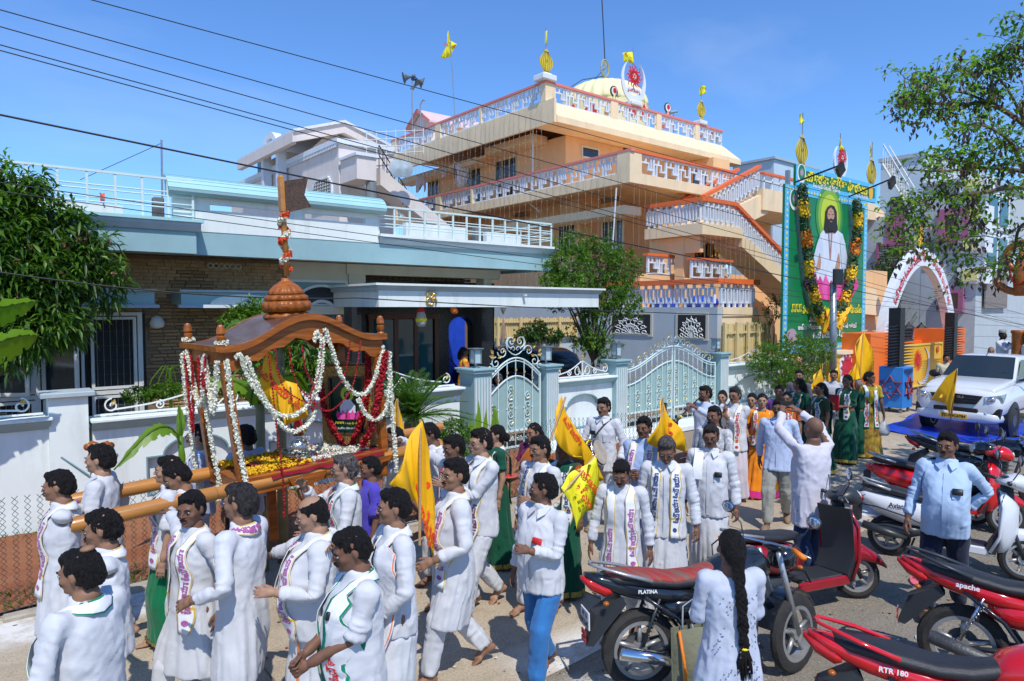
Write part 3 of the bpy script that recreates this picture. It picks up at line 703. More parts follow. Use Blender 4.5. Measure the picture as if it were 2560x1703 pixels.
def bD(p0,p1,z0,z1,parent,mod=.62,m_=None,nm='lattice'):
 p0=Vector(p0);p1=Vector(p1);d=p1-p0;L_=d.length;d.normalize();n=max(1,round(L_/mod));w=L_/n;h=z1-z0;nn=Vector((-d.y,d.x,0));t_=.055
 cg=MB()
 def bar(a0,a1,b0,b1,k):
  q=p0+d*(k*w);vs=[]
  for zz in(z0+b0*h,z0+b1*h):
   for(u,s)in((a0*w,-.04),(a1*w,-.04),(a1*w,.04),(a0*w,.04)):c=q+d*u+nn*s;vs.append((c.x,c.y,zz))
  cg.add(vs,[(3,2,1,0),(4,5,6,7),(0,1,5,4),(1,2,6,5),(2,3,7,6),(3,0,4,7)])
 a=t_/w;b=t_/h
 for k in range(n):
  cg=MB()
  bar(0,1,.0,b,k);bar(0,1,1-b,1-.002,k);bar(0,a*1.6,b,1-b,k)
  if k==n-1:bar(1-a*.8,.998,b,1-b,k)
  bar(a*1.6,.62,.60,.60+b,k);bar(.40,.40+a,.60+b,1-b,k);bar(.62,.62+a,.30,.60+b,k);bar(.62+a,1.0,.30,.30+b,k);bar(.26,.26+a,b,.60,k)if k%2 else bar(.80,.80+a,.30+b,1-b,k)
  cg.bd(nm,m_ or af,parent)
def br(p0,p1,z,parent,m_,w=.22,h=.09):
 p0=Vector(p0);p1=Vector(p1);d=(p1-p0).normalized();nn=Vector((-d.y,d.x,0))*w/2
 vs=[(*(p+q).xy,zz)for zz in(z,z+h)for p,q in((p0,-nn),(p1,-nn),(p1,nn),(p0,nn))]
 MB().add(vs,[(3,2,1,0),(4,5,6,7),(0,1,5,4),(1,2,6,5),(2,3,7,6),(3,0,4,7)]).bd('handrail',m_,parent)
def b6(px):return PX(px,400,BX)[1]
def gE(px,Y):return PY(px,400,Y)[0]
gk=c5+.01;eV=dZ-.09
hJ=[(b6(1351),b6(1203)),(b6(1198),b6(1101)),(b6(1088),b6(990))]
for a,c in hJ:bD((BX+.1,a,0),(BX+.1,c,0),gk,eV,ob)
for a,c in((yc,b6(1351)),(b6(1203),b6(1198)),(b6(1101),b6(1088)),(b6(990),yL)):MB().box(BX,BX+.2,a+.002,c-.002,gk,eV).bd('pier',ai,ob)
br((BX+.1,yc-.05,0),(BX+.1,yL,0),eV,ob,aW)
fx=[gE(p,yc)for p in(1387,1527,1545,1641,1653,1738,1749)]+[dS-.05]
for a,c in((fx[0],fx[1]),(fx[2],fx[3]),(fx[4],fx[5]),(fx[6],fx[7])):bD((a,yc+.1,0),(c,yc+.1,0),gk,eV,ob)
for a,c in((BX+.201,fx[0]),(fx[1],fx[2]),(fx[3],fx[4]),(fx[5],fx[6])):MB().box(a+.002,c-.002,yc,yc+.2,gk,eV).bd('pier',ai,ob)
br((BX+.25,yc+.1,0),(dS,yc+.1,0),eV,ob,aW)
br((dS-.1,yc+.25,0),(dS-.1,yc+5,0),eV,ob,aW);bD((dS-.1,yc+.3,0),(dS-.1,yc+5,0),gk,eV,ob)
fF=zMT-.09;gI=eD
MB().box(BX,BX+.14,ym,yL,fP,eD-.002).bd('balcony_fascia',ai,ob)
gJ=gE(1835,ym)
MB().box(BX+.141,gJ,ym,ym+.14,fP,eD-.002).bd('balcony_fascia',ai,ob)
MB().box(BX+.15,gJ,ym+.15,yL-.05,fP+.1,eD-.1).bd('balcony_slab',aq,ob)
for a,c in((b6(1543),b6(1181)),(b6(1176),b6(1101)),(b6(1088),b6(990))):bD((BX+.1,a,0),(BX+.1,c,0),gI,fF,ob)
for a,c in((ym,b6(1543)),(b6(1181),b6(1176)),(b6(1101),b6(1088)),(b6(990),yL)):MB().box(BX,BX+.2,a+.002,c-.002,gI,fF).bd('pier',ai,ob)
br((BX+.1,ym-.05,0),(BX+.1,yL,0),fF,ob,aW)
MB().box(BX+.201,gE(1604,ym),ym,ym+.2,gI,fF).bd('pier',ai,ob)
bD((gE(1604,ym),ym+.1,0),(gJ,ym+.1,0),gI-.05,fF,ob,.7)
br((BX+.22,ym+.1,0),(gJ+.1,ym+.1,0),fF,ob,aG,.24,.1)
def f1(x,y0,y1,z0,z1,parent,m_=aK,ni=3):
 f=MB();f.box(x-.04,x,y0,y0+.08,z0,z1);f.box(x-.04,x,y1-.08,y1,z0,z1);f.box(x-.04,x,y0+.08,y1-.08,z1-.08,z1)
 for i in range(1,ni):y=y0+(y1-y0)*i/ni;f.box(x-.041,x,y-.035,y+.035,z0,z1-.08)
 o=f.bd('window',ef if False else ae('cream_frame',(.62,.52,.34),.6,.1,4,.05),parent);MB().box(x-.012,x-.004,y0+.08,y1-.08,z0,z1-.08).bd('pane',aK,o)
 return o
for(a,c,t_,b_)in((1293,1239,388,455),(1204,1167,412,470),(1099,1070,446,492)):
 y0,y1=PX(a,420,XW)[1],PX(c,420,XW)[1];f1(XW,y0,y1,eD,PX(a,t_,XW)[2],ob,ni=3)
ys=[PX(p,340,XW-.9)[1]for p in(1330,1212)];zz=PX(1330,350,XW-.9)[2]
MB().box(XW-.9,XW,ys[0],ys[1],zz-.05,zz+.28).bd('sunshade',ai,ob)
h0=[PX(p,400,XW-.9)[1]for p in(1190,995)];hB=PX(1185,405,XW-.9)[2]
MB().box(XW-.9,XW,h0[0],h0[1],hB-.08,hB+.22).bd('sunshade',ai,ob)
MB().box(XW-.9,XW,ys[1],h0[0],hB+.05,zz-.06).bd('sunshade_step',aq,ob)
for(p,q)in((1262,331),(1178,362),(1080,392)):
 c=PX(p,q,XW);m=MB()
 for i in range(4):m.tb([(XW-.01,c[1]-.35+.23*i+.09*cS(2*pI*k/8),c[2]+.08*sN(2*pI*k/8))for k in range(8)],.022,4,closed=True)
 m.bd('ventilator',ae('brown_grille',(.24,.13,.06),.8,.1,4,0),ob)
z1f=PX(1564,631,XW)[2]
for(a,c,t_,b_)in((1560,1504,548,634),(1440,1395,560,625),(1280,1240,580,640)):
 y0,y1=PX(a,590,XW-.31)[1],PX(c,590,XW-.31)[1]
 f1(XW-.301 if y0<yw else XW,y0,y1,PX(a,b_,XW)[2],PX(a,t_,XW)[2],ob)
MB().box(BX+.6,XW-.302,ym+.8,yL-1,PX(1564,520,BX+.6)[2]-.2,PX(1564,520,BX+.6)[2]+.12).bd('sunshade',ai,ob)
m=MB()
for(p,q)in((1525,500),(1300,537)):
 c=PX(p,q,XW-.3);m.box(XW-.32,XW-.3,c[1]-.5,c[1]+.5,c[2]-.1,c[2]+.1)
m.bd('ventilator',ae('brown_grille',(.24,.13,.06),.8,.1,4,0),ob)
m=MB();f0=PY(1453,368,yw)[0],PY(1470,395,yw)[0],PY(1497,368,yw)[0];bq,a_=PY(1455,364,yw)[2],PY(1455,394,yw)[2]
MB().strip([(f0[0]+.07,a_+.07),(f0[2]-.07,a_+.07),(f0[2]-.07,bq-.07),(f0[0]+.07,bq-.07)],[(f0[0],a_),(f0[2],a_),(f0[2],bq),(f0[0],bq)],'y',yw-.05,yw-.002).bd('window',ah,ob)
MB().box(f0[0]+.07,f0[2]-.07,yw-.02,yw-.004,a_+.07,bq-.07).bd('pane',aK,ob)
MB().box(PY(1558,365,yw)[0],PY(1604,365,yw)[0],yw-.03,yw-.004,PY(1558,375,yw)[2],PY(1558,362,yw)[2]).bd('ventilator',ad,ob)
rx=PY(1623,400,yw-.05)[0],PY(1719,400,yw-.05)[0]
MB().box(rx[1],PY(1770,400,yw-.3)[0],yw-1.6,yw-.003,eD,eT).bd('wall',aq,ob)
o=MB().box(rx[0]+.6,rx[0]+1.9,yw-.06,yw-.004,eD-.2,eD+1.6).bd('door',ae('dark_door',(.05,.03,.02),.5,.2,3,0),ob)
for i in range(3):MB().tb([(rx[0]+.9+.4*i+.18*cS(t),yw-.1,eD+1.1+.5*sN(t)*(-1))for t in[pI*k/8 for k in range(9)]],.04,5).bd('marigold_string',bE,ob)
MB().box(PY(1733,445,yw-1.61)[0],PY(1765,445,yw-1.61)[0],yw-1.64,yw-1.602,PY(1733,460,yw-1.6)[2],PY(1733,425,yw-1.6)[2]).bd('window',aK,ob)
def hg(name,parent,poly,y0,y1,m_):return MB().pm(poly,'y',y0,y1).bd(name,m_,parent)
def b9(px,py,h,Y,label,flag=None,X=None,scale=1.):
 c=PY(px,py,Y);x,z=c[0],c[2];t=aa('kalasha_emblem',label,'emblem',(x,Y,z-h/2),0,'yellow pot emblems on posts')
 w=h*.36;pts=[]
 prof=[(.16,-.5),(.17,-.46),(.12,-.42)]+[(w/h*sN(pI*(.12+.80*i/14)),-.42+.78*i/14)for i in range(15)]+[(.12,.37),(.15,.40),(.06,.43),(.05,.47),(.0,.5)]
 pts=[(x+a*h,z+b*h)for a,b in prof]+[(x-a*h,z+b*h)for a,b in prof[::-1][1:]]
 hg('plate',t,pts,Y-.015,Y+.015,fZ)
 m=MB()
 for k in(-.8,-.5,-.22,.22,.5,.8):
  m.tb([(x+k*w*sN(pI*(.12+.80*i/12)),Y-.02,z+h*(-.42+.78*i/12))for i in range(13)],.008*h,4)
 for q in(-.42,.37):m.tb([(x-.13*h,Y-.02,z+q*h),(x+.13*h,Y-.02,z+q*h)],.008*h,4)
 m.tb([(x,Y-.02,z+.07*h),(x+.05*h,Y-.02,z),(x,Y-.02,z-.07*h),(x-.05*h,Y-.02,z)],.006*h,4,closed=True)
 m.bd('painted_lines',ad,t)
 return t,x,z
cR=ae('yellow_flag_cloth',(.85,.44,.0),.5,.08,5,.15,bscale=9)
a5=ae('lemon_flag_cloth',(.78,.74,.015),.5,.08,5,.15,bscale=9)
b3=ae('flag_red_print',(.75,.06,.01),.6,.05,3,0)
def aj(outline,Y,parent,m_,name='cloth',amp=.04,text=None,tpos=None,tang=0,tsz=None,tm=None,thick=.004,seed=1,tilt=0.0,folds=9.0,dcol=1):
 P=[PY(a,b,Y)for a,b in outline];pts=[(p[0],p[2])for p in P]
 cx=sum(p[0]for p in pts)/len(pts);cz=sum(p[1]for p in pts)/len(pts)
 bm=bmesh.new();vs=[bm.verts.new((a,0,b))for a,b in pts];bm.faces.new(vs)
 bmesh.ops.triangulate(bm,faces=bm.faces[:])
 for _ in range(3):bmesh.ops.subdivide_edges(bm,edges=bm.edges[:],cuts=1)
 q=random.Random(seed);a0=q.uniform(0,3);sc_=max(abs(pts[0][0]-pts[len(pts)//2][0]),abs(pts[0][1]-pts[len(pts)//2][1]),.3)
 def yy(x,z):return Y+amp*(sN((x-cx)/sc_*folds+(z-cz)/sc_*2.5+a0)+.5*sN((x-cx)/sc_*folds*.6-(z-cz)/sc_*4+a0*2))+tilt*(x-cx)
 for v in bm.verts:v.co.y=yy(v.co.x,v.co.z)
 me=bpy.data.meshes.new(name);bm.to_mesh(me);bm.free()
 o=er(name,me,m_,parent);me.polygons.foreach_set('use_smooth',[True]*len(me.polygons))
 sm=o.modifiers.new('thick','SOLIDIFY');sm.thickness=thick;sm.offset=0
 if text:
  mb=MB();tp=PY(tpos[0],tpos[1],Y);ca,sa=cS(tang),sN(tang)
  aA(mb,text,lambda u,v:(tp[0]+u*ca-v*sa,yy(tp[0]+u*ca-v*sa,tp[2]+u*sa+v*ca)-thick*dcol-.012,tp[2]+u*sa+v*ca),width=tsz,bold=.03)
  mb.bd('lettering',tm or b3,parent)
 return o
t,x,z=b9(1366,153,1.0,yc+.1,'yellow pot emblem on the white pedestal at the roof corner of the apricot building')
MB().box(x-.38,x+.38,yc-.15,yc+.5,dZ,dZ+.24,.03).box(x-.2,x+.2,yc-.05,yc+.35,dZ+.242,z-.5,.03).bd('pedestal',af,ob)
t=aa('roof_flag','small yellow pennant flying above the corner pot emblem','flag',(x,yc+.1,z+.5),0,'yellow flags on the rooftops')
MB().tb([(x-.03,yc+.1,z+.45),(x-.03,yc+.1,z+1.35)],.012,5).bd('pole',ak,t)
aj([(1362,113),(1361,85),(1364,78),(1369,76),(1366,88),(1371,98),(1368,112)],yc+.1,t,a5,amp=.05)
t,x,z=b9(1753,273,.95,yc+.1,'yellow pot emblem near the right end of the apricot roof')
MB().box(x-.3,x+.3,yc-.1,yc+.4,dZ,dZ+.2,.03).bd('pedestal',af,ob)
t=aa('roof_flag','small yellow pennant above the right pot emblem of the apricot roof','flag',(x,yc+.1,z+.5),0,'yellow flags on the rooftops')
MB().tb([(x,yc+.1,z+.4),(x-.03,yc+.1,z+1.3)],.012,5).bd('pole',ak,t)
aj([(1750,240),(1748,222),(1753,213),(1763,215),(1756,224),(1763,233),(1754,238)],yc+.1,t,a5,amp=.05)
fy=PX(1130,225,BX+.3)[1]
t=aa('roof_flag','large yellow flag with red lettering on a thin leaning pole above the roof terrace','flag',(BX+.3,fy,dZ),0,'yellow flags on the rooftops')
p0=PY(1137,290,fy);p1=PY(1126,92,fy)
MB().tb([p0,PY(1130,170,fy),p1],.022,6).bd('pole',ak,t)
aj([(1122,76),(1128,98),(1141,111),(1132,116),(1130,140),(1112,147),(1105,140),(1115,110),(1119,90)],fy,t,a5,amp=.12,text='ఓమౌజయాః',tpos=(1123,114),tsz=.75,tang=.1)
hy=PX(1030,200,BX+.8)[1];c=PY(1030,205,hy)
t=aa('loudspeaker_mast','three grey horn loudspeakers on a mast at the left end of the roof','loudspeakers',(c[0],hy,dZ-.7))
MB().tb([(c[0],hy,dZ-.7),(c[0],hy,c[2]+.1)],.035,6).bd('mast',ak,t)
fk=ae('grey_horn',(.10,.13,.15),.5,.15,5,.1)
for(dx,dz,yaw,pit)in((-.1,.25,2.7,.25),(.2,.12,-.5,.35),(.12,-.22,-.9,-.8)):
 q=MB();q.T=Matrix.Translation((c[0]+dx,hy-.05,c[2]+dz))@Euler((0,pit,yaw)).to_matrix().to_4x4()
 q.lt([(.09,-.25),(.1,-.1),(.05,-.08),(.06,.0),(.1,.15),(.18,.3),(.33,.42),(.30,.41),(.16,.28),(.04,.05)],(0,0,0),16,ax='x');q.bd('horn',fk,t,True)
q=PX(1063,272,BX+1.2)
t2=aa('vent_pipe','hooked steel vent pipe beside the small pink roof','pipe',(q[0],q[1],dZ-.8));z_=PX(1051,262,BX+1.2);MB().tb([(z_[0],z_[1],dZ-.8),tuple(z_),(z_[0]+.05,z_[1]-.2,z_[2]+.22),(z_[0],z_[1]-.45,z_[2]+.1)],.04,6).bd('pipe',ak,t2)
hb=PX(1052,282,BX+1.6);hX=BX+1.6;y0=PX(1078,300,hX)[1];y1=PX(1028,300,hX)[1];ya=PX(1052,277,hX)[1];za=hb[2]+.05;gQ=PX(1075,300,hX)[2]
g9=aa('rooftop_hut','small pale hut with pink pitched roof on top of the apricot building','hut',(hX,ya,c5))
MB().pm([(y0,c5-.1),(y1,c5-.1),(y1,gQ-.1),(ya,za-.1),(y0,gQ-.1)],'x',hX,hX+6).bd('wall',am,g9)
for(a,gT,c,gK)in((y0-.25,gQ-.22,ya,za),(ya,za,y1+.25,gQ-.22)):MB().pm([(a,gT),(c,gK),(c,gK+.1),(a,gT+.1)],'x',hX-.25,hX+6.3).bd('roof_slope',ae('pink_roof',(.68,.50,.50),.7,.05,3,.1),g9);MB().pm([(a,gT-.06),(c,gK-.06),(c,gK+.12),(a,gT+.12)],'x',hX-.29,hX-.251).bd('barge_board',aW,g9)
dY=yc+4;d0=PY(1402+110,258,dY);dc=PY(1512,212,dY);dl=PY(1440,262,dY);ge=abs(dc[0]-dl[0])*1.06;zd=PY(1512,275,dY)[2];bq=PY(1512,207,dY)[2]
dm=aa('dome','pale yellow fluted dome on the roof with a red painted skirt','dome',(dc[0],dY,c5))
prof=[(ge*cS(pI/2*i/12)**.8,zd+(bq-zd)*sN(pI/2*i/12))for i in range(12)]+[(.05,bq+.02)]
MB().lt([(r_,z_)for r_,z_ in prof],(dc[0],dY,0),96,rib=lambda t,z:1+.035*cS(t*24)).bd('fluted_shell',ae('dome_yellow',(.80,.76,.42),.6,.05,3,.05),dm,True)
MB().lt([(ge*1.0,c5),(ge*1.02,zd)],(dc[0],dY,0),32).bd('drum',ae('dome_yellow',(.80,.76,.42),.6,.05,3,.05),dm)
for i in range(14):
 a=2*pI*i/14;x_,y_=dc[0]+ge*1.03*cS(a),dY+ge*1.03*sN(a)
 if y_<dY+.5:
  q=MB();q.T=Matrix.Translation((x_,y_,zd-.75))@Matrix.Rotation(a+pI/2,4,'Z');q.pm([(-.32,-.05),(.32,-.05),(.3,.2),(0,.62),(-.3,.2)],'y',-.03,.03);q.bd('red_petal',aI,dm)
fz=bq+.05;m=MB();m.lt([(.18,0),(.25,.06),(.06,.12),(.05,.25)],(dc[0],dY,fz),12)
m.tb([(dc[0]+.28*sN(2*pI*i/24)*(1.0),dY,fz+.68+.44*cS(2*pI*i/24))for i in range(24)],.045,6,closed=True)
for i in range(10):a=2*pI*i/10;m.tb([(dc[0]+.03*cS(a),dY,fz+.8+.03*sN(a)),(dc[0]+.19*cS(a),dY,fz+.8+.22*sN(a))],.012,4)
m.tb([(dc[0],dY,fz),(dc[0],dY,fz+1.1)],.02,5);m.bd('finial',ae('old_gold',(.40,.36,.12),.5,.15,8,.1),dm)
ct=PY(1402+108,100,dY);MB().tb([PY(1503,-40,dY),PY(1508,60,dY),(dc[0],dY,fz+1.1)],.03,5).bd('antenna_cable',bZ,dm)
MB().tb([(dc[0],dY,fz+.3),PY(1455,200,dY),PY(1400,235,dY)],.02,4).bd('guy_wire',bZ,dm)
MB().tb([(dc[0],dY,fz+.7),PY(1480,205,dY),PY(1470,225,dY)],.02,4).bd('guy_wire',bZ,dm)
def bT(px,py,H_,Y,label,text=True,pole=True):
 c=PY(px,py,Y);x,z=c[0],c[2]
 t=aa('crescent_sun_emblem',label,'emblem',(x,Y,z-H_/2),0,'crescent and sun emblems on posts')
 R_=H_/2;n=26;bX=[];ex=[]
 for i in range(n+1):
  a=R(-90)+R(152)*(2*i/n-1);bX.append((x+R_*.86*cS(a)*1.0,z+R_*sN(a)))
  ex.append((x+R_*.70*cS(a)*(1 if abs(2*i/n-1)<.99 else 1.2),z+R_*.20+R_*.92*sN(a)*.93))
 ex[0]=bX[0];ex[-1]=bX[-1]
 MB().strip(ex,bX,'y',Y-.03,Y+.03,closed=False).bd('crescent',af,t)
 cs=(x-.02,z+R_*.22);m=MB()
 for k in range(16):
  a=2*pI*k/16;L_=R_*(.62 if k%2==0 else .5);w=R_*.07;p=[]
  for i in range(7):
   u=i/6;r_=R_*.14+L_*.75*u;q=a+.16*sN(u*7);p.append((cs[0]+r_*cS(q),cs[1]+r_*sN(q),w*(1-u)+.004))
  L1=[(p_[0]-sN(a)*p_[2],p_[1]+cS(a)*p_[2])for p_ in p];L2=[(p_[0]+sN(a)*p_[2],p_[1]-cS(a)*p_[2])for p_ in p]
  m.strip(L1,L2,'y',Y-.07,Y-.04,closed=False)
 m.pm([(cs[0]+R_*.2*cS(2*pI*i/16),cs[1]+R_*.2*sN(2*pI*i/16))for i in range(16)],'y',Y-.072,Y-.045)
 m.bd('flaming_sun',aI,t)
 m=MB()
 for s in(1,-1):m.tb([(cs[0]+R_*.13*cS(R(90*s+120*i)),Y-.085,cs[1]+R_*.13*sN(R(90*s+120*i)))for i in range(3)],.014*H_/1.5,4,closed=True)
 m.bd('star',aB,t)
 if text:
  m=MB();aA(m,'ఓమౌజయాః',lambda u,v:(x+u,Y-.04,z-R_*.42+v),width=R_*.8);MB().box(x-R_*.45,x+R_*.45,Y-.03,Y-.02,z-R_*.55,z-R_*.3).bd('name_strip',af,t);m.bd('lettering',aI,t)
 return t,x,z
t,x,z=bT(1584,205,1.95,yc+.15,'white crescent around a red flaming sun standing on the apricot roof')
MB().box(x-.35,x+.35,yc-.1,yc+.45,dZ,z-.93,.03).bd('pedestal',af,ob)
t=aa('roof_flag','square yellow flag with red lettering above the roof crescent','flag',(x,yc+.2,z+.9),0,'yellow flags on the rooftops')
MB().tb([(x-.03,yc+.2,z),(x-.0,yc+.2,z+1.6)],.015,5).bd('pole',ak,t)
aj([(1582,131),(1582,159),(1570,155),(1560,153),(1558,132),(1572,130)],yc+.2,t,a5,amp=.04,text='ఓమౌజయాః',tpos=(1571,141),tsz=.45,tang=-.1)
for(p,q,lb)in((1535,229,'round red and white emblem on a pot stand beside the dome'),(1669,270,'round red and white emblem on a pink lotus stand on the roof')):
 c=PY(p,q,yc+.8);t=aa('round_emblem',lb,'emblem',(c[0],yc+.8,c5));MB().lt([(.02,-.03),(.26,-.02),(.26,.02),(.02,.03)],c,18,ax='y').bd('green_ring',ae('dark_green_paint',(.03,.10,.05),.6,.1,4,0),t)
 MB().lt([(.01,-.05),(.2,-.045),(.2,-.035)],c,16,ax='y').bd('white_disc',aB,t);MB().ball((c[0],c[1]-.06,c[2]+.04),(.12,.02,.12)).bd('red_disc',aI,t)
 MB().lt([(.3,0),(.33,.08),(.14,.2),(.1,.35),(.05,.9)],(c[0],c[1],c[2]-.95),12).bd('stand',ef if p<1600 else ae('pink_paint',(.8,.3,.35),.6,.1,3,0),t)
hz=PY(1684,280,yc+1.3);t=aa('horn_speaker','pale green horn speaker on the roof beside the pink lotus stand','loudspeaker',(hz[0],yc+1.3,c5))
q=MB();q.T=Matrix.Translation(hz)@Euler((0,.1,2.2)).to_matrix().to_4x4();q.lt([(.08,-.2),(.05,0),(.12,.2),(.3,.4),(.27,.39),(.05,.1)],(0,0,0),14,ax='x');q.bd('horn',ae('green_grey_horn',(.25,.38,.35),.5,.1,5,0),t,True);MB().tb([(hz[0],hz[1],c5),tuple(hz)],.03,5).bd('mast',ak,t)
lY=14.5;lc=PY(1757,494,lY);lX=lc[0];fR=PX(1612,519,lX)[1];eK=lc[2];ez=PY(1757,557,lY)[2];gv=PY(1757,585,lY)[2];d5=PY(1842,520,lY)[0]
def aR(p0,p1,z0a,z0b,h,parent,n,m_=None):
 p0=Vector(p0);p1=Vector(p1);d=p1-p0;L_=d.length;d.normalize();nn=Vector((-d.y,d.x,0));w=L_/n*.36
 def bx(m,u0,u1,s,a,c,q):
  vs=[(*(q+d*u+nn*e).xy,zz)for zz in(a,c)for(u,e)in((u0,-s),(u1,-s),(u1,s),(u0,s))];m.add(vs,[(3,2,1,0),(4,5,6,7),(0,1,5,4),(1,2,6,5),(2,3,7,6),(3,0,4,7)])
 for i in range(n):
  u=(i+.5)/n;q=p0+(p1-p0)*u;z=z0a+(z0b-z0a)*u;m=MB();t_=.05
  bx(m,-.035,.035,.045,z,z+.16*h,q);bx(m,-.035,.035,.045,z+.84*h,z+h,q)
  bx(m,-w,w,.05,z+.16*h+.001,z+.16*h+t_,q);bx(m,-w,w,.05,z+.84*h-t_,z+.84*h-.001,q)
  bx(m,-w,-w+t_,.05,z+.16*h+t_,z+.84*h-t_,q);bx(m,w-t_,w,.05,z+.16*h+t_,z+.84*h-t_,q)
  m.bd('baluster',m_ or af,parent)
def ba(p0,p1,parent,m_,w=.24,h=.14):
 p0=Vector(p0);p1=Vector(p1);d=(p1-p0);n=Vector((-d.y,d.x,0)).normalized()*w/2
 vs=[tuple(p+q+Vector((0,0,k)))for k in(0,h)for p,q in((p0,-n),(p1,-n),(p1,n),(p0,n))]
 MB().add(vs,[(3,2,1,0),(4,5,6,7),(0,1,5,4),(1,2,6,5),(2,3,7,6),(3,0,4,7)]).bd('handrail',m_,parent)
MB().box(lX,d5+.4,lY,fR,gv,ez-.002).bd('landing',ai,ob)
hh=eK-ez-.1
aR((lX+.1,fR,0),(lX+.1,lY+.1,0),ez,ez,hh,ob,9);aR((lX+.15,lY+.1,0),(d5,lY+.1,0),ez,ez,hh,ob,6)
ba((lX+.1,fR,eK-.1),(lX+.1,lY+.0,eK-.1),ob,aG);ba((lX+.23,lY+.1,eK-.1),(d5,lY+.1,eK-.1),ob,aG)
MB().box(lX+.3,lX+.5,lY+.3,fR,ez-1.0,gv-.01).bd('beam',aq,ob)
e0=PY(1825,583,lY);e1=PY(1956,708,lY);r0=(d5,lY+.1,eK-.1);r1p=PY(1958,626,lY);fE=e1[0]+2.2
k=(e1[2]-e0[2])/(e1[0]-e0[0]);gc=e0[2]+k*(fE-e0[0])
kr=(r1p[2]-.14-(eK-.1))/(r1p[0]-d5)
MB().pm([(d5+.405,gv-.32),(fE,gc),(fE,gc+.75),(d5+.405,ez-.25)],'y',lY+.004,lY+1.25).bd('stair_flight',ai,ob)
ba((d5,lY+.1,eK-.1),(fE,lY+.1,eK-.1+kr*(fE-d5)),ob,aG)
aR((d5+.05,lY+.1,0),(fE,lY+.1,0),ez-.1,ez-.1+kr*(fE-d5),hh+.05,ob,20)
uY=lY+1.6;a0_=PY(1700,500,fR-.2);
for(pa,pb,Yq)in(((1757,490),(1898,415),lY+1.5),((1697,503),(1843,423),lY+2.6)):
 A,B_=PY(*pa,Yq),PY(*pb,Yq);ba((A[0],Yq,A[2]-.1),(B_[0],Yq,B_[2]-.1),ob,aG)
 aR((A[0]+.3,Yq,0),(B_[0],Yq,0),A[2]-1.0,B_[2]-1.0,.92,ob,12)
 if Yq<lY+2:MB().pm([(A[0],A[2]-1.9),(B_[0]+.6,B_[2]-1.95),(B_[0]+.6,B_[2]-1.02),(A[0],A[2]-1.02)],'y',Yq-.1,Yq+1.2).bd('stair_flight',ai,ob)
A=PY(1898,440,lY+1.5);B_=PY(1998,415,lY+1.5)
MB().box(A[0],B_[0]+2,lY+1.3,lY+5,PY(1898,505,lY+1.5)[2]-.35,PY(1898,472,lY+1.5)[2]).bd('upper_landing',ai,ob)
m=MB();bq=PY(1898,432,lY+1.3)[2];a_=PY(1898,471,lY+1.3)[2]
for i in range(6):x_=A[0]+.15+i*(B_[0]-A[0])/5;m.box(x_-.04,x_+.04,lY+1.34,lY+1.42,a_,bq)
m.box(A[0]+.1,B_[0],lY+1.34,lY+1.42,a_+.001,a_+.06);m.box(A[0]+.1,B_[0],lY+1.34,lY+1.42,bq-.3,bq-.24);m.bd('railing_bars',af,ob);br((A[0],lY+1.38,0),(B_[0]+.3,lY+1.38,0),bq,ob,aG)
MB().box(A[0]+.3,B_[0]+2,lY+4,lY+4.3,a_-2.8,a_-.4).bd('wall',aq,ob)
MB().box(23.5,31,lY+1.8,lY+2.2,0,4.4).bd('wall',aq,ob)
q=PY(1870,425,24);bb=aa('roof_tank_room','pale blue flat roofed block behind the orange stair rails','building',(q[0],24,0));q2=PY(1990,440,24)
MB().box(PX(1832,420,PY(1935,400,24)[0])[0],q2[0]+3,24,PX(1832,420,PY(1935,400,24)[0])[1],0,PY(1935,398,24)[2]).bd('wall',bk,bb)
MB().box(PY(1935,400,24)[0]-.15,q2[0]+3.1,23.85,PX(1832,420,PY(1935,400,24)[0])[1]+.1,PY(1935,398,24)[2]+.002,PY(1935,398,24)[2]+.16).bd('parapet_cap',aN,bb)
vz=PY(1612,637,15.8);tX_=PY(1795,697,12.7)[0]
for(pa,pb,q0,q1)in((1618,1697,634,685),(1727,1824,644,695)):
 Yv=16.2 if pa<1700 else 14.9
 A,B_=PY(pa,q0,Yv),PY(pb,q0+6,Yv);a_=PY(pa,q1,Yv)[2];bD((A[0],Yv,0),(B_[0],Yv,0),a_,A[2]-.08,ob,.55);br((A[0]-.1,Yv,0),(B_[0]+.1,Yv,0),A[2]-.08,ob,aG)
 MB().box(max(A[0]-.4,tX_+.3),B_[0]+.2,Yv-.02,Yv+.2,a_-1.6,a_-.003).bd('veranda_wall',aq,ob)
wq=PY(1727,612,16.6);gz=PY(1787,645,16.6)
o=MB().box(wq[0],gz[0],16.4,16.45,gz[2]-.1,wq[2]+.1).bd('window',aX,ob)
for i in range(7):x_=wq[0]+.08+(gz[0]-wq[0]-.16)*i/6;MB().tb([(x_,16.36,wq[2]+.05),(x_,16.36,gz[2]+.05*(i%2))],.05,6).bd('marigold_string',ae('marigold',(.55,.30,.02),.7,.4,30,.6),o)
for px_ in(1708,):c0,c1=PY(1698,640,15.7)[0],PY(1726,640,15.7)[0];MB().box(c0,c1,15.5,15.9,0,gv-.01).bd('column',aq,ob)
tY=12.7;g8=PY(1795,697,tY);tX=g8[0];fK=g8[2];dO=PY(1795,768,tY)[2];tR=PY(1892,700,tY)[0];tyb=17.6
MB().box(tX,tX+.25,tY,26,0,dO-.002).bd('side_wall',aS,ob)
MB().box(tX+.251,tR,tY,13.2,0,dO-.3).bd('wall',ai,ob);MB().box(tX+.251,tR+.02,tY-.04,17.5,dO-.298,dO-.002).bd('terrace_slab',ai,ob)
aR((tX+.1,tyb,0),(tX+.1,tY+.12,0),dO,dO,fK-dO-.15,ob,14);aR((tX+.2,tY+.08,0),(tR,tY+.08,0),dO,dO,fK-dO-.15,ob,6)
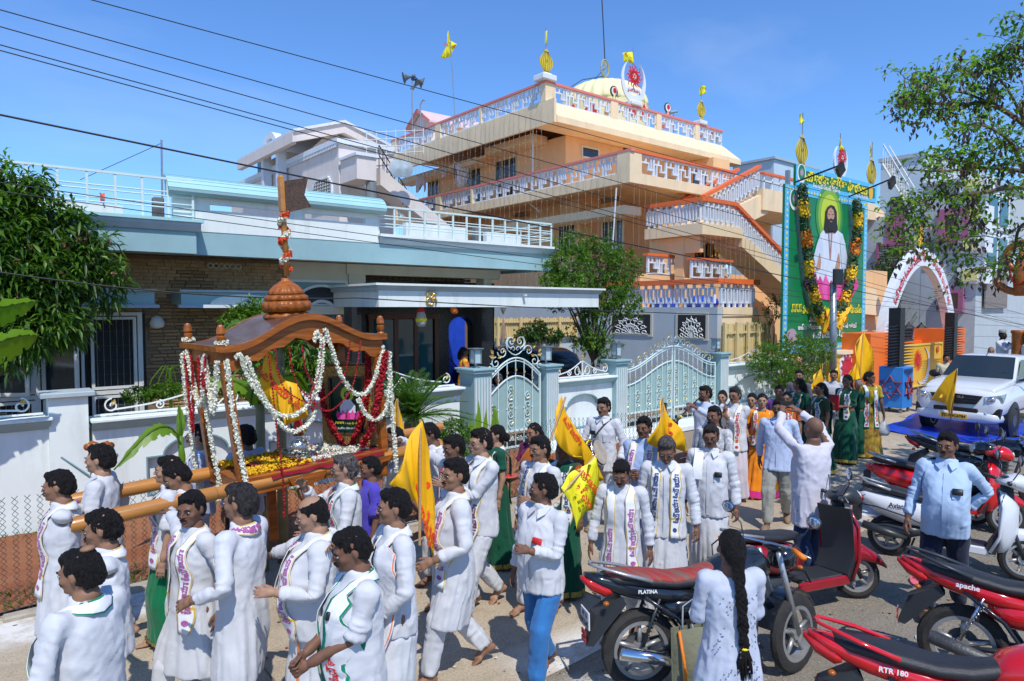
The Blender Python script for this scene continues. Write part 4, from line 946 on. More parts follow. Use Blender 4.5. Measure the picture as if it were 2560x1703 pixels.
ba((tX+.1,tyb,fK-.15),(tX+.1,tY-.05,fK-.15),ob,aG,.3,.17);ba((tX+.26,tY+.08,fK-.15),(tR+.1,tY+.08,fK-.15),ob,aG,.3,.17)
for(p,q,w_,h_)in((1730,816,.55,.38),(1578,810,.9,.35)):
 c=PX(p,q,tX);o=MB().box(tX-.03,tX-.005,c[1]-w_-.1,c[1]+w_+.1,c[2]-h_-.08,c[2]+h_+.08).bd('ventilator',a7,ob)
 MB().box(tX-.034,tX-.031,c[1]-w_,c[1]+w_,c[2]-h_,c[2]+h_).bd('void',aX,o);m=MB()
 for i in range(9):
  a=pI*i/8
  for r_ in(.35,.7):m.tb([(tX-.04,c[1]+w_*r_*cS(a)+.12*w_*cS(2*pI*k/6),c[2]-h_*.8+h_*1.9*r_*sN(a)+.16*h_*sN(2*pI*k/6))for k in range(6)],.02,4,closed=True)
 for i in range(9):a=pI*i/8;m.tb([(tX-.04,c[1],c[2]-h_),(tX-.04,c[1]+w_*.9*cS(a),c[2]-h_+h_*1.9*sN(a))],.015,4)
 m.bd('fretwork',ah,o)
cv(MB().ball((tX+1.2,14.2,dO+.15),(.5,.7,.28),10,6).ball((tX+1.0,15.6,dO+.12),(.4,.6,.25),10,6).ball((tX+1.6,13.2,dO+.1),(.6,.3,.22),10,6).bd('folded_tarpaulin',dt,None,True),'bunched blue tarpaulin lying behind the white balusters','tarpaulin')
t=aa('laundry_line','clothes line of white laundry across the upper balcony','clothes line',(BX+.5,PX(1140,420,BX+.5)[1],8))
lyc=[PX(p,q,BX+.6)for p,q in((1040,440),(1090,422),(1190,398))];MB().tb(lyc,.008,4).bd('line',bZ,t)
eP=ae('white_cotton',(.84,.86,.9),.85,.04,3,.3,bscale=7,sheen=.1)
for ol in([(1042,440),(1064,432),(1066,470),(1061,482),(1058,463),(1048,462),(1043,484),(1039,480)],[(1065,433),(1083,427),(1080,437),(1068,442)],[(1086,428),(1097,423),(1096,432),(1090,434)],[(1104,422),(1117,418),(1114,444),(1106,444)],[(1136,402),(1146,410),(1162,402),(1181,401),(1180,415),(1168,412),(1165,465),(1150,468),(1134,458),(1146,445),(1140,430)]):
 m_=aj(ol,PX(ol[0][0],ol[0][1],BX+.55)[1],t,eP,'hanging_garment',.05,seed=ol[0][0])
sl=aa('festoon_lights','strings of tiny festoon bulbs hanging down the side of the apricot building','string lights',(BX-.1,20,6))
eX=ae('lamp_string',(.30,.24,.18),.5,.2,8,0);fp=ae('clear_bulb',(.55,.48,.38),.2,.1,8,0)
for i in range(46):
 y=ym+.4+i*(yL-ym-1)/46+au.uniform(-.08,.08);ztop=c5-.1 if y>yc else fP+.6;a_=au.uniform(3.6,4.6)if y>ym else 4;x=BX-.05
 m=MB();n=int((ztop-a_)/.35);pts=[(x+au.uniform(-.02,.02),y+au.uniform(-.03,.03),ztop-(ztop-a_)*j/n)for j in range(n+1)];m.tb(pts,.006,3,cap=False)
 for p in pts[1:]:m.box(p[0]-.009,p[0]+.009,p[1]-.009,p[1]+.009,p[2]-.013,p[2]+.013,mi=1)
 m.bd('light_string',[eX,fp],sl)
for i in range(16):
 x=tX+.2+i*.32;yq=lY-.03 if x>lX else ym-.03;bq=(gv if x>lX else fP);m=MB();n=7;m.tb([(x+au.uniform(-.03,.03),yq,bq-.4*j)for j in range(n)],.006,3,cap=False);m.bd('light_string',[eX],sl)
MB().tb([PX(1332,309,XW-1.2),PX(1332,435,XW-1.2),PX(1322,507,XW-1.2),PX(1350,530,XW-1.2)],.035,6).bd('drain_pipe',ah,ob)
MB().tb([PX(1332,309,XW-1.2),PX(1410,327,XW-.1)],.035,6).bd('drain_pipe',ah,ob)
MB().tb([PX(1541,470,BX),PX(1530,640,BX)],.03,6).bd('drain_pipe',ah,ob)
def ci(p0,p1,z0,z1,label,n):
 t=aa('sheet_fence',label,'fence',(*p0,z0));p0=Vector((*p0,0));p1=Vector((*p1,0));d=p1-p0;nn=Vector((d.y,-d.x,0)).normalized()
 for i in range(n):
  a=p0+d*(i/n);c=p0+d*((i+.97)/n);e=p0+d*((i+.25)/n);g_=p0+d*((i+.4)/n);m=MB()
  vs=[]
  for z in(z0,z1-.02+.04*(i%3==0)):
   for p in(a,e,e+nn*.035,g_+nn*.035,g_,c):vs.append((p.x,p.y,z))
  m.add(vs,[(k,k+1,7+k,6+k)for k in range(5)]);m.bd('sheet',cU,t)
 for k in(.12,.8):
  for s in(1,):
   a=p0+nn*.05;c=p1+nn*.05;z=z0+(z1-z0)*k;vs=[(*(p+q).xy,zz)for zz in(z,z+.06)for p,q in((a,nn*0),(c,nn*0),(c,nn*.04),(a,nn*.04))]
   MB().add(vs,[(3,2,1,0),(4,5,6,7),(0,1,5,4),(1,2,6,5),(2,3,7,6),(3,0,4,7)]).bd('rail',cU,t)
 for u in(.02,.28,.52,.76,.98):
  p=p0+d*u+nn*.1;MB().box(p.x-.05,p.x+.05,p.y-.04,p.y+.04,z0-.3,z1+.03).bd('post',cU,t)
A,B_=PY(1236,790,19),PY(1480,790,19)
ci((PY(1236,800,19)[0],19),(18.6,19),PY(1300,850,19)[2],PY(1300,795,19)[2],'cream metal sheet fence behind the parked dark car',34)
cv(MB().box(PY(1236,800,19)[0],18.7,19.1,19.3,0,PY(1300,852,19)[2]).bd('plot_wall',aS),'low grey plastered wall under the cream sheet fence','wall')
ci((PY(1802,840,12.2)[0],12.2),(PY(1915,840,12.2)[0],12.2),.9,PY(1802,809,12.2)[2],'cream metal sheet fence panel right of the big gate',9)
def P2(px,py,ax,v):return PX(px,py,v)if ax=='x' else PY(px,py,v)
lb=aa('house','pale pink two storey house with grilled arched windows behind the teal roof','house',(12,26,0))
LX=12.0;bF=PX(846,345,LX)[1];cz=PX(846,345,LX)[2];hc=PX(578,470,LX)[1]
gC=PY(984,400,bF)[0]
MB().box(LX,gC,bF,hc,0,cz-.15).bd('wall',am,lb)
MB().box(LX-.12,gC,bF-.12,bF-.005,cz-.22,cz+.0).box(LX-.12,LX-.005,bF-.004,hc,cz-.22,cz).bd('cornice',af,lb)
m=MB()
for i in range(90):y=bF+.1+i*(hc-bF-.2)/90;m.box(LX-.11,LX-.006,y,y+.07,cz-.36,cz-.222)
bc(m.bd('dentils',af,lb))
for(a,c,t_,b_)in((700,662,470,530),(833,783,438,505)):
 if a==700:a,c,t_,b_=769,727,460,500
 y0,y1=PX(a,480,LX)[1],PX(c,480,LX)[1];bq,a_=PX(a,t_,LX)[2],PX(a,b_+8,LX)[2]
 r_=.35;bX=[(y0,a_),(y1,a_),(y1,bq-r_),(y1-r_,bq),(y0+r_,bq),(y0,bq-r_)];g2=(y0+y1)/2;gS=(bq+a_)/2
 o=MB().strip([(g2+(y-g2)*.9,gS+(z-gS)*.92)for y,z in bX],bX,'x',LX-.08,LX-.004).bd('window',af,lb)
 MB().pm([(g2+(y-g2)*.9,gS+(z-gS)*.92)for y,z in bX],'x',LX-.03,LX-.01).bd('void',aX,o)
 m=MB()
 for i in range(12):y=y0+(y1-y0)*(i+.5)/12;m.tb([(LX-.06,y,a_),(LX-.06,y,bq-.1)],.018,4)
 for i in range(9):z=a_+(bq-a_)*(i+.5)/9;m.tb([(LX-.07,y0+.1,z),(LX-.07,y1-.1,z)],.014,4)
 m.bd('grille',ah,o)
GY=29.0;eM=PY(860,301,GY);gl=PY(731,323,GY);gr=PY(976,362,GY);dJ=PX(592,398,gl[0])[1]
for(a,c)in((gl,eM),(eM,gr)):
 MB().pm([(a[0],a[2]-.55),(c[0],c[2]-.55),(c[0],c[2]-.12),(a[0],a[2]-.12)],'y',GY,GY+.25).bd('gable_beam',am,lb)
 MB().pm([(a[0],a[2]-.118),(c[0],c[2]-.118),(c[0],c[2]),(a[0],a[2])],'y',GY-.1,dJ).bd('roof_slope',af,lb)
MB().box(gl[0],gl[0]+.25,GY+.251,dJ,gl[2]-.55,gl[2]-.122).bd('eave_beam',am,lb)
hT=PY(714+20,390,GY+1.2)[0]
MB().box(hT+1.0,gr[0]-1,GY+1.4,dJ-1.2,cz-.3,gl[2]-.3).bd('wall',am,lb)
MB().pm([(hT+1.0,gl[2]-.3),(gr[0]-1,gl[2]-.3),(gr[0]-1,gr[2]),(eM[0],eM[2]-.2)],'y',GY+1.41,GY+1.6).bd('gable_wall',am,lb)
MB().box(gl[0]+.9,hT+.99,GY+3.0,dJ-1.2,cz-.4,gl[2]-.3).bd('wall',am,lb)
q0,q1=PX(661,425,gl[0]+.88),PX(645,435,gl[0]+.88);MB().box(gl[0]+.86,gl[0]+.895,q0[1],q1[1],q1[2]-.2,q0[2]+.5).bd('window',aK,lb)
ay=PX(699,400,LX)[1];az=PX(699,398,LX)[2];m=MB();ra=abs(PX(678,400,LX)[1]-ay)
m.strip([(ay+ra*.75*cS(pI*i/16),az+ra*.8*sN(pI*i/16))for i in range(17)],[(ay+ra*cS(pI*i/16),az+ra*1.05*sN(pI*i/16))for i in range(17)],'x',LX-.5,LX-.1,closed=False)
m.box(LX-.5,LX-.1,ay-ra,ay-ra*.75,az-1.7,az);m.box(LX-.5,LX-.1,ay+ra*.75,ay+ra,az-1.7,az)
for i in range(9):m.box(LX-.55,LX-.05,ay-ra+i*ra*.23,ay-ra+i*ra*.23+.12,az-2.0,az-1.7)
m.bd('ornamental_arch',af,lb)
bq0,fq=PY(892,400,bF-1.6),PY(941,440,bF-1.6)
MB().box(bq0[0],fq[0],bF-1.6,bF-.13,fq[2]-.2,PY(892,388,bF-1.6)[2]).bd('balcony',am,lb);MB().box(bq0[0]-.08,fq[0]+.08,bF-1.68,bF-.13,PY(892,388,bF-1.6)[2]+.002,PY(892,385,bF-1.6)[2]+.06).bd('balcony_cap',af,lb)
c0=PY(928,470,bF-1.4);MB().tb([(c0[0],bF-1.4,0),(c0[0],bF-1.4,fq[2]-.25)],.22,10).bd('column',ae('grey_column',(.2,.22,.22),.7,.1,3,.1),lb)
s0,s1=PY(945,445,bF-1.0),PY(1022,512,bF-1.0)
MB().pm([(s0[0],s0[2]-.3),(s1[0]+2,s1[2]-1.4),(s1[0]+2,s1[2]-.8),(s0[0],s0[2]+.4)],'y',bF-1.2,bF-.2).bd('stair_flight',am,lb)
m=MB()
for i in range(9):u=i/8;x_=s0[0]+(s1[0]-s0[0])*u;z_=s0[2]+.4+(s1[2]-.5-s0[2]-.4)*u;m.tb([(x_,bF-1.1,z_),(x_,bF-1.1,z_+.9)],.02,4)
for k in(.5,.9):m.tb([(s0[0],bF-1.1,s0[2]+.4+k),(s1[0],bF-1.1,s1[2]-.5+k)],.025,4)
m.bd('stair_rail',ad,lb)
m=MB();r0=PY(941,392,bF+1)
for i in range(7):x_=fq[0]+.1+i*.45;z_=r0[2]+.55-i*0+.1*i;m.tb([(x_,bF-.6,z_-1.1),(x_,bF-.6,z_)],.02,4)
for k in(.05,.35,.65,.95):m.tb([(fq[0],bF-.6,r0[2]+.55-k),(fq[0]+2.8,bF-.6,r0[2]+1.1-k)],.018,4)
m.bd('railing',ah,lb)
for p in(1058-60+3,1022):
 c=PY(p-5,421,bF-2);MB().lt([(.02,0),(.35,.08),(.36,.1),(.02,.05)],c,14,ax='y').bd('dish_antenna',aN,lb)
rb=aa('house','grey blue house with magenta framed windows and yellow corner blocks at the right','house',(35,11,0))
GX=35.5;cB=PX(2449,440,GX)[1];fQ=PX(2449,450,GX)[2];fd=PX(2309,460,GX)[1];gzt2=PX(2309,463,GX)[2]
MB().box(GX,GX+9,cB,fd,0,fQ).bd('wall',aS,rb)
MB().box(GX-.1,GX+9,cB-.15,fd+.1,fQ+.002,fQ+.18).bd('parapet_cap',aN,rb)
hF=PX(2040,500,GX)[1];gd=PX(2230,540,GX)[2]
MB().box(GX+.01,GX+9,fd+.002,hF,0,gd).bd('wall',aS,rb)
for p in(2229,2252):c=PX(p,545,GX);MB().box(GX-.06,GX+.0,c[1]-.2,c[1]+.2,gd-1.7,gd+.05).bd('magenta_strip',eS,rb)
MB().box(GX+3,GX+12,fd+1,hF-2,gd,PX(2195,408,GX+3)[2]).bd('upper_wall',bk,rb)
MB().box(GX+2.9,GX+12,fd+1,hF-1.9,PX(2195,408,GX+3)[2]+.002,PX(2195,408,GX+3)[2]+.2).bd('parapet_cap',aN,rb)
q0,q1=PX(2262,495,GX+2.98),PX(2227,528,GX+2.98);MB().box(GX+2.9,GX+2.985,q0[1],q1[1],gd,q0[2]+.1).bd('porch_void',aX,rb)
m=MB();s0,s1=PX(2222,415,GX+1.5),PX(2285,520,GX+1.5)
for d in(0,.7):m.tb([(GX+1.5-d,s0[1],s0[2]),(GX+1.5-d,s1[1],s1[2])],.05,5);m.tb([(GX+1.5-d,s0[1],s0[2]+1),(GX+1.5-d,s1[1],s1[2]+1)],.03,5)
for i in range(12):u=i/11;y_=s0[1]+(s1[1]-s0[1])*u;z_=s0[2]+(s1[2]-s0[2])*u;m.box(GX+.8,GX+1.5,y_-.12,y_+.12,z_,z_+.03);m.tb([(GX+.8,y_,z_),(GX+.8,y_,z_+1)],.02,4)
m.bd('outdoor_stair',ah,rb)
def dC(a,c,t_,b_,w=.28,grille=False,X_=GX):
 y0,y1=PX(a,(t_+b_)/2,X_)[1],PX(c,(t_+b_)/2,X_)[1];bq,a_=PX(a,t_,X_)[2],PX(a,b_,X_)[2]
 if y0>y1:y0,y1=y1,y0
 o=MB().strip([(y0+w,a_+w),(y1-w,a_+w),(y1-w,bq-w),(y0+w,bq-w)],[(y0,a_),(y1,a_),(y1,bq),(y0,bq)],'x',X_-.25,X_-.005).bd('window',eS,rb)
 MB().box(X_-.06,X_-.004,y0+w,y1-w,a_+w,bq-w).bd('pane',ae('brown_room_glass',(.11,.10,.08),.12,.3,1.5,0),o)
 if grille:
  m=MB()
  for i in range(9):z=a_+w+(bq-a_-2*w)*(i+.5)/9;m.box(X_-.1,X_-.07,y0+w,y1-w,z-.035,z+.035)
  m.bd('grille',ah,o)
dC(2427,2348,518,600);dC(2280,2195,606,676,.12,True);dC(2412,2354,722,782,.2)
q0,q1=PX(2334,603,GX),PX(2312,640,GX);MB().box(GX-.05,GX-.004,q0[1],q1[1],q1[2],q0[2]).bd('pane',bQ,rb);MB().box(GX-.05,GX-.004,q0[1],q1[1],PX(2330,672,GX)[2],PX(2330,652,GX)[2]).bd('pane',ae('brown_room_glass',(.11,.10,.08),.12,.3,1.5,0),rb)
for(t_,b_,k)in((447,470,1),(520,548,1),(560,586,0),(597,624,1),(674,702,1)):
 bq,a_=PX(2455,t_,GX)[2],PX(2455,b_,GX)[2];MB().box(GX-.2,GX+.9,cB-.35,cB+.7,a_-.12,bq+.12).bd('corner_block',af,rb)
 y0=cB+.0;MB().box(GX-.24,GX-.201,cB-.1,cB+.5,a_,bq).bd('yellow_panel',ef if k else aS,rb)
eZ=[PY(p,560,cB-.1)[0]for p in(2470,2492,2498,2518)]
for(t_,b_)in((490,562),(594,668)):
 bq,a_=PY(2480,t_,cB)[2],PY(2480,b_,cB)[2]
 MB().box(eZ[0]-.3,eZ[3]+.3,cB-.1,cB-.005,a_-.2,bq+.2).bd('window_surround',af,rb)
 for a,c in((eZ[0],eZ[1]),(eZ[2],eZ[3])):MB().box(a,c,cB-.14,cB-.101,a_,bq).bd('pane',bQ,rb)
MB().box(eZ[0]-.2,eZ[3]+.2,cB-.16,cB-.101,PY(2490,708,cB)[2]-1.2,PY(2490,682,cB)[2]).bd('stone_panel',ae('grey_pebble',(.25,.22,.2),.9,.5,14,.6),rb)
m=MB()
for i in range(4):z=fQ+.35+.22*i;m.tb([(GX+.1,cB,z),(GX+.1,fd,z)],.02,4)
for i in range(9):y=cB+(fd-cB)*i/8;m.tb([(GX+.1,y,fQ),(GX+.1,y,fQ+1.05)],.025,4)
m.bd('roof_railing',ah,rb)
fb=aa('house','distant pale house with barred balcony at the far right edge','house',(48,12,0))
q=PY(2525,560,13);MB().box(q[0],q[0]+14,13,22,0,PY(2530,555,13)[2]).bd('wall',bk,fb);m=MB()
for i in range(8):z=PY(2530,555,13)[2]-.2-.3*i;m.box(q[0]+.1,q[0]+9,12.9,12.95,z-.05,z+.05)
m.bd('balcony_bars',ah,fb)
MB().box(q[0]+.5,q[0]+7,12.93,12.99,2,4.5).bd('dark_opening',aX,fb)
for(px_,w_,h_,y_,c_,lb_)in((2250,12,6.5,26,am,'far pale house behind the arch greenery'),(2600,20,7,3,bk,'far pale blue house down the street beyond the pickup')):
 c=PY(px_,700,y_)if px_<2500 else(62,3,0);f=aa('house',lb_,'house',(c[0],y_,0));MB().box(c[0],c[0]+w_,y_-(6 if px_>2500 else 0),y_+8,0,h_).bd('wall',c_,f)
 for i in range(4):MB().box(c[0]-.03,c[0]-.002,y_+.8+i*1.7,y_+1.8+i*1.7,1.6,3).bd('window',aK,f)
bY=11.3;dM=aa('billboard','tall green hoarding of a white robed bearded man seated on a pink lotus','billboard',(20.2,bY,0))
BG=ae('hoarding_green',(.005,.20,.065),.35,.12,1.2,.02,spec=.4)
def dP(px,py,off=0.):p=PY(px,py,bY-off);return(p[0],p[2])
def bpoly(mb,pts,off,mi=None):mb.pm([dP(a,b,off)for a,b in pts],'y',bY-off-.003,bY-off,mi)
TL,TR,BR,BL=dP(1963,460),dP(2169,504),dP(2155,870),dP(1948,888)
xl,xr,zt,zb=TL[0],TR[0],(TL[1]+TR[1])/2,BR[1]
MB().box(xl,xr,bY,bY+.08,zb,zt).bd('panel',BG,dM)
ej=ae('hoarding_blue_border',(.10,.48,.78),.4,.1,6,0)
def gg(x0,x1,z0,z1,w,off,m_,nm):
 MB().strip([(x0+w,z0+w),(x1-w,z0+w),(x1-w,z1-w),(x0+w,z1-w)],[(x0,z0),(x1,z0),(x1,z1),(x0,z1)],'y',bY-off,bY-.001).bd(nm,m_,dM)
gg(xl,xr,zb,zt,.26,.012,ej,'border')
m=MB();k=0
for i in range(30):
 for(x,z)in((xl+.13,zb+(zt-zb)*(i+.5)/30),(xr-.13,zb+(zt-zb)*(i+.5)/30),(xl+(xr-xl)*(i+.5)/30,zt-.13),(xl+(xr-xl)*(i+.5)/30,zb+.13)):
  m.add([(x-.05,bY-.016,z-.02),(x+.02,bY-.016,z-.05),(x+.05,bY-.016,z+.03),(x-.02,bY-.016,z+.05)],[(0,1,2,3)])
bc(m.bd('border_flowers',aP,dM))
hTL,hBR=dP(1990,411),dP(2190,507);hQ,ha=hTL[0],hBR[0];hw=hTL[1];hz0=zt+.02
MB().box(hQ,ha,bY+.0,bY+.08,hz0,hw).bd('header_panel',BG,dM);gg(hQ,ha,hz0,hw,.14,.012,ej,'header_border')
def e5(s,px,py,w,m_,off=.02,h=None,bold=.03):
 c=dP(px,py);q=MB();aA(q,s,lambda u,v:(c[0]+u,bY-off,c[1]+v),width=w,height=h,bold=bold);q.bd('lettering',m_,dM)
W_=ha-hQ
e5('ఓమౌజయాః ఊర్జిశా నిలయము',2091,456,W_*.80,aP,h=.42,bold=.05);e5('ఓం నమోస్తుతే క్షేత్రం',2066,470,W_*.32,aB,h=.2);e5('(గుంటూరు సేవాసమితి)',2145,490,W_*.25,aB,h=.16)
for(p,q,r_)in((2003,434,.27),(1985,499,.30)):
 c=dP(p,q);q_=MB();q_.pm([(c[0]+r_*cS(2*pI*i/24),c[1]+r_*1.15*sN(2*pI*i/24))for i in range(24)],'y',bY-.018,bY-.013);q_.bd('white_crescent',aB,dM)
 q_=MB();q_.pm([(c[0]+r_*.8*cS(2*pI*i/24),c[1]+.12*r_+r_*.92*sN(2*pI*i/24))for i in range(24)],'y',bY-.022,bY-.019);q_.bd('green_disc',BG,dM)
 q_=MB();q_.pm([(c[0]+r_*(.55 if i%2 else .3)*cS(2*pI*i/24),c[1]+.1*r_+r_*(.55 if i%2 else .3)*sN(2*pI*i/24))for i in range(24)],'y',bY-.026,bY-.023);q_.bd('sunburst',ae('mauve_print',(.45,.3,.35),.6,.05,3,0),dM)
c=dP(2176,482);MB().pm([(c[0]+.17*cS(2*pI*i/20),c[1]+.26*sN(2*pI*i/20))for i in range(20)],'y',bY-.02,bY-.013).bd('orange_oval',bE,dM)
ev=[ae('halo_%s'%n,c,.5,.05,2,0)for n,c in(('outer',(.05,.28,.05)),('mid',(.22,.42,.04)),('inner',(.52,.62,.03)))]
for k,(rx,rz)in enumerate(((.95,1.05),(.8,.9),(.62,.72))):
 c=dP(2073,540);MB().pm([(c[0]+rx*cS(2*pI*i/30),c[1]+rz*sN(2*pI*i/30))for i in range(30)],'y',bY-.014-.003*k,bY-.0125-.003*k).bd('halo',ev[k],dM)
cQ=ae('printed_skin',(.50,.27,.17),.6,.12,6,0);b8=ae('printed_black_hair',(.02,.016,.015),.6,.2,4,0);et=ae('printed_white_robe',(.66,.71,.78),.6,.08,2.5,0,stretch=(2,1,.6))
def dX(nm,pts,off,m_):m=MB();m.pm([dP(a,b)for a,b in pts],'y',bY-off-.002,bY-off);return m.bd(nm,m_,dM)
cxs_=2074
pet=[]
for i in range(9):
 a=(i-4)/4;x=2078+a*38;fC=2078+a*56;top=690-(-abs(a)*0)+abs(a)*-22+(0 if i%2 else 10)
 if abs(a)>.7:top=672
 pet.append(([(x-9,752-abs(a)*6),(fC-13,722-abs(a)*10),(fC-2,top),(fC+11,722-abs(a)*8),(x+10,752-abs(a)*6)],i))
for pts,i in sorted(pet,key=lambda q:-abs(q[1]-4)):dX('petal',pts,.024+.002*(4-abs(i-4)),ae('lotus_%d'%(i%2),(.85,.10,.38)if i%2 else(.72,.04,.26),.5,.15,3,0))
dX('robe',[(2060,573),(2090,574),(2104,585),(2112,610),(2114,645),(2106,690),(2088,703),(2066,710),(2040,698),(2030,680),(2036,640),(2044,610),(2049,585)],.021,et)
dX('sleeve',[(2049,585),(2040,610),(2031,645),(2034,668),(2046,668),(2052,640),(2056,610)],.036,ae('printed_robe_fold',(.58,.64,.73),.6,.08,2.5,0))
dX('sleeve',[(2104,585),(2110,612),(2116,645),(2114,672),(2102,672),(2100,640),(2098,610)],.036,ae('printed_robe_fold',(.58,.64,.73),.6,.08,2.5,0))
dX('hair',[(2066,518),(2074,513),(2083,516),(2089,530),(2090,560),(2092,575),(2086,583),(2078,582),(2062,583),(2057,572),(2060,545),(2061,528)],.039,b8)
dX('face',[(2067,526),(2074,519),(2081,526),(2083,540),(2080,554),(2074,560),(2068,554),(2065,540)],.043,cQ)
dX('beard',[(2065,547),(2070,549),(2074,546),(2079,549),(2083,547),(2083,566),(2078,575),(2070,575),(2064,565)],.046,b8)
dX('mouth',[(2071,553),(2078,553),(2076,556),(2072,556)],.049,ae('lip_print',(.4,.12,.1),.6,.05,3,0))
for x in(2069.5,2078.5):dX('eye',[(x-2,536),(x+2,536),(x+2,538),(x-2,538)],.046,b8)
dX('tilak',[(2073.2,527),(2074.8,527),(2074.8,532),(2073.2,532)],.046,aI)
dX('neckline',[(2068,578),(2071,578),(2073,640),(2076,578),(2079,578),(2074.5,650),(2072.5,650)],.039,ae('robe_piping',(.5,.25,.25),.6,.05,3,0))
for x in(2046,2094):dX('hand',[(x-8,668),(x-4,652),(x-1,636),(x+1,632),(x+2,640),(x+4,656),(x+2,672),(x-6,676)],.042,cQ)
e5('శ్రీశ్రీశ్రీ పరమ పూజ్య మహావతార్ ఓమౌజయాః అర్పణమస్తు',2070,772,(xr-xl)*.86,aP,.03,.33);e5('సమస్త లోక కళ్యాణం కొరకు',2070,796,(xr-xl)*.46,aB,.03,.22)
e5('ఆత్మ కళ్యాణం, మానవ ధర్మం ప్రగతి ఇదియే',2070,816,(xr-xl)*.72,aB,.03,.22);e5('ఓమౌజయాః  ధర్మం',2074,836,(xr-xl)*.42,aB,.03,.3)
c=dP(1978,845);MB().pm([(c[0]+.34*cS(2*pI*i/20),c[1]+.3*sN(2*pI*i/20))for i in range(20)],'y',bY-.02,bY-.013).bd('mauve_emblem',ae('mauve_print',(.45,.3,.35),.6,.05,3,0),dM)
for x in(xl+.4,(xl+xr)/2,xr-.4):MB().box(x-.06,x+.06,bY+.085,bY+.2,0,hw-.2).bd('support_post',ak,dM)
for(dK,z0_,ee,z1_,lb_)in((2000-12,456,2104,412,'floodlight on an arm above the hoarding header'),(2122,492,2232,446,'floodlight on an arm right of the hoarding header')):
 a=PY(dK,z0_,bY-.05);Yt=bY-1.6;e=PY(ee,z1_,Yt);t=aa('arm_floodlight',lb_,'floodlight',tuple(a),0,'floodlights on arms above the hoarding')
 MB().tb([a,e],.03,5).bd('arm',ad,t);q=MB();q.T=Matrix.Translation((e[0],e[1],e[2]-.1))@Euler((.5,.3,.3)).to_matrix().to_4x4();q.box(-.25,.25,-.06,.06,-.2,.1,.02).bd('lamp_head',ad,t)
gar=aa('marigold_garland','long V shaped garland of green leaves with yellow and orange marigolds on the hoarding','garland',(23,bY-.3,2))
def cX(mb,c,r,n,mi,size=.05):
 for i in range(n):
  d=Vector((au.gauss(0,1),au.gauss(0,1),au.gauss(0,1))).normalized();p=Vector(c)+d*r*au.uniform(.75,1.05);u=d.orthogonal().normalized()*size;w=d.cross(u).normalized()*size*.7;u=u+d*au.uniform(-.5,.6)*size
  mb.add([tuple(p-u),tuple(p+w),tuple(p+u),tuple(p-w)],[(0,1,2,3)],mi)
GL=[(2006,470),(2010,520),(2015,580),(2020,640),(2026,690),(2036,740),(2050,790),(2058,812)];GRt=[(2142,508),(2146,560),(2138,620),(2130,680),(2120,730),(2105,775),(2085,810),(2068,825)]
ga=ae('garland_leaf',(.045,.10,.03),.7,.4,20,0);hA=ae('marigold_yellow',(.85,.52,.01),.8,.15,20,0);hP=ae('marigold_orange',(.85,.22,.005),.8,.15,20,0)
for side in(GL,GRt):
 P=[Vector(PY(a,b,bY-.25))for a,b in side];D=[0]
 for i in range(1,len(P)):D.append(D[-1]+(P[i]-P[i-1]).length)
 n=int(D[-1]/.12)
 for bG in range(0,n,4):
  m=MB()
  for i in range(bG,min(bG+4,n)):
   s_=i*.12;j=max(k for k in range(len(D))if D[k]<=s_);j=min(j,len(P)-2);p=P[j].lerp(P[j+1],(s_-D[j])/(D[j+1]-D[j]+1e-6))
   cX(m,p,.17 if(bG//4)%2==0 else .19,60,0,.055)
  kind=0 if(bG//4)%2==0 else(2 if(bG//4)in(3,11,15,19)else 1)
  m.bd('leaf_band' if kind==0 else'flower_band',(ga,hA,hP)[kind],gar)
for(ol,lb_)in(([(2062,780),(2072,770),(2078,800),(2062,838),(2058,830)],'small yellow flag at the foot of the garland, left of the lamp pole'),([(2088,800),(2130,762),(2112,795),(2104,830),(2086,812)],'small yellow flag at the foot of the garland, right of the lamp pole')):
 t=aa('hand_flag',lb_,'flag',tuple(PY(*ol[0],bY-.6)),0,'yellow flags with red lettering');aj(ol,bY-.6,t,cR,amp=.06,text='ఓమౌజయాః',tpos=(sum(a for a,b in ol)/5,sum(b for a,b in ol)/5),tsz=.6,tang=-.9 if ol[0][0]<2080 else .9)
t,x,z=b9(2005,376,1.05,bY+.1,'yellow pot emblem above the left end of the hoarding header')
f=aa('roof_flag','yellow pennant above the left pot emblem of the hoarding','flag',(x,bY,z+.5),0,'yellow flags on the rooftops');MB().tb([(x,bY+.1,z-.6),(x,bY+.1,z+1.2)],.02,5).bd('pole',ak,f)
aj([(1998,312),(1996,296),(1999,283),(2004,292),(2008,305)],bY+.1,f,a5,amp=.05)
t,x,z=bT(2101,405,1.15,bY+.1,'white crescent and red sun above the middle of the hoarding header',False)
f=aa('roof_flag','yellow and red pennant above the crescent of the hoarding','flag',(x,bY,z+.5),0,'yellow flags on the rooftops');MB().tb([(x,bY+.12,z-.7),(x,bY+.12,z+1.0)],.02,5).bd('pole',ak,f);aj([(2098,372),(2097,352),(2101,344),(2108,375),(2103,380)],bY+.1,f,a5,amp=.05)
t,x,z=b9(2179,430,1.1,bY+.1,'yellow pot emblem above the right end of the hoarding header')
f=aa('roof_flag','yellow pennant above the right pot emblem of the hoarding','flag',(x,bY,z+.5),0,'yellow flags on the rooftops');MB().tb([(x,bY+.1,z-.6),(x,bY+.1,z+1.1)],.02,5).bd('pole',ak,f);aj([(2174,395),(2174,372),(2178,356),(2183,375),(2181,390)],bY+.1,f,a5,amp=.05)
ey=10.3;a,e=PY(2083,706,ey),PY(2085,900,ey);t=aa('floodlight_pole','grey steel pole with a square black floodlight in front of the hoarding','floodlight',(e[0],ey,0))
MB().tb([(e[0],ey,0),(a[0],ey,a[2])],[.11,.10],12).bd('pole',ak,t,True)
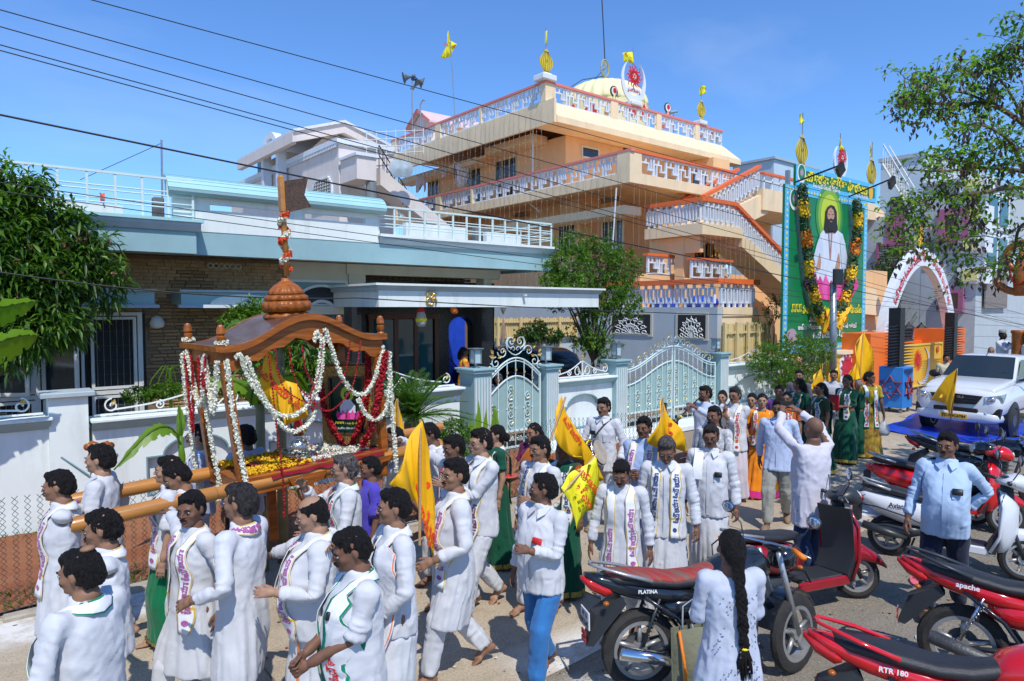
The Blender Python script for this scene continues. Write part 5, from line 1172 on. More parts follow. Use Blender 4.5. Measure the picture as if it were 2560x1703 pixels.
hd=PY(2087,692,ey-.1);q=MB().box(hd[0]-.28,hd[0]+.28,ey-.25,ey-.15,hd[2]-.26,hd[2]+.24,.03)
for i in range(7):q.box(hd[0]-.24,hd[0]+.24,ey-.27,ey-.251,hd[2]-.2+.065*i,hd[2]-.19+.065*i)
q.bd('lamp_head',ad,t)
cv(MB().box(PY(2160,710,13)[0],PY(2188,710,13)[0]+1.2,13,13.4,0,PY(2170,675,13)[2]).bd('gate_wall',aq),'apricot wall stub with orange cap right of the hoarding','wall')
q=PY(2160,755,12.6);MB_=MB().pm([(q[0],q[2]-.5),(PY(2213,755,12.6)[0],q[2]-.6),(PY(2190,700,12.6)[0],PY(2180,722,12.6)[2]),(q[0],PY(2180,722,12.6)[2])],'y',12.6,14.2);cv(MB_.bd('awning',ai),'sloping peach concrete awning right of the hoarding','awning')
q=PY(2168,560,15);cv(MB().pm([(q[0],PY(2170,548,15)[2]),(PY(2225,555,15)[0],PY(2225,556,15)[2]),(PY(2225,540,15)[0],PY(2225,545,15)[2]),(PY(2190,510,15)[0],PY(2190,512,15)[2]),(q[0],PY(2170,508,15)[2])],'y',15,18).bd('upper_awning',ai),'peach sloping upper awning behind the hoarding edge','awning')
aY=10.6;gD=aa('arch','white pointed gateway arch with red Telugu lettering on orange pedestals','archway',(30,aY,0))
c0,c1,ct_=PY(2211,833,aY),PY(2389,823,aY),PY(2305,619,aY);acx=(c0[0]+c1[0])/2;aw=(c1[0]-c0[0])/2;a_=c0[2];bq=ct_[2]
def fh(u,k=0):
 a=abs(u);t_=1-a;z=a_+(bq-a_)*(1-a**1.9)**.72;return(acx+u*aw,z)
n=48;us=[sN(pI/2*(2*i/n-1))for i in range(n+1)];bX=[fh(u)for u in us];ex=[]
for i,(x,z)in enumerate(bX):
 dx=bX[min(i+1,n)][0]-bX[max(i-1,0)][0];dz=bX[min(i+1,n)][1]-bX[max(i-1,0)][1];L_=math.hypot(dx,dz);eu=.70-.08*abs(us[i]);ex.append((x+dz/L_*eu,z-dx/L_*eu if abs(us[i])<.97 else z))
MB().strip(ex,bX,'y',aY,aY+.3,closed=False).bd('arch_band',af,gD)
D=[0]
bi=[((a[0]+b[0])/2,(a[1]+b[1])/2)for a,b in zip(ex,bX)]
for i in range(n):D.append(D[-1]+math.hypot(bi[i+1][0]-bi[i][0],bi[i+1][1]-bi[i][1]))
gb=D[-1]
def e7(u,v):
 s_=min(max(u+gb/2,0),gb-1e-4);i=max(k for k in range(n)if D[k]<=s_);f=(s_-D[i])/(D[i+1]-D[i]);x=bi[i][0]+(bi[i+1][0]-bi[i][0])*f;z=bi[i][1]+(bi[i+1][1]-bi[i][1])*f
 dx,dz=bi[i+1][0]-bi[i][0],bi[i+1][1]-bi[i][1];L_=math.hypot(dx,dz);return(x-dz/L_*v,aY-.01,z+dx/L_*v)
m=MB();aA(m,"ఓమౌజయాః ఓంనమోస్తుతే క్షేత్రం(ఈవిశ్వంసత గురు స్థానం)",e7,width=gb*.74,height=.5,bold=.03);m.bd('lettering',aI,gD)
for(p,q0_,q1_,w0,w1)in((2208,833,905,2177,2240),(2392,822,870,2372,2413)):
 dK,ee=PY(w0,q0_,aY-.3)[0],PY(w1,q0_,aY-.3)[0];MB().box(dK,ee,aY-.3,aY+1,0,PY(p,q0_,aY-.3)[2]).bd('pedestal',cN,gD)
c=PY(2302,592,aY+.2);MB().pm([(c[0]+.28*cS(2*pI*i/20),c[2]+.42*sN(2*pI*i/20))for i in range(20)],'y',aY+.2,aY+.25).bd('orange_finial',bE,gD)
w1=aa('compound_wall','low apricot compound wall with red sun reliefs below the hoarding','wall',(24,11,0));wa,wb=PY(2085,880,10.95)[0],PY(2232,880,10.95)[0]
MB().box(wa,wb,10.95,11.2,0,PY(2180,880,10.95)[2]).bd('wall',bE,w1);MB().box(wa-.05,wb+.05,10.88,11.25,PY(2180,880,10.95)[2]+.002,PY(2180,872,10.95)[2]+.02).bd('coping',ai,w1)
for p in(2088,2136,2170,2178,2222):x_=PY(p,900,10.9)[0];MB().box(x_-.12,x_+.12,10.9,10.949,0,PY(2180,880,10.95)[2]).bd('pilaster',ai,w1)
for p,q in((2118,918),(2205,905)):
 c=PY(p,q,10.9);eW=.5;MB().pm([(c[0]+eW*1.1*cS(2*pI*i/24),c[2]-.1+eW*1.2*sN(2*pI*i/24))for i in range(24)],'y',10.92,10.948).bd('white_crescent',af,w1)
 MB().pm([(c[0]+eW*(.95 if i%2 else .6)*cS(2*pI*i/22),c[2]+eW*(.95 if i%2 else .6)*sN(2*pI*i/22))for i in range(22)],'y',10.89,10.919).bd('red_sun',ae('crimson_paint',(.55,.03,.06),.6,.1,4,0),w1)
cv(MB().box(PY(2235,800,14)[0],PY(2360,800,14)[0],14,14.3,0,PY(2300,805,14)[2]).bd('inner_wall',aq),'plain apricot wall seen through the gateway arch','wall')
ow=aa('orange_wall','low orange block with two black lanterns under the arch','wall',(30,11.2,0));dK,ee=PY(2240,880,11.3)[0],PY(2324,880,11.3)[0];MB().box(dK,ee,11.3,12,0,PY(2280,853,11.3)[2]).bd('block',cN,ow)
for p in(2271,2302):
 c=PY(p,850,11.5);t=aa('lantern',{2271:'left black lantern on the orange block under the arch',2302:'right black lantern on the orange block under the arch'}[p],'lantern',(c[0],11.5,c[2]),0,'black lanterns under the arch')
 MB().lt([(.16,0),(.2,.02),(.14,.06),(.19,.5),(.24,.52),(.05,.7),(.02,.78)],(c[0],11.5,c[2]-.02),6).bd('lantern_body',ad,t)
def dB(p0,p1,q0,q1,Y,label,sun=True):
 a,c=PY(p0,q0,Y),PY(p1,q0,Y);z0=max(PY(p0,q1,Y)[2],.1);t=aa('gate_panel',label,'gate panel',(a[0],Y,0));MB().box(a[0],c[0],Y,Y+.08,z0,a[2]).bd('panel',bE,t)
 m=MB();w=.06;m.box(a[0],c[0],Y-.03,Y-.002,a[2]-w,a[2]);m.box(a[0],c[0],Y-.03,Y-.002,z0,z0+w);m.box(a[0],a[0]+w,Y-.03,Y-.002,z0+w,a[2]-w);m.box(c[0]-w,c[0],Y-.03,Y-.002,z0+w,a[2]-w);m.bd('panel_frame',ae('ochre_frame',(.75,.55,.08),.5,.05,3,0),t)
 if sun:
  x=a[0]+(c[0]-a[0])*.40;z=z0+(a[2]-z0)*.62;s_=(a[2]-z0)*.26;m=MB()
  for k in range(16):
   an=2*pI*k/16;pp=[(s_*(.3+.7*u),an+.25*sN(u*5))for u in(0,.33,.66,1)];L1=[(x+r_*cS(q-.12*(1-i/3)),z+r_*sN(q-.12*(1-i/3)))for i,(r_,q)in enumerate(pp)];L2=[(x+r_*cS(q+.12*(1-i/3)+.005),z+r_*sN(q+.12*(1-i/3)+.005))for i,(r_,q)in enumerate(pp)];m.strip(L1,L2,'y',Y-.035,Y-.02,closed=False)
  m.pm([(x+s_*.36*cS(2*pI*i/16),z+s_*.36*sN(2*pI*i/16))for i in range(16)],'y',Y-.036,Y-.021);m.bd('red_sun',aI,t)
  n=20;o_,i_=[],[]
  R0=(a[2]-z0)*.45;cx_,cz_=a[0]+(c[0]-a[0])*.52,z0+(a[2]-z0)*.47
  for i in range(n+1):an=R(-135)+R(215)*i/n;o_.append((cx_+R0*.95*cS(an),cz_+R0*sN(an)));f=sN(pI*i/n);i_.append((cx_+R0*(.95-.3*f)*cS(an),cz_+R0*(1-.3*f)*sN(an)))
  MB().strip(i_,o_,'y',Y-.03,Y-.012,closed=False).bd('crescent',ae('lilac_white',(.62,.58,.66),.6,.05,3,0),t)
 c_=(c[0]-(c[0]-a[0])*.13,Y-.04,a[2]-(a[2]-z0)*.16);MB().ball(c_,(.1,.03,.14)).bd('pot_relief',ae('rust_relief',(.6,.12,.02),.6,.1,3,0),t)
 return t
dB(2250,2355,864,975,9.9,'yellow gate panel with flaming sun and crescent beside the blue cart')
dB(2325,2435,856,960,12.0,'second yellow gate panel behind the pickup cab');t=dB(2405,2560,852,900,14.5,'plain yellow panel far right behind the pickup bed',False)
def ei(px_,q0_,q1_,Y,label):
 a,c=PY(px_,q0_,Y),PY(px_,q1_,Y);t=aa('spiked_pole',label,'spiked pole',(a[0],Y,c[2]),0,'black spiked poles');MB().box(a[0]-.16,a[0]+.16,Y-.16,Y+.16,c[2],a[2]).bd('shaft',ad,t)
 n=14;h=a[2]-c[2]
 for i in range(n):
  z=c[2]+h*(.02+.72*i/n);L_=1.0
  for s in(-1,1):MB().tb([(a[0]+s*.14,Y-.1,z),(a[0]+s*L_,Y-.1,z)],[.035,.006],4).bd('spike',ad,t)
 return t
eb=8.55;cq=PY(2225,1030,eb)
cx0,cx1=PY(2197,930,eb)[0],PY(2197,930,eb)[0]
kx=PZ(2256,1024,.12);fG=PY(2256,920,kx[1])[2];w_=PX(2197,930,kx[0])[1]-kx[1];l_=PY(2283,930,kx[1])[0]-kx[0]
ct=aa('box_cart','bright blue box cart on castors with red six pointed stars','cart',(kx[0],kx[1],0));fm=ae('bright_blue_paint',(.03,.25,.72),.5,.06,3,.05)
MB().box(kx[0],kx[0]+l_,kx[1],kx[1]+w_,.14,fG,.01).bd('box',fm,ct)
def f7(fn,r_,nm,m_,parent):
 m=MB()
 for s in(1,-1):m.tb([fn(r_*cS(R(90*s+120*i)),r_*sN(R(90*s+120*i)))for i in range(3)],.03,4,closed=True)
 m.ball(fn(0,0),.03);m.bd(nm,m_,parent)
cD=ae('dull_red_paint',(.35,.06,.07),.6,.1,4,0)
f7(lambda u,v:(kx[0]-.03,kx[1]+w_/2+u,(.14+fG)/2+v),.33,'star',cD,ct);f7(lambda u,v:(kx[0]+l_/2+u*.8,kx[1]-.03,(.14+fG)/2+v),.33,'star',cD,ct)
m=MB()
for i in range(7):x_=kx[0]+l_*(.1+.13*i);m.add([(x_-.05,kx[1]-.012,fG-.05),(x_+.05,kx[1]-.012,fG-.05),(x_,kx[1]-.012,fG-.2-.12*sN(pI*i/6))],[(0,1,2)])
m.bd('painted_swag',bB,ct)
for dx in(.08,l_-.08):
 for dy in(.08,w_-.08):MB().lt([(.02,-.03),(.06,-.03),(.06,.03),(.02,.03)],(kx[0]+dx,kx[1]+dy,.06),10,ax='y').bd('castor',ak,ct)
ei(2243,770,916,kx[1]+w_*.5,'black pole with long side spikes standing on the blue box cart')
ei(2379,782,900,9.2,'black pole with long side spikes behind the pickup')
def dT(a,b_,Y0,Y1,sag,label,r=.006,extra=None):
 A,B_=Vector(PY(*a,Y0)),Vector(PY(*b_,Y1));pts=[A.lerp(B_,i/24)-Vector((0,0,sag*4*(i/24)*(1-i/24)))for i in range(25)];m=MB();m.tb(pts,r,5)
 return cv(m.bd('overhead_wire',bZ,None,origin=tuple(A)),label,'wire','overhead wires')
def c9(x0,y0,slope,x1,label,Y0=9.3,Y1=9.0,r=.007,sag=.05):return dT((x0,y0),(x1,y0+slope*(x1-x0)),Y0,Y1,sag,label,r)
c9(100,-35,.2705,2640,'overhead wire entering highest at the top edge of the photo',sag=0);c9(-60,8,.2785,2640,'overhead wire starting second from top at the left edge',sag=.0);c9(-60,50,.281,2640,'overhead wire starting third from top at the left edge',sag=0)
c9(-60,96,.2735,2640,'overhead wire starting fourth from top at the left edge',sag=0);c9(-60,110,.272,2640,'overhead wire starting fifth from top at the left edge',sag=0)
dT((-60,275),(2640,830),9.6,9.6,.0,'thick twisted black service cable below the five thin wires',.013)
dT((-60,470),(2640,800),10.0,10.0,.25,'low thin wire crossing the teal house parapet');dT((-60,448),(2640,790),10.2,10.2,.25,'second low thin wire crossing the teal house parapet')
dT((-60,672),(890,745),10.3,10.3,.12,'loose cable drooping in front of the sunshade',.01);dT((890,745),(2000,790),10.3,10.3,.06,'loose cable running along the porch canopy',.01)
t=aa('antenna_pole','thin steel pole with a guy wire on the left roof terrace','pole',(PY(404,460,14)[0],14,4.4));MB().tb([(PY(404,460,14)[0],14,4.4),PY(404,350,14)],.02,5).bd('pole',ak,t);MB().tb([PY(404,358,14),PY(200,450,15)],.006,4).bd('guy_wire',bZ,t)
t=aa('small_flag','small red orange flag on a stick behind the left terrace railing','flag',tuple(PY(262,515,13.2)));MB().tb([PY(262,520,13.2),PY(250,482,13.2)],.012,4).bd('stick',ak,t);aj([(250,484),(262,482),(263,505),(250,508)],13.2,t,ae('vermilion_cloth',(.8,.12,.04),.7,.1,4,.1),amp=.02)
m=MB();vs=[];gN=[PZ(2190,1050),PZ(2350,1020),PZ(2700,1085),PZ(2660,1190),PZ(2500,1155),PZ(2360,1108)]
A,B_,D_,E_=[Vector(q)for q in(PZ(2195,1077),PZ(2345,1012),PZ(2900,1110),PZ(2560,1128))];n=30
for j in range(n+1):
 for i in range(n+1):
  u,v=i/n,j/n;p=(A*(1-u)+B_*u)*(1-v)+(E_*(1-u)+D_*u)*v;vs.append((p.x+.05*sN(v*19),p.y+.05*sN(u*15+v*7),.012+.012*(1+sN(u*23+v*11)*sN(v*17-u*6))))
m.add(vs,[(j*(n+1)+i,j*(n+1)+i+1,(j+1)*(n+1)+i+1,(j+1)*(n+1)+i)for j in range(n)for i in range(n)])
cv(m.bd('ground_tarpaulin',dt,None,True),'crumpled blue tarpaulin spread on the road under the white pickup','tarpaulin')
def aJ(p,seed=0):
 p=np.asarray(p,float);i=np.floor(p).astype(np.int64);f=p-i;f=f*f*(3-2*f)
 def h(a,b,c):
  n=(a*374761393+b*668265263+c*2147483647+seed*1274126177)&0xffffffff
  n=((n^(n>>13))*1274126177)&0xffffffff;n=n^(n>>16);return(n&0xffff)/65535.0
 r=0
 for dx in(0,1):
  for dy in(0,1):
   for dz in(0,1):
    w=(f[:,0]if dx else 1-f[:,0])*(f[:,1]if dy else 1-f[:,1])*(f[:,2]if dz else 1-f[:,2]);r=r+w*h(i[:,0]+dx,i[:,1]+dy,i[:,2]+dz)
 return r
class dF:
 def __init__(s,lo,hi,h):
  s.lo=np.array(lo,float);s.h=h;s.n=np.ceil((np.array(hi)-s.lo)/h).astype(int)+1;s.v=np.full(s.n,.5)
 def sub(s,lo,hi):
  a=np.maximum(np.floor((np.array(lo)-s.lo)/s.h).astype(int)-1,0);b=np.minimum(np.ceil((np.array(hi)-s.lo)/s.h).astype(int)+2,s.n)
  g=np.meshgrid(*[s.lo[k]+s.h*np.arange(a[k],b[k])for k in range(3)],indexing='ij');return tuple(slice(a[k],b[k])for k in range(3)),g
 def put(s,sl,d,k,mode='u'):
  o=s.v[sl]
  if mode=='u':
   hh=np.clip(.5+.5*(o-d)/k,0,1);s.v[sl]=o*(1-hh)+d*hh-k*hh*(1-hh)
  else:
   hh=np.clip(.5-.5*(o+d)/k,0,1);s.v[sl]=o*(1-hh)-d*hh+k*hh*(1-hh)
 def cap(s,a,b,ra,rb,k=.015,mode='u'):
  a=np.array(a,float);b=np.array(b,float);m=max(ra,rb)+k+s.h*2+.02
  sl,(X,Y,Z)=s.sub(np.minimum(a,b)-m,np.maximum(a,b)+m);d=b-a;L=max(d@d,1e-9)
  t=np.clip(((X-a[0])*d[0]+(Y-a[1])*d[1]+(Z-a[2])*d[2])/L,0,1)
  q=np.sqrt((X-a[0]-d[0]*t)**2+(Y-a[1]-d[1]*t)**2+(Z-a[2]-d[2]*t)**2)-(ra+(rb-ra)*t);s.put(sl,q,k,mode)
 def ell(s,c,r,k=.015,mode='u',rot=None):
  c=np.array(c,float);r=np.array(r,float);m=r.max()+k+s.h*2+.02;sl,(X,Y,Z)=s.sub(c-m,c+m);P=np.stack([X-c[0],Y-c[1],Z-c[2]],-1)
  if rot is not None:P=P@rot
  q=np.sqrt(((P/r)**2).sum(-1));g=np.sqrt(((P/r**2)**2).sum(-1))+1e-9;s.put(sl,q*(q-1)/g,k,mode)
 def loft(s,rows,k=.02,mode='u',n=2.3):
  R_=np.array(rows,float);R_=R_[np.argsort(R_[:,0])];m=R_[:,1:3].max()+k+.03
  sl,(X,Y,Z)=s.sub((-m,-m,R_[0,0]-.02),(m,m,R_[-1,0]+.02));a=np.interp(Z,R_[:,0],R_[:,1]);b=np.interp(Z,R_[:,0],R_[:,2]);cy=np.interp(Z,R_[:,0],R_[:,3])
  q=((np.abs(X)/a)**n+(np.abs(Y-cy)/b)**n)**(1/n);d=(q-1)*np.minimum(a,b);d=np.maximum(d,np.maximum(R_[0,0]-Z,Z-R_[-1,0]));s.put(sl,d,k,mode)
 def clip(s,p,nrm,reg=None):
  sl,(X,Y,Z)=s.sub(*reg)if reg else s.sub(s.lo,s.lo+s.h*s.n);d=(X-p[0])*nrm[0]+(Y-p[1])*nrm[1]+(Z-p[2])*nrm[2];s.v[sl]=np.maximum(s.v[sl],d)
 def mesh(s):
  V=s.v;hD=V<0;n=np.array(V.shape)
  c=np.zeros(n-1,int)
  for dx in(0,1):
   for dy in(0,1):
    for dz in(0,1):c+=hD[dx:n[0]-1+dx,dy:n[1]-1+dy,dz:n[2]-1+dz]
  hV=(c>0)&(c<8);idx=-np.ones(hV.shape,int);g0=np.argwhere(hV);idx[hV]=np.arange(len(g0))
  e6=np.zeros((len(g0),3));gV=np.zeros(len(g0))
  for ax in range(3):
   o1,o2=[k for k in range(3)if k!=ax]
   for u in(0,1):
    for w in(0,1):
     p=g0.copy();p[:,o1]+=u;p[:,o2]+=w;q=p.copy();q[:,ax]+=1
     a=V[p[:,0],p[:,1],p[:,2]];b=V[q[:,0],q[:,1],q[:,2]];m=(a<0)!=(b<0);t=np.where(m,a/(a-b+1e-12),0)
     pos=p.astype(float);pos[:,ax]+=t;e6[m]+=pos[m];gV[m]+=1
  v=s.lo+s.h*e6/np.maximum(gV,1)[:,None];F=[]
  for ax in range(3):
   o1,o2=(ax+1)%3,(ax+2)%3;sh=n.copy();sh[ax]-=1
   sl0=[slice(0,sh[k])for k in range(3)];sl1=list(sl0);sl1[ax]=slice(1,sh[ax]+1)
   A=hD[tuple(sl0)];B=hD[tuple(sl1)];e=np.argwhere(A!=B);e=e[(e[:,o1]>0)&(e[:,o2]>0)&(e[:,o1]<n[o1]-1)&(e[:,o2]<n[o2]-1)]
   if not len(e):continue
   def cell(d1,d2):q=e.copy();q[:,o1]-=d1;q[:,o2]-=d2;return idx[q[:,0],q[:,1],q[:,2]]
   f=np.stack([cell(1,1),cell(0,1),cell(0,0),cell(1,0)],1);fl=~A[e[:,0],e[:,1],e[:,2]];f[fl]=f[fl][:,::-1];F.append(f)
  F=np.concatenate(F);F=F[(F>=0).all(1)];return v,F
def smooth(v,F,it=1,lam=.5):
 e=np.concatenate([F[:,[0,1]],F[:,[1,2]],F[:,[2,3]],F[:,[3,0]]]);e=np.concatenate([e,e[:,::-1]]);c=np.bincount(e[:,0],minlength=len(v))[:,None]+1e-9
 for _ in range(it):
  a=np.stack([np.bincount(e[:,0],weights=v[e[:,1],k],minlength=len(v))for k in range(3)],1)/c;v=v+(a-v)*lam
 return v
def bR(v,F):
 n=np.cross(v[F[:,2]]-v[F[:,0]],v[F[:,3]]-v[F[:,1]]);N_=np.zeros_like(v)
 for k in range(4):
  for a in range(3):N_[:,a]+=np.bincount(F[:,k],weights=n[:,a],minlength=len(v))
 return N_/(np.linalg.norm(N_,axis=1)[:,None]+1e-12)
def bd(name,v,F,smooth_=True):
 me=bpy.data.meshes.new(name);nf=len(F);k=F.shape[1];me.vertices.add(len(v));me.vertices.foreach_set('co',np.ascontiguousarray(v,dtype=np.float32).ravel())
 me.loops.add(nf*k);me.loops.foreach_set('vertex_index',np.ascontiguousarray(F,dtype=np.int32).ravel());me.polygons.add(nf);me.polygons.foreach_set('loop_start',np.arange(0,nf*k,k,dtype=np.int32))
 me.update(calc_edges=True)
 if smooth_:me.polygons.foreach_set('use_smooth',np.ones(nf,bool))
 return me
SH,SW,SF=1.8,2.2,1.5
dA=np.array([.62,0,-.785]);dA/=np.linalg.norm(dA)
J=dict(pel=np.array([0,0,.93]),spi=np.array([0,0,1.08]),che=np.array([0,-.005,1.25]),nec=np.array([0,-.012,1.42]),hed=np.array([0,0.,1.475]),top=np.array([0,0,1.70]),sho=np.array([.172,-.005,1.385]),hip=np.array([.088,0,.90]),kne=np.array([.095,.012,.49]),ank=np.array([.10,-.018,.085]))
J['elb']=J['sho']+dA*.275;J['wri']=J['elb']+dA*.25;J['toe']=J['ank']+np.array([.02,.13,-.06])
b4=['pel','spi','che','nec','hed','uaR','faR','haR','thR','siR','foR','uaL','faL','haL','thL','siL','foL']
def fN(p):return np.array([-p[0],p[1],p[2]])
ht={'pel':(J['pel']+[0,0,-.06],J['spi'],.13),'spi':(J['spi'],J['che'],.12),'che':(J['che'],J['nec']-[0,0,.03],.15),'nec':(J['nec'],J['hed'],.05),'hed':(J['hed']+[0,0,.03],J['hed']+(J['top']-J['hed'])*SH,.09),'uaR':(J['sho'],J['elb'],.045),'faR':(J['elb'],J['wri'],.035),'haR':(J['wri']+dA*.02,J['wri']+dA*.35,.05),'thR':(J['hip'],J['kne'],.075),'siR':(J['kne'],J['ank'],.045),'foR':(J['ank']-[0,0,.01],J['toe']+[0,.06,0],.04)}
for b in('ua','fa','ha','th','si','fo'):a,c,r=ht[b+'R'];ht[b+'L']=(fN(a),fN(c),r)
def weights(v,only=None,p=5.):
 W_=np.zeros((len(v),len(b4)))
 for i,b in enumerate(b4):
  if only and b not in only:continue
  a,c,r=ht[b];d=c-a;t=np.clip(((v-a)@d)/(d@d),0,1);q=np.linalg.norm(v-a-t[:,None]*d,axis=1)
  if b.endswith('R')and b[:2]in('ua','fa','ha','th','si','fo'):q=q+np.where(v[:,0]<0,-v[:,0]*2,0)
  if b.endswith('L'):q=q+np.where(v[:,0]>0,v[:,0]*2,0)
  W_[:,i]=1/(np.maximum(q/r,.15))**p
 W_=W_/W_.sum(1)[:,None]
 def firm(b,k):
  i=b4.index(b);k=np.clip(k,0,1)[:,None];k=k*k*(3-2*k);W_[:]=W_*(1-k);W_[:,i:i+1]+=k
 if only is None:
  firm('hed',(v[:,2]-1.478+np.clip((v[:,1]-.03)*1.3,0,.09))/.055*(np.abs(v[:,0])<.2))
  for sd in'RL':
   m=v*(np.array([1,1,1])if sd=='R' else np.array([-1,1,1]));firm('ha'+sd,((m-J['wri'])@dA+.015)/.04*(m[:,0]>.3));firm('fo'+sd,(.11-v[:,2])/.04*(m[:,0]>0))
 return W_
def cA(h):
 f=dF((-.98,-.26,-.06),(.98,.34,2.0),h);B=lambda n:J[n]
 f.loft([(.84,.13,.10,0),(.95,.155,.115,-.005),(1.08,.135,.10,0),(1.25,.165,.115,0),(1.36,.16,.09,-.005),(1.40,.09,.06,-.01)],.03)
 def H_(p):return J['hed']+(np.array(p,float)-J['hed'])*SH
 f.cap((0,-.012,1.38),(0,-.008,1.45),.058,.062,.03);f.cap((0,-.008,1.45),H_((0,-.01,1.53)),.062,.056*SH,.02)
 S_=SH
 f.ell(H_((0,-.013,1.607)),np.array((.073,.092,.093))*S_,.02*S_);f.ell(H_((0,.028,1.562)),np.array((.060,.062,.082))*S_,.02*S_);f.ell(H_((0,.036,1.512)),np.array((.044,.048,.036))*S_,.018*S_)
 f.cap(H_((-.036,.077,1.602)),H_((.036,.077,1.602)),.012*S_,.012*S_,.012*S_);f.cap(H_((0,.088,1.596)),H_((0,.107,1.562)),.0065*S_,.009*S_,.006*S_);f.ell(H_((0,.099,1.556)),np.array((.0165,.012,.0075))*S_,.005*S_)
 for s in(-1,1):
  f.ell(H_((s*.042,.058,1.56)),np.array((.022,.024,.018))*S_,.015*S_);f.ell(H_((s*.0315,.103,1.585)),np.array((.017,.016,.011))*S_,.010*S_,'s');f.ell(H_((s*.073,-.006,1.573)),np.array((.010,.017,.028))*S_,.005*S_)
 f.ell(H_((0,.092,1.532)),np.array((.024,.011,.006))*S_,.005*S_);f.ell(H_((0,.089,1.521)),np.array((.020,.011,.007))*S_,.005*S_);f.ell(H_((0,.078,1.497)),np.array((.019,.018,.014))*S_,.012*S_)
 for s in(-1,1):
  m=(lambda p:np.array(p))if s>0 else fN
  f.cap(m((.06,-.01,1.385)),m(B('sho')),.042,.044,.03);f.cap(m(B('sho')),m(B('elb')),.043,.037,.02);f.cap(m(B('elb')),m(B('wri')-dA*.02),.039,.027,.015)
  f.cap(m(B('hip')),m(B('kne')),.085,.052,.03);f.cap(m(B('kne')),m(B('ank')),.054,.036,.02);f.ell(m(B('kne')+[0,-.028,-.13]),(.042,.045,.10),.03)
  A=B('ank');fs=SF
  def Fp(x,y,z):return m(A+np.array((x,y,z))*fs)
  f.cap(Fp(0,0,.0),Fp(0,-.035,-.035),.034*fs,.030*fs,.02);f.cap(Fp(0,.0,-.02),Fp(.01,.11,-.05),.036*fs,.026*fs,.025);f.cap(Fp(-.02,.09,-.055),Fp(.03,.085,-.055),.022*fs,.020*fs,.015)
  for i,(dx,L_,r)in enumerate(((-.028,.175,.0135),(-.007,.170,.0105),(.010,.162,.010),(.026,.150,.0095),(.040,.135,.009))):f.cap(Fp(dx,.10,-.062),Fp(dx*1.1,L_,-.068),r*fs,r*fs*.9,.004)
  n_=np.array([-dA[2],0,dA[0]])*-1
  def Hp(sx,w,nn):return m(B('wri')+(dA*sx+np.array([0,1,0])*w+n_*nn)*SW)
  q=SW
  f.cap(Hp(-.02,0,0),Hp(.03,0,0),.026*q*.6,.023*q,.02)
  for w in(-.024,-.008,.008,.024):f.cap(Hp(.02,w*.6,0),Hp(.082,w,0),.0135*q,.0115*q,.012*q)
  for(w,L_,r)in((.029,.068,.0088),(.0095,.077,.0092),(-.0095,.072,.0088),(-.028,.056,.0078)):
   f.cap(Hp(.08,w,0),Hp(.08+L_*.5,w*1.12,.003),r*q,r*q*.95,.004*q);f.cap(Hp(.08+L_*.5,w*1.12,.003),Hp(.08+L_,w*1.15,.010),r*q*.95,r*q*.8,.003*q)
  f.cap(Hp(.018,.022,.004),Hp(.048,.045,.014),.015*q,.0115*q,.012*q);f.cap(Hp(.048,.045,.014),Hp(.085,.056,.022),.0112*q,.009*q,.004*q)
 v,F=f.mesh();v=smooth(v,F,1,.35);return v,F
PR_SH=[(.0,.0)]
def bj(hem,flare=0.,top=1.405,fit=1.):
 base=[(.55,.200,.155,0),(.80,.182,.145,0),(.95,.170,.130,0),(1.08,.158,.120,.003),(1.25,.172,.126,.003),(1.34,.170,.110,-.003),(1.385,.13,.080,-.008),(1.42,.082,.063,-.01)]
 r=[(z,a*fit*(1+flare*max(0,1.0-z)),b*fit*(1+flare*max(0,1.0-z)),c)for z,a,b,c in base if z>hem+.02]
 a=np.interp(hem,[q[0]for q in base],[q[1]for q in base])*fit*(1+flare*max(0,1.-hem));b=np.interp(hem,[q[0]for q in base],[q[2]for q in base])*fit*(1+flare*max(0,1-hem));return[(hem,a,b,0)]+r
def cL(h,hem,sleeve,flare=0.,collar=True,loose=1.):
 f=dF((-.62,-.30,hem-.05),(.62,.30,1.52),h);f.loft(bj(hem,flare),.02)
 for s in(-1,1):
  m=(lambda p:np.array(p))if s>0 else fN;e=J['sho']+dA*.525*sleeve;bi=J['sho']+dA*.27
  f.cap(m((.07,-.01,1.375)),m(J['sho']),.050,.055,.03);f.cap(m(J['sho']),m(bi),.056*loose,.049*loose,.03)
  if sleeve>.52:f.cap(m(bi),m(e+dA*.05),.050*loose,.042*loose,.02)
  else:f.cap(m(J['sho']+dA*.2),m(e+dA*.05),.066,.070,.02)
  reg=(np.minimum(m(e),m(e+dA*.2))-.12,np.maximum(m(e),m(e+dA*.2))+.12);f.clip(m(e),fN(dA)if s<0 else dA,reg)
 if collar:f.cap((0,-.012,1.41),(0,-.006,1.452),.078,.070,.008);f.clip((0,0,1.462),(0,-.25,.97),((-.12,-.12,1.42),(.12,.12,1.54)))
 v,F=f.mesh();v=smooth(v,F,1,.3);return v,F
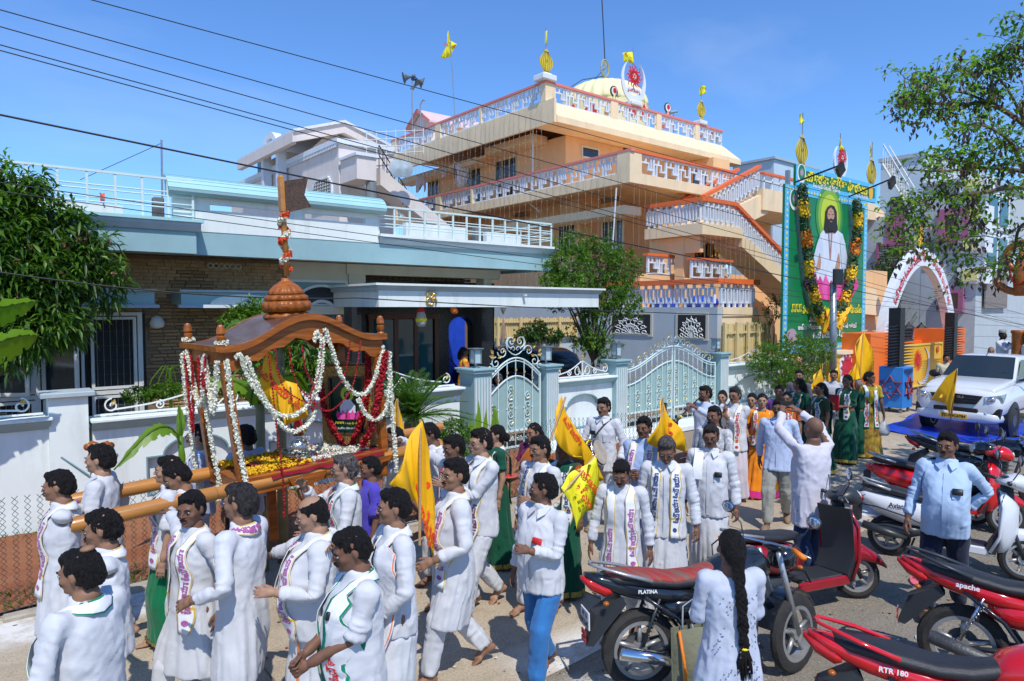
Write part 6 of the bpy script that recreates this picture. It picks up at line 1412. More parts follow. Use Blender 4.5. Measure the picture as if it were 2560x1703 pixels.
def bS(h,kind):
 f=dF((-.36,-.30,.0),(.36,.32,1.08),h)
 if kind=='trousers':
  f.loft([(.83,.150,.112,0),(.95,.150,.110,0),(1.02,.14,.10,0)],.03)
  for s in(-1,1):
   m=(lambda p:np.array(p))if s>0 else fN;f.cap(m(J['hip']+[.0,0,.0]),m(J['kne']),.098,.074,.03);f.cap(m(J['kne']),m(J['ank']+[0,.01,.0]),.074,.062,.03)
  f.clip((0,0,.10),(0,0,-1))
 else:
  w={'lungi':((.08,.185,.155),(.5,.175,.15),(.9,.165,.13),(1.02,.15,.11)),'sari':((.035,.27,.23),(.3,.225,.20),(.6,.195,.175),(.9,.175,.145),(1.05,.145,.11))}[kind]
  f.loft([(z,a,b,0)for z,a,b in w],.02,n=2.1)
 v,F=f.mesh();v=smooth(v,F,1,.3);return v,F
def cw(h,kind):
 f=dF((-.13,-.19,1.40),(.13,.13,1.74),h)
 f.ell((0,-.015,1.607),(.0765,.096,.0965),.01)
 if kind in('short','thin','bald'):
  f.ell((0,-.05,1.56),(.072,.065,.07),.02);f.ell((0,.085,1.545),(.085,.082,.098),.006,'s');f.clip((0,-.05,1.515),(0,.35,-.94));f.ell((.078,.008,1.56),(.012,.03,.045),.004,'s');f.ell((-.078,.008,1.56),(.012,.03,.045),.004,'s')
  if kind=='short':f.ell((0,.04,1.668),(.055,.042,.028),.02)
  if kind=='bald':f.ell((0,-.0,1.70),(.062,.085,.075),.01,'s')
 else:
  f.ell((0,-.055,1.565),(.071,.07,.08),.02);f.ell((0,.09,1.555),(.078,.08,.088),.008,'s');f.clip((0,-.05,1.50),(0,.3,-.95))
  if kind=='bun':f.ell((0,-.125,1.545),(.045,.04,.05),.02)
  if kind in('long','braid'):f.cap((0,-.10,1.56),(0,-.115,1.44),.045,.035,.02)
 v,F=f.mesh();n=bR(v,F);amp=.010 if kind=='short' else .004
 v=v+n*((aJ(v*[55,55,30],3)-.4)*amp+(aJ(v*[110,110,60],5)-.5)*amp*.7)[:,None];return v,F
def aZ(v,F,kind,seed):
 n=bR(v,F);s=seed*7.3;d=0
 z=v[:,2];eu=np.arctan2(v[:,1],v[:,0])
 arm=np.clip((np.abs(v[:,0])-.16)/.06,0,1)*(z>.9)
 ta=(np.stack([np.abs(v[:,0]),v[:,2]],1)-J['sho'][[0,2]])@dA[[0,2]]
 el=np.exp(-((ta-.27)/.11)**2)+.6*np.exp(-((ta-.47)/.07)**2)+.35
 r=aJ(np.stack([ta*38+s,v[:,1]*9,v[:,0]*6+s],1),seed);d=d+arm*el*.012*(.35-np.abs(r-.5)*2.4)
 tor=(1-arm)*(z>.9 if kind=='top' else 1.)
 if kind=='top':
  r1=aJ(np.stack([v[:,0]*13+z*8+s,v[:,1]*10,z*9-v[:,0]*7],1),seed+1);r2=aJ(np.stack([v[:,0]*16-z*6+s,v[:,1]*12,z*7-v[:,0]*6],1),seed+2)
  d=d+tor*(.007*(.35-np.abs(r1-.5)*2)+.010*(r2-.5));fL=np.clip((1.05-z)/.4,0,1)
  r3=aJ(np.stack([np.cos(eu)*5.5+s,np.sin(eu)*5.5,z*1.3],1),seed+3);d=d+fL*.030*(r3-.5)
 elif kind=='leg':
  r1=aJ(np.stack([v[:,0]*14+s,v[:,1]*14,z*20],1),seed+1);r2=aJ(np.stack([v[:,0]*18,v[:,1]*18+s,z*5],1),seed+2);d=d+.009*(.4-np.abs(r1-.5)*2)*np.clip(1.4-z,.5,1.2)+.014*(r2-.5)
 else:
  k=9 if kind=='sari' else 6;fL=np.clip((1.02-z)/.5,0,1)
  r1=aJ(np.stack([np.cos(eu)*k+s,np.sin(eu)*k,z*.8],1),seed+1);r2=aJ(np.stack([v[:,0]*10+s,v[:,1]*10,z*9],1),seed+2);d=d+fL*.045*(.5-np.abs(r1-.5)*2)+.012*(r2-.5)
 rg=lambda p,k:(1-np.abs(2*aJ(np.stack(p,1),seed+k)-1))**3
 c1=rg([v[:,0]*25+s+z*3,v[:,1]*25,z*3.2],9);c2=rg([(v[:,0]+z)*5,v[:,1]*9+s,(v[:,0]-z)*19],12);c3=rg([(v[:,0]-z)*5+s,v[:,1]*9,(v[:,0]+z)*17],14);hM=np.clip((z-.85)/.3,0,1)if kind=='top' else .25
 d=d+(.010*c1*(1.25-hM*.8)+.005*c2*hM+.004*c3*hM-.003)*(1 if kind!='sari' else .6)
 return v+n*np.asarray(d)[:,None]
def aC(v,Wt):
 z=v[:,2];k=np.clip((.96-z)/.30,0,1);x=np.clip(v[:,0]/.17,-1,1);r=.5+.42*x;hang=np.clip((.96-z)/.9,0,1)
 bX=np.zeros_like(Wt);iP=b4.index('pel');kn=np.clip((.55-z)/.25,0,1)
 hU=.75*k
 bX[:,iP]=1-hU
 for sd,w in(('R',r),('L',1-r)):
  bX[:,b4.index('th'+sd)]=hU*w*(1-kn*.75);bX[:,b4.index('si'+sd)]=hU*w*kn*.75
 a=np.clip((z-.90)/.08,0,1)[:,None];return Wt*a+bX*(1-a)
ec={'pel','spi','che','nec'}
gU={}
def gZ(kind,lod):
 if(kind,lod)in gU:return gU[(kind,lod)]
 h=(.0135,.021)[lod]
 if kind=='body':
  v,F=cA((.0165,.022)[lod]);W_=weights(v)
 elif kind in('shirt','halfshirt','kurta','tshirt','blouse','lady_kurta'):
  hem,sl,fl={'shirt':(.78,.93,0),'halfshirt':(.77,.50,.0),'kurta':(.46,.93,.12),'tshirt':(.60,.93,.02),'blouse':(1.08,.36,0),'lady_kurta':(.40,.62,.45)}[kind]
  v,F=cL(h,hem,sl,fl,kind not in('blouse','tshirt','lady_kurta'),.92 if kind=='blouse' else 1.);W_=weights(v,set(b4)-{'hed','nec','haR','haL','foR','foL','siR','siL','thR','thL'})
  W_=aC(v,W_)
 elif kind=='trousers':v,F=bS(h,kind);W_=weights(v,{'pel','thR','siR','thL','siL','foR','foL','spi'});
 elif kind in('lungi','sari'):v,F=bS(h,kind);W_=aC(v,weights(v,{'pel','spi'}))
 else:v,F=cw((.008,.011)[lod],kind);W_=None
 gU[(kind,lod)]=(v,F,W_);return gU[(kind,lod)]
def cn(ax,a):
 c,s=cS(a),sN(a);return np.array({'x':[[1,0,0],[0,c,-s],[0,s,c]],'y':[[c,0,s],[0,1,0],[-s,0,c]],'z':[[c,-s,0],[s,c,0],[0,0,1]]}[ax])
def nrm(a):return a/(np.linalg.norm(a)+1e-12)
def ik(S,T,l1,l2,pole):
 d=T-S;L=np.linalg.norm(d);L=min(max(L,abs(l1-l2)+.02),l1+l2-.004);u=nrm(d);p=nrm(pole-u*(pole@u));c=(l1*l1+L*L-l2*l2)/(2*l1*L);s=math.sqrt(max(0,1-c*c));K=S+u*l1*c+p*l1*s;return K,S+u*L
def c8(d,e):d=nrm(d);e=nrm(e-d*(e@d));return np.stack([d,e,np.cross(d,e)],1)
def dR(P):
 M={}
 def aff(Rm,t):return(Rm,t)
 drop=P.get('drop',0.);lean=P.get('lean',0.);side=P.get('side',0.);tw=P.get('twist',0.)
 R0=cn('z',P.get('hipyaw',0));t0=np.array([0,0,-drop]);M['pel']=aff(R0,t0)
 def about(Mp,piv,Rl):
  Rp,tp=Mp;Rn=Rp@Rl;return(Rn,Rp@piv+tp-Rn@piv)
 Rs=cn('x',-lean*.5)@cn('y',side*.5)@cn('z',tw*.5);M['spi']=about(M['pel'],J['pel']+[0,0,.05],Rs);M['che']=about(M['spi'],J['spi']+[0,0,.05],Rs)
 eA=tuple(P.get('head',(0,0,0)));hy,hp,hr=eA+(0,)*(3-len(eA))
 M['nec']=about(M['che'],J['nec'],cn('z',hy*.4)@cn('x',-hp*.4));Rn,tn=about(M['nec'],J['hed'],cn('z',hy*.6)@cn('x',-hp*.6)@cn('y',hr));c_=Rn@J['hed']+tn
 M['hed_u']=(Rn*1.04,c_-Rn@J['hed']*1.04);M['hed']=(Rn*1.04/SH,c_-Rn@J['hed']*1.04/SH)
 Rc,g8=M['che'];S_=np.diag([-1.,1,1]);info={}
 for sd in'RL':
  ms=np.eye(3)if sd=='R' else S_
  RcM=ms@Rc@ms;tcM=ms@g8
  ff=P.get('hand'+sd,('loc',(.25,.05,.80)))
  sho=RcM@J['sho']+tcM;T=np.array(ff[1],float)
  if ff[0]=='loc':T=T.copy()
  elif ff[0]=='abs':T=ms@T
  pole=np.array(P.get('elbow'+sd,(.35,-.9,-.35)),float)
  hO=sho+np.array([0,0,.03])*max(0,min(1,(T[2]-1.35)/.4));E,Wr=ik(hO,T,.275,.25,pole)
  du,df=nrm(E-hO),nrm(Wr-E);h_=np.cross(du,df)
  if np.linalg.norm(h_)<.08:h_=h_+np.cross(du,-pole)*.2
  e0=np.cross(dA,[0,1,0]);Ru=c8(du,h_)@c8(dA,e0).T
  twf=P.get('palm'+sd,0.);Rf=c8(df,h_)@c8(dA,e0).T
  def axrot(d,a):K=np.array([[0,-d[2],d[1]],[d[2],0,-d[0]],[-d[1],d[0],0]]);return np.eye(3)+sN(a)*K+(1-cS(a))*K@K
  fg=axrot(df,twf)@Rf
  wb=P.get('wrist'+sd,0.)
  if wb:ay=fg@np.array([0,1.,0]);fg=axrot(ay,wb)@fg
  Rf2=axrot(df,twf*.5)@Rf
  bu=(Ru,hO-Ru@J['sho']);bf=(Rf2,E-Rf2@J['elb']);bh=(fg/SW,Wr-fg@J['wri']/SW)
  for nm,(r,t)in(('ua',bu),('fa',bf),('ha',bh)):M[nm+sd]=(ms@r@ms,ms@t)
  info['wrist'+sd]=ms@Wr;info['grip'+sd]=ms@(Wr+fg@(dA*.085-np.array([-dA[2],0,dA[0]])*.02));info['hx'+sd]=ms@(fg@np.array([0,1.,0]))
  R0m,t0m=ms@R0@ms,ms@t0;hip=R0m@J['hip']+t0m;ft=P.get('foot'+sd,(.10,0.,0.));hI=ft[3]if len(ft)>3 else 0.;ty=P.get('toe'+sd,.12)
  A=np.array([ft[0],ft[1]-.018,.085+ft[2]]);K_,A2=ik(hip,A,np.linalg.norm(J['kne']-J['hip']),np.linalg.norm(J['ank']-J['kne']),np.array([.12,1.,.05]))
  lx=np.array([1.,0,0]);fr=lambda a,c:c8(c-a,lx)
  Rt=fr(hip,K_)@fr(J['hip'],J['kne']).T;Rsn=fr(K_,A2)@fr(J['kne'],J['ank']).T;Rft=cn('z',-ty)@cn('x',-hI)
  for nm,(r,t)in(('th',(Rt,hip-Rt@J['hip'])),('si',(Rsn,K_-Rsn@J['kne'])),('fo',(Rft/SF,A2-Rft@J['ank']/SF))):M[nm+sd]=(ms@r@ms,ms@t)
 return M,info
def dh(v,Wt,M):
 o=np.zeros_like(v)
 for i,b in enumerate(b4):
  w=Wt[:,i:i+1]
  if w.max()<1e-4:continue
  r,t=M[b];o+=w*(v@r.T+t)
 return o
def cG(v,side,c,spread=1.):
 m=np.ones(3)if side=='R' else np.array([-1,1,1]);q=v*m-J['wri'];n_=np.array([-dA[2],0,dA[0]])*-1
 s=q@dA/SW;w=q[:,1]/SW;n=q@n_/SW;gF=(s>-.02)&((v*m)[:,0]>.35)
 fD=gF&(s>.075)&(w<.0405);x=np.maximum(s-.075,0);k=c/.075
 if abs(c)>1e-3:
  a=np.minimum(x,.09)*k;R_=1/k;s2=.075+(R_-n)*np.sin(a)+np.maximum(x-.09,0)*np.cos(a)*0;n2=R_-(R_-n)*np.cos(a);s=np.where(fD,s2,s);n=np.where(fD,n2,n)
  eu=gF&~fD&(w>.025)&(s>.03);t_=np.clip((w-.025)/.04,0,1)*min(1,c/2.2);s=np.where(eu,s+.0*t_,s);n=np.where(eu,n+.03*t_,n);w=np.where(eu,w-.022*t_,w)
 q2=(dA*s[:,None]+np.array([0,1,0])*w[:,None]+n_*n[:,None])*SW+J['wri'];v=v.copy();v[gF]=(q2*m)[gF];return v
def bA(v,fat,belly=0.):
 z=v[:,2];fat,belly=fat*.75,belly*.62;w=np.exp(-((z-1.08)/.26)**2)*(np.abs(v[:,0])<.27)*np.clip((.29-np.abs(v[:,0]))/.09,0,1);v=v.copy();v[:,0]*=1+fat*w*.8;v[:,1]=v[:,1]*(1+fat*w)+belly*w*np.clip(v[:,1]/.1,0,1)*.6;return v
ed=ae('skin',(.3,.15,.09),.56,.12,9,.12,objcol=True,bscale=120,spec=.3)
bK=ae('hair',(.01,.009,.008),.62,.5,60,1.,objcol=True,bscale=190,stretch=(1,1,.3),spec=.3)
def fj(name,tint=.04,bs=7,st=.45):
 m=ae(name,(.8,.8,.8),.9,tint,3,st,objcol=True,bscale=bs,sheen=.15,spec=.25)
 N=m.node_tree.nodes;L=m.node_tree.links;b=N['Principled BSDF'];tc=[n for n in N if n.type=='TEX_COORD'][0];old=[n for n in N if n.type=='BUMP'][0]
 mp=N.new('ShaderNodeMapping');mp.inputs['Scale'].default_value=(1,1,.3);L.new(tc.outputs['Object'],mp.inputs[0])
 r=N.new('ShaderNodeTexNoise');r.noise_type='RIDGED_MULTIFRACTAL';r.inputs['Scale'].default_value=7;r.inputs['Detail'].default_value=2.5;r.inputs['Distortion'].default_value=.8;L.new(mp.outputs[0],r.inputs['Vector'])
 bp=N.new('ShaderNodeBump');bp.inputs['Strength'].default_value=.28;bp.inputs['Distance'].default_value=.03;L.new(r.outputs[0],bp.inputs['Height']);L.new(old.outputs[0],bp.inputs['Normal']);L.new(bp.outputs[0],b.inputs['Normal']);return m
cE=fj('cotton_cloth')
gh=ae('eye_white',(.34,.30,.27),.2,.05,5,0);e8=ae('dark_iris',(.012,.008,.006),.15,.1,5,0);f2=ae('lip',(.16,.055,.045),.5,.1,9,0)
def hm(v,M):r,t=M['hed_u'];return v@r.T+t
ea=[]
def bM(name,v,F,m_,root,sc_,col=None):
 me=bd(name,v*sc_,F);me.materials.append(m_);o=bpy.data.objects.new(name,me);C.objects.link(o);o.parent=root;W[o.name]=W[root.name]
 if col is not None:o.color=(*col,1)
 return o
def a9(name,kind):
 if name in dN:return dN[name]
 m=bpy.data.materials.new(name);m.use_nodes=True;N=m.node_tree.nodes;L=m.node_tree.links;b=N['Principled BSDF'];b.inputs['Roughness'].default_value=.85;b.inputs['Specular IOR Level'].default_value=.2
 uv=N.new('ShaderNodeUVMap');sx=N.new('ShaderNodeSeparateXYZ');L.new(uv.outputs[0],sx.inputs[0])
 def bG(src,c,w):
  a=N.new('ShaderNodeMath');a.operation='SUBTRACT';L.new(src,a.inputs[0]);a.inputs[1].default_value=c;q=N.new('ShaderNodeMath');q.operation='ABSOLUTE';L.new(a.outputs[0],q.inputs[0]);r=N.new('ShaderNodeMath');r.operation='LESS_THAN';L.new(q.outputs[0],r.inputs[0]);r.inputs[1].default_value=w;return r.outputs[0]
 def orr(a,c):k=N.new('ShaderNodeMath');k.operation='MAXIMUM';L.new(a,k.inputs[0]);L.new(c,k.inputs[1]);return k.outputs[0]
 eR=(.76,.76,.77,1)
 if kind=='gold':f=orr(orr(bG(sx.outputs[0],.06,.045),bG(sx.outputs[0],.94,.045)),orr(bG(sx.outputs[1],.10,.006),bG(sx.outputs[1],.90,.006)));c=(.62,.42,.06,1)
 elif kind=='green':f=orr(bG(sx.outputs[0],.06,.06),orr(bG(sx.outputs[0],.94,.06),orr(bG(sx.outputs[1],0,.015),bG(sx.outputs[1],1,.015))));c=(.01,.22,.12,1)
 elif kind=='orange':f=bG(sx.outputs[0],.93,.03);c=(.85,.22,.08,1)
 else:f=bG(sx.outputs[0],.5,.02);c=eR
 gx=N.new('ShaderNodeMixRGB');L.new(f,gx.inputs[0]);gx.inputs[1].default_value=eR;gx.inputs[2].default_value=c;L.new(gx.outputs[0],b.inputs['Base Color'])
 tc=N.new('ShaderNodeTexCoord');nb=N.new('ShaderNodeTexNoise');nb.inputs['Scale'].default_value=14;L.new(tc.outputs['Object'],nb.inputs[0]);bp=N.new('ShaderNodeBump');bp.inputs['Strength'].default_value=.4;bp.inputs['Distance'].default_value=.02;L.new(nb.outputs[0],bp.inputs['Height']);L.new(bp.outputs[0],b.inputs['Normal'])
 dN[name]=m;return m
fS=a9('scarf_gold_border','gold');go=a9('scarf_green_border','green');e4=a9('towel_orange_line','orange')
def gi(root,M,sc_,fat,belly,seed,kind='gold',lenL=.78,lenR=.85,text='ఓమౌజయాః',tcol=None,wdt=.088,name='scarf',lod=0):
 rows=bj(.46,.22);Rz=np.array(rows)
 def fy(x,z):
  a=np.interp(z,Rz[:,0],Rz[:,1]);b=np.interp(z,Rz[:,0],Rz[:,2]);c=np.interp(z,Rz[:,0],Rz[:,3]);return c+b*(max(0,1-(abs(x)/a)**2.3))**(1/2.3)+.022
 q=random.Random(seed);I,O=[],[]
 for sd,zl in((-1,lenL),(1,lenR)):
  i_,o_=[],[];n=int((1.34-zl)/.03);dr=q.uniform(-.02,.03);drift=q.uniform(.0,.03)
  for k in range(n+1):
   z=zl+(1.34-zl)*k/n;xi=.040+dr*(1-k/n)+.02*(1-k/n);xo=xi+wdt+.012*sN(k*.7+seed)
   wv=.010*sN(k*.55+seed)
   i_.append((sd*xi,fy(xi,z)+wv,z));o_.append((sd*xo,fy(min(xo,.165),z)+wv*.5-(.01 if xo>.15 else 0),z-.006))
  i_+=[(sd*.045,.082,1.375),(sd*.058,.055,1.412),(sd*.068,.01,1.440),(sd*.062,-.04,1.452)];o_+=[(sd*.125,.082,1.375),(sd*.136,.05,1.407),(sd*.132,.0,1.428),(sd*.112,-.06,1.415)]
  i_.append((sd*.032,-.078,1.460));o_.append((sd*.06,-.105,1.395))
  if sd<0:I+=i_;O+=o_
  else:I+=[(0,-.086,1.462)]+i_[::-1];O+=[(0,-.116,1.382)]+o_[::-1]
 I=np.array(I);O=np.array(O);n=len(I);K=5;G=np.stack([I+(O-I)*(k/K)for k in range(K+1)],1);bi=np.sin(np.linspace(0,pI,K+1))*.008*np.array([1 if(k%2)else .3 for k in range(K+1)]);G[:,:,1]+=bi[None]*np.sign(G[:,:,1])
 V=G.reshape(-1,3);V=bA(V,fat,belly);W_=weights(V,ec);fL=V[:,2]<.92
 W_=aC(V,W_);V=dh(V,W_,M)*1.0;F=np.array([(i*(K+1)+k,i*(K+1)+k+1,(i+1)*(K+1)+k+1,(i+1)*(K+1)+k)for i in range(n-1)for k in range(K)])
 me=bd(name,V*sc_,F);uvl=me.uv_layers.new(name='UVMap');D=np.concatenate([[0],np.cumsum(np.linalg.norm(np.diff(G[:,2],axis=0),axis=1))]);L_=D[-1]
 uv=np.stack([np.tile(np.arange(K+1)/K,n),np.repeat(D/L_,K+1)],1);uvl.data.foreach_set('uv',uv[F.ravel()].astype(np.float32).ravel())
 me.materials.append({'gold':fS,'green':go,'orange':e4}[kind]);o=bpy.data.objects.new(name,me);C.objects.link(o);o.parent=root;W[o.name]=W[root.name]
 sm=o.modifiers.new('thick','SOLIDIFY');sm.thickness=.004;sm.offset=0
 if text and lod<2:
  G2=(V*sc_).reshape(n,K+1,3)
  def at(d,k,off=.007):
   i=int(np.clip(np.searchsorted(D,d)-1,0,n-2));f=min(max((d-D[i])/(D[i+1]-D[i]+1e-9),0),1);k=min(max(k,0),.999)*K;j=int(k);g=k-j
   a=G2[i,j]*(1-g)+G2[i,j+1]*g;b=G2[i+1,j]*(1-g)+G2[i+1,j+1]*g;p=a*(1-f)+b*f;nn=np.cross(G2[i,j+1]-G2[i,j],G2[i+1,j]-G2[i,j]);nn=nrm(nn);
   if nn[1]*(1 if p[1]>0 else-1)<0 and abs(nn[1])>.2:nn=-nn
   return tuple(p+nn*off)
  mb=MB()
  wrd=text+' '+text
  for(d0,gt)in((.12+.24,1),(L_-.12-.24,-1)):
   aA(mb,wrd,lambda u,v:at(d0+u*gt,.5-v*gt/wdt),width=.44,height=.052,bold=.03)
  for d0 in(.075 if lenL else .07,L_-.075):
   mb.add([at(d0+.020*cS(2*pI*i/12),.5+.020*sN(2*pI*i/12)/wdt)for i in range(12)],[tuple(range(12))])
  hs=bpy.data.meshes.new('print');hs.from_pydata(mb.v,[],mb.f);hs.materials.append(tcol or dp);o2=bc(bpy.data.objects.new('print',hs));C.objects.link(o2);o2.parent=o;W[o2.name]=W[root.name]
 return o
def ab(label,px,py,height=1.68,face=180,top='kurta',bottom='trousers',topc=(.60,.61,.63),botc=None,skinc=(.20,.10,.06),hair='short',hairc=(.012,.010,.009),pose=None,sc=None,lod=0,cat='person',group=None,fat=0.,belly=0.,stache=True,glasses=False,feet=(0,0),shoes=None,grip=(0.5,0.5),at=None,seed=None,beard=False,extra=None,female=False,topm=None,botm=None,base=0.):
 height*=1.035 if at is None else 1.03
 seed=seed if seed is not None else len(ea)+1;pos=np.array(at,float)if at is not None else PZ(px,py,height+base)
 root=aa('person',label,cat,(pos[0],pos[1],base),R(face-90),group);s=height/1.705;P=dict(pose or{})
 Wm=W[root.name];inv=Wm.inverted()
 for k in('handR','handL'):
  if k in P and P[k][0]=='world':q=inv@Vector([float(c)for c in P[k][1]]);P[k]=('abs',np.array(q)/s)
 M,info=dR(P)
 v,F,Wt=gZ('body',lod);v=cG(cG(v,'R',grip[0]),'L',grip[1]);v=bA(v,fat*.6,belly*.5)
 body=bM('body',dh(v,Wt,M),F,ed,root,s,skinc)
 v,F,Wt=gZ(top,lod);v=bA(aZ(v,F,'top',seed),fat,belly);o=bM({'kurta':'kurta','shirt':'shirt','halfshirt':'shirt','tshirt':'kurta','blouse':'blouse','lady_kurta':'tunic'}[top],dh(v,Wt,M),F,topm or cE,root,s,topc);hl=o
 v,F,Wt=gZ(bottom,lod);v=aZ(v,F,{'trousers':'leg','lungi':'lungi','sari':'sari'}[bottom],seed+50);v=bA(v,fat,belly*.5);tk_=np.clip((v[:,2]-.76)/.08,0,1)*(.15 if top!='blouse' else 0);v[:,:2]*=(1-tk_)[:,None];bo=bM({'trousers':'trousers','lungi':'dhoti','sari':'saree'}[bottom],dh(v,Wt,M),F,botm or cE,root,s,botc or topc)
 if hair!='none':
  v,F,_=gZ(hair,lod);n_=bR(v,F);cu_=seed%3;v=v+n_*((aJ(v*([70,70,35]if cu_ else[95,95,95])+seed,seed)-.5)*(.010 if cu_ else .016))[:,None]+[0,0,.001*(seed%4)];o=bM('hair',hm(v,M),F,bK,root,s,hairc)
 m=MB()
 for sd in(-1,1):m.ball((sd*.0315,.0830,1.5845),(.0140,.009,.0062),8,6,mi=0);m.ball((sd*.0315,.0905,1.5845),(.0066,.0035,.0058),8,6,mi=1)
 def hpart(nm,mb,ms,col=None,par=None):
  me=bpy.data.meshes.new(nm);vv=hm(np.array(mb.v),M)*s;me.from_pydata([tuple(p)for p in vv],[],mb.f)
  if any(mb.m):me.polygons.foreach_set('material_index',mb.m)
  for q in ms:me.materials.append(q)
  me.polygons.foreach_set('use_smooth',[True]*len(me.polygons));o=bpy.data.objects.new(nm,me);C.objects.link(o);o.parent=par or root;W[o.name]=W[root.name]
  if col:o.color=(*col,1)
  return o
 hpart('eyes',m,[gh,e8])
 m=MB()
 for sd in(-1,1):m.tb([(sd*.014,.097,1.600),(sd*.031,.096,1.606),(sd*.048,.082,1.601)],[.0035,.004,.002],5)
 hpart('eyebrows',m,[bK],hairc if hair!='bald' else(.1,.1,.1))
 if stache and not female:hpart('moustache',MB().tb([(-.027,.090,1.532),(-.012,.103,1.5405),(0,.105,1.540),(.012,.103,1.5405),(.027,.090,1.532)],[.003,.006,.0055,.006,.003],6),[bK],hairc)
 if beard:hpart('beard',MB().ball((0,.066,1.505),(.048,.042,.028),12,8),[bK],hairc)
 hpart('lips',MB().ball((0,.0965,1.5265),(.021,.0075,.0068),10,6),[f2])
 if female:hpart('bindi',MB().ball((0,.103,1.612),(.005,.003,.005)),[aI])
 if glasses:
  m=MB()
  for sd in(-1,1):m.tb([(sd*.033+.021*cS(2*pI*i/10),.108,1.583+.015*sN(2*pI*i/10))for i in range(10)],.0018,4,closed=True);m.tb([(sd*.054,.104,1.587),(sd*.078,.01,1.588)],.0018,4)
  m.tb([(-.012,.110,1.586),(.012,.110,1.586)],.0018,4);hpart('glasses',m,[ad])
 if shoes is not None:
  for sd in'RL':
   r,t=M['fo'+sd];m=MB();k=1 if sd=='R' else-1
   q=MB();q.ball((J['ank'][0]*k+k*.01,J['ank'][1]+.05*SF,J['ank'][2]-.045*SF),(.052*SF,.145*SF,.036*SF),12,8);vv=(np.array(q.v)@r.T+t)*s;me=bpy.data.meshes.new('shoe');me.from_pydata([tuple(p)for p in vv],[],q.f);me.materials.append(shoes);me.polygons.foreach_set('use_smooth',[True]*len(me.polygons));o=bpy.data.objects.new('shoe',me);C.objects.link(o);o.parent=root;W[o.name]=W[root.name]
 if sc:
  for k in(sc if isinstance(sc,list)else[sc]):gi(root,M,s,fat,belly,seed,lod=lod,**k)
 R_=dict(root=root,M=M,info=info,s=s,W=Wm,pos=pos,body=body,top=hl,bottom=bo,fat=fat,belly=belly,seed=seed)
 ea.append(R_);return R_
def wpt(Pn,p):return f5(Pn)@Vector([float(c)*Pn['s']for c in p])
def f5(Pn):return Pn['W']
def aQ(Pn,side):return wpt(Pn,Pn['info']['grip'+side])
def al(Pn,name,mb_rest,mats_,bones=None,col=None):
 v=np.array(mb_rest.v);v=bA(v,Pn['fat'],Pn['belly']);Wt=weights(v,bones or ec);v=dh(v,Wt,Pn['M'])*Pn['s'];me=bpy.data.meshes.new(name);me.from_pydata([tuple(p)for p in v],[],mb_rest.f)
 if any(mb_rest.m):me.polygons.foreach_set('material_index',mb_rest.m)
 for q in mats_:me.materials.append(q)
 me.polygons.foreach_set('use_smooth',[True]*len(me.polygons));o=bpy.data.objects.new(name,me);C.objects.link(o);o.parent=Pn['root'];W[o.name]=W[Pn['root'].name]
 if col:o.color=(*col,1)
 return o
cO=dict(footR=(.10,.24,0),footL=(.10,-.26,.05,.5),drop=.035,handL=('loc',(.24,.16,.86)),handR=('loc',(.24,-.12,.84)))
es=dict(footR=(.10,-.26,.05,.5),footL=(.10,.24,0),drop=.035,handR=('loc',(.24,.16,.86)),handL=('loc',(.24,-.12,.84)))
av=dict(footR=(.10,.13,0),footL=(.10,-.14,.02,.25),drop=.012)
aE=dict(footR=(.10,-.14,.02,.25),footL=(.10,.13,0),drop=.012)
PR=R(4.3);db=aa('palanquin','carved teak palanquin with domed roof carried shoulder high, decked with flower garlands','palanquin',(2.65,6.73,0))
PT=Matrix.Translation((2.65,6.73,1.42))@Matrix.Rotation(PR,4,'Z')@Matrix.Rotation(-R(2.3),4,'Y')@Matrix.Diagonal((1,1,.95,1))
def LP(x,y,z):return PT@Vector((x,y,z))
aD=ae('varnished_teak',(.34,.095,.012),.36,.45,2.2,.05,stretch=(1.2,12,12),coat=.08,spec=.35);eC=ae('dark_teak_roof',(.13,.06,.035),.35,.3,2,.05,stretch=(2,9,9),coat=.2)
cM=ae('pale_teak_pole',(.50,.21,.045),.33,.3,1.6,.05,stretch=(1.2,9,9),coat=.12);fa=ae('gilded_frame',(.42,.24,.06),.35,.4,30,.9,metal=.5,bscale=55)
def pb():m=MB();m.T=PT;return m
def ep(nm,*a,m_=aD,b=.008,par=db):m=pb();m.box(*a,b);return m.bd(nm,m_,par)
for y in(-.38,.38):
 m=pb();xs=[-2.1,-2.06,-1.0,-.99,-.95,-.94,.9,1.5 if y<0 else 2.1];m.tb([(x,y,-.03)for x in xs],[.055,.066,.068,.060,.060,.068,.068,.062],16);m.bd('carrying_pole',cM,db,'auto')
 ep('deck_rail',-.78,.78,y-.045,y+.045,-.12,.06)
ep('deck_end',-.80,-.72,-.335,.335,-.10,.055);ep('deck_end',.72,.80,-.335,.335,-.10,.055);ep('deck_board',-.72,.72,-.335,.335,-.03,.02)
for x in(-.15,.62):
 for y in(-.43,.43):
  m=pb();cs=[(x-.2,-.02),(x-.16,-.10),(x-.06,-.12),(x-.05,-.17),(x+.05,-.17),(x+.06,-.12),(x+.16,-.10),(x+.2,-.02)];m.pm(cs,'y',y-.03,y+.03)if x<.5 else m.pm([(a,b*.6)for a,b in cs],'y',y-.03,y+.03);m.bd('bracket',aD,db)
for x,y in((-.15,-.42),(-.15,.42)):ep('stand_leg',x-.042,x+.042,y-.035,y+.035,-.95,-.172)
f6=[]
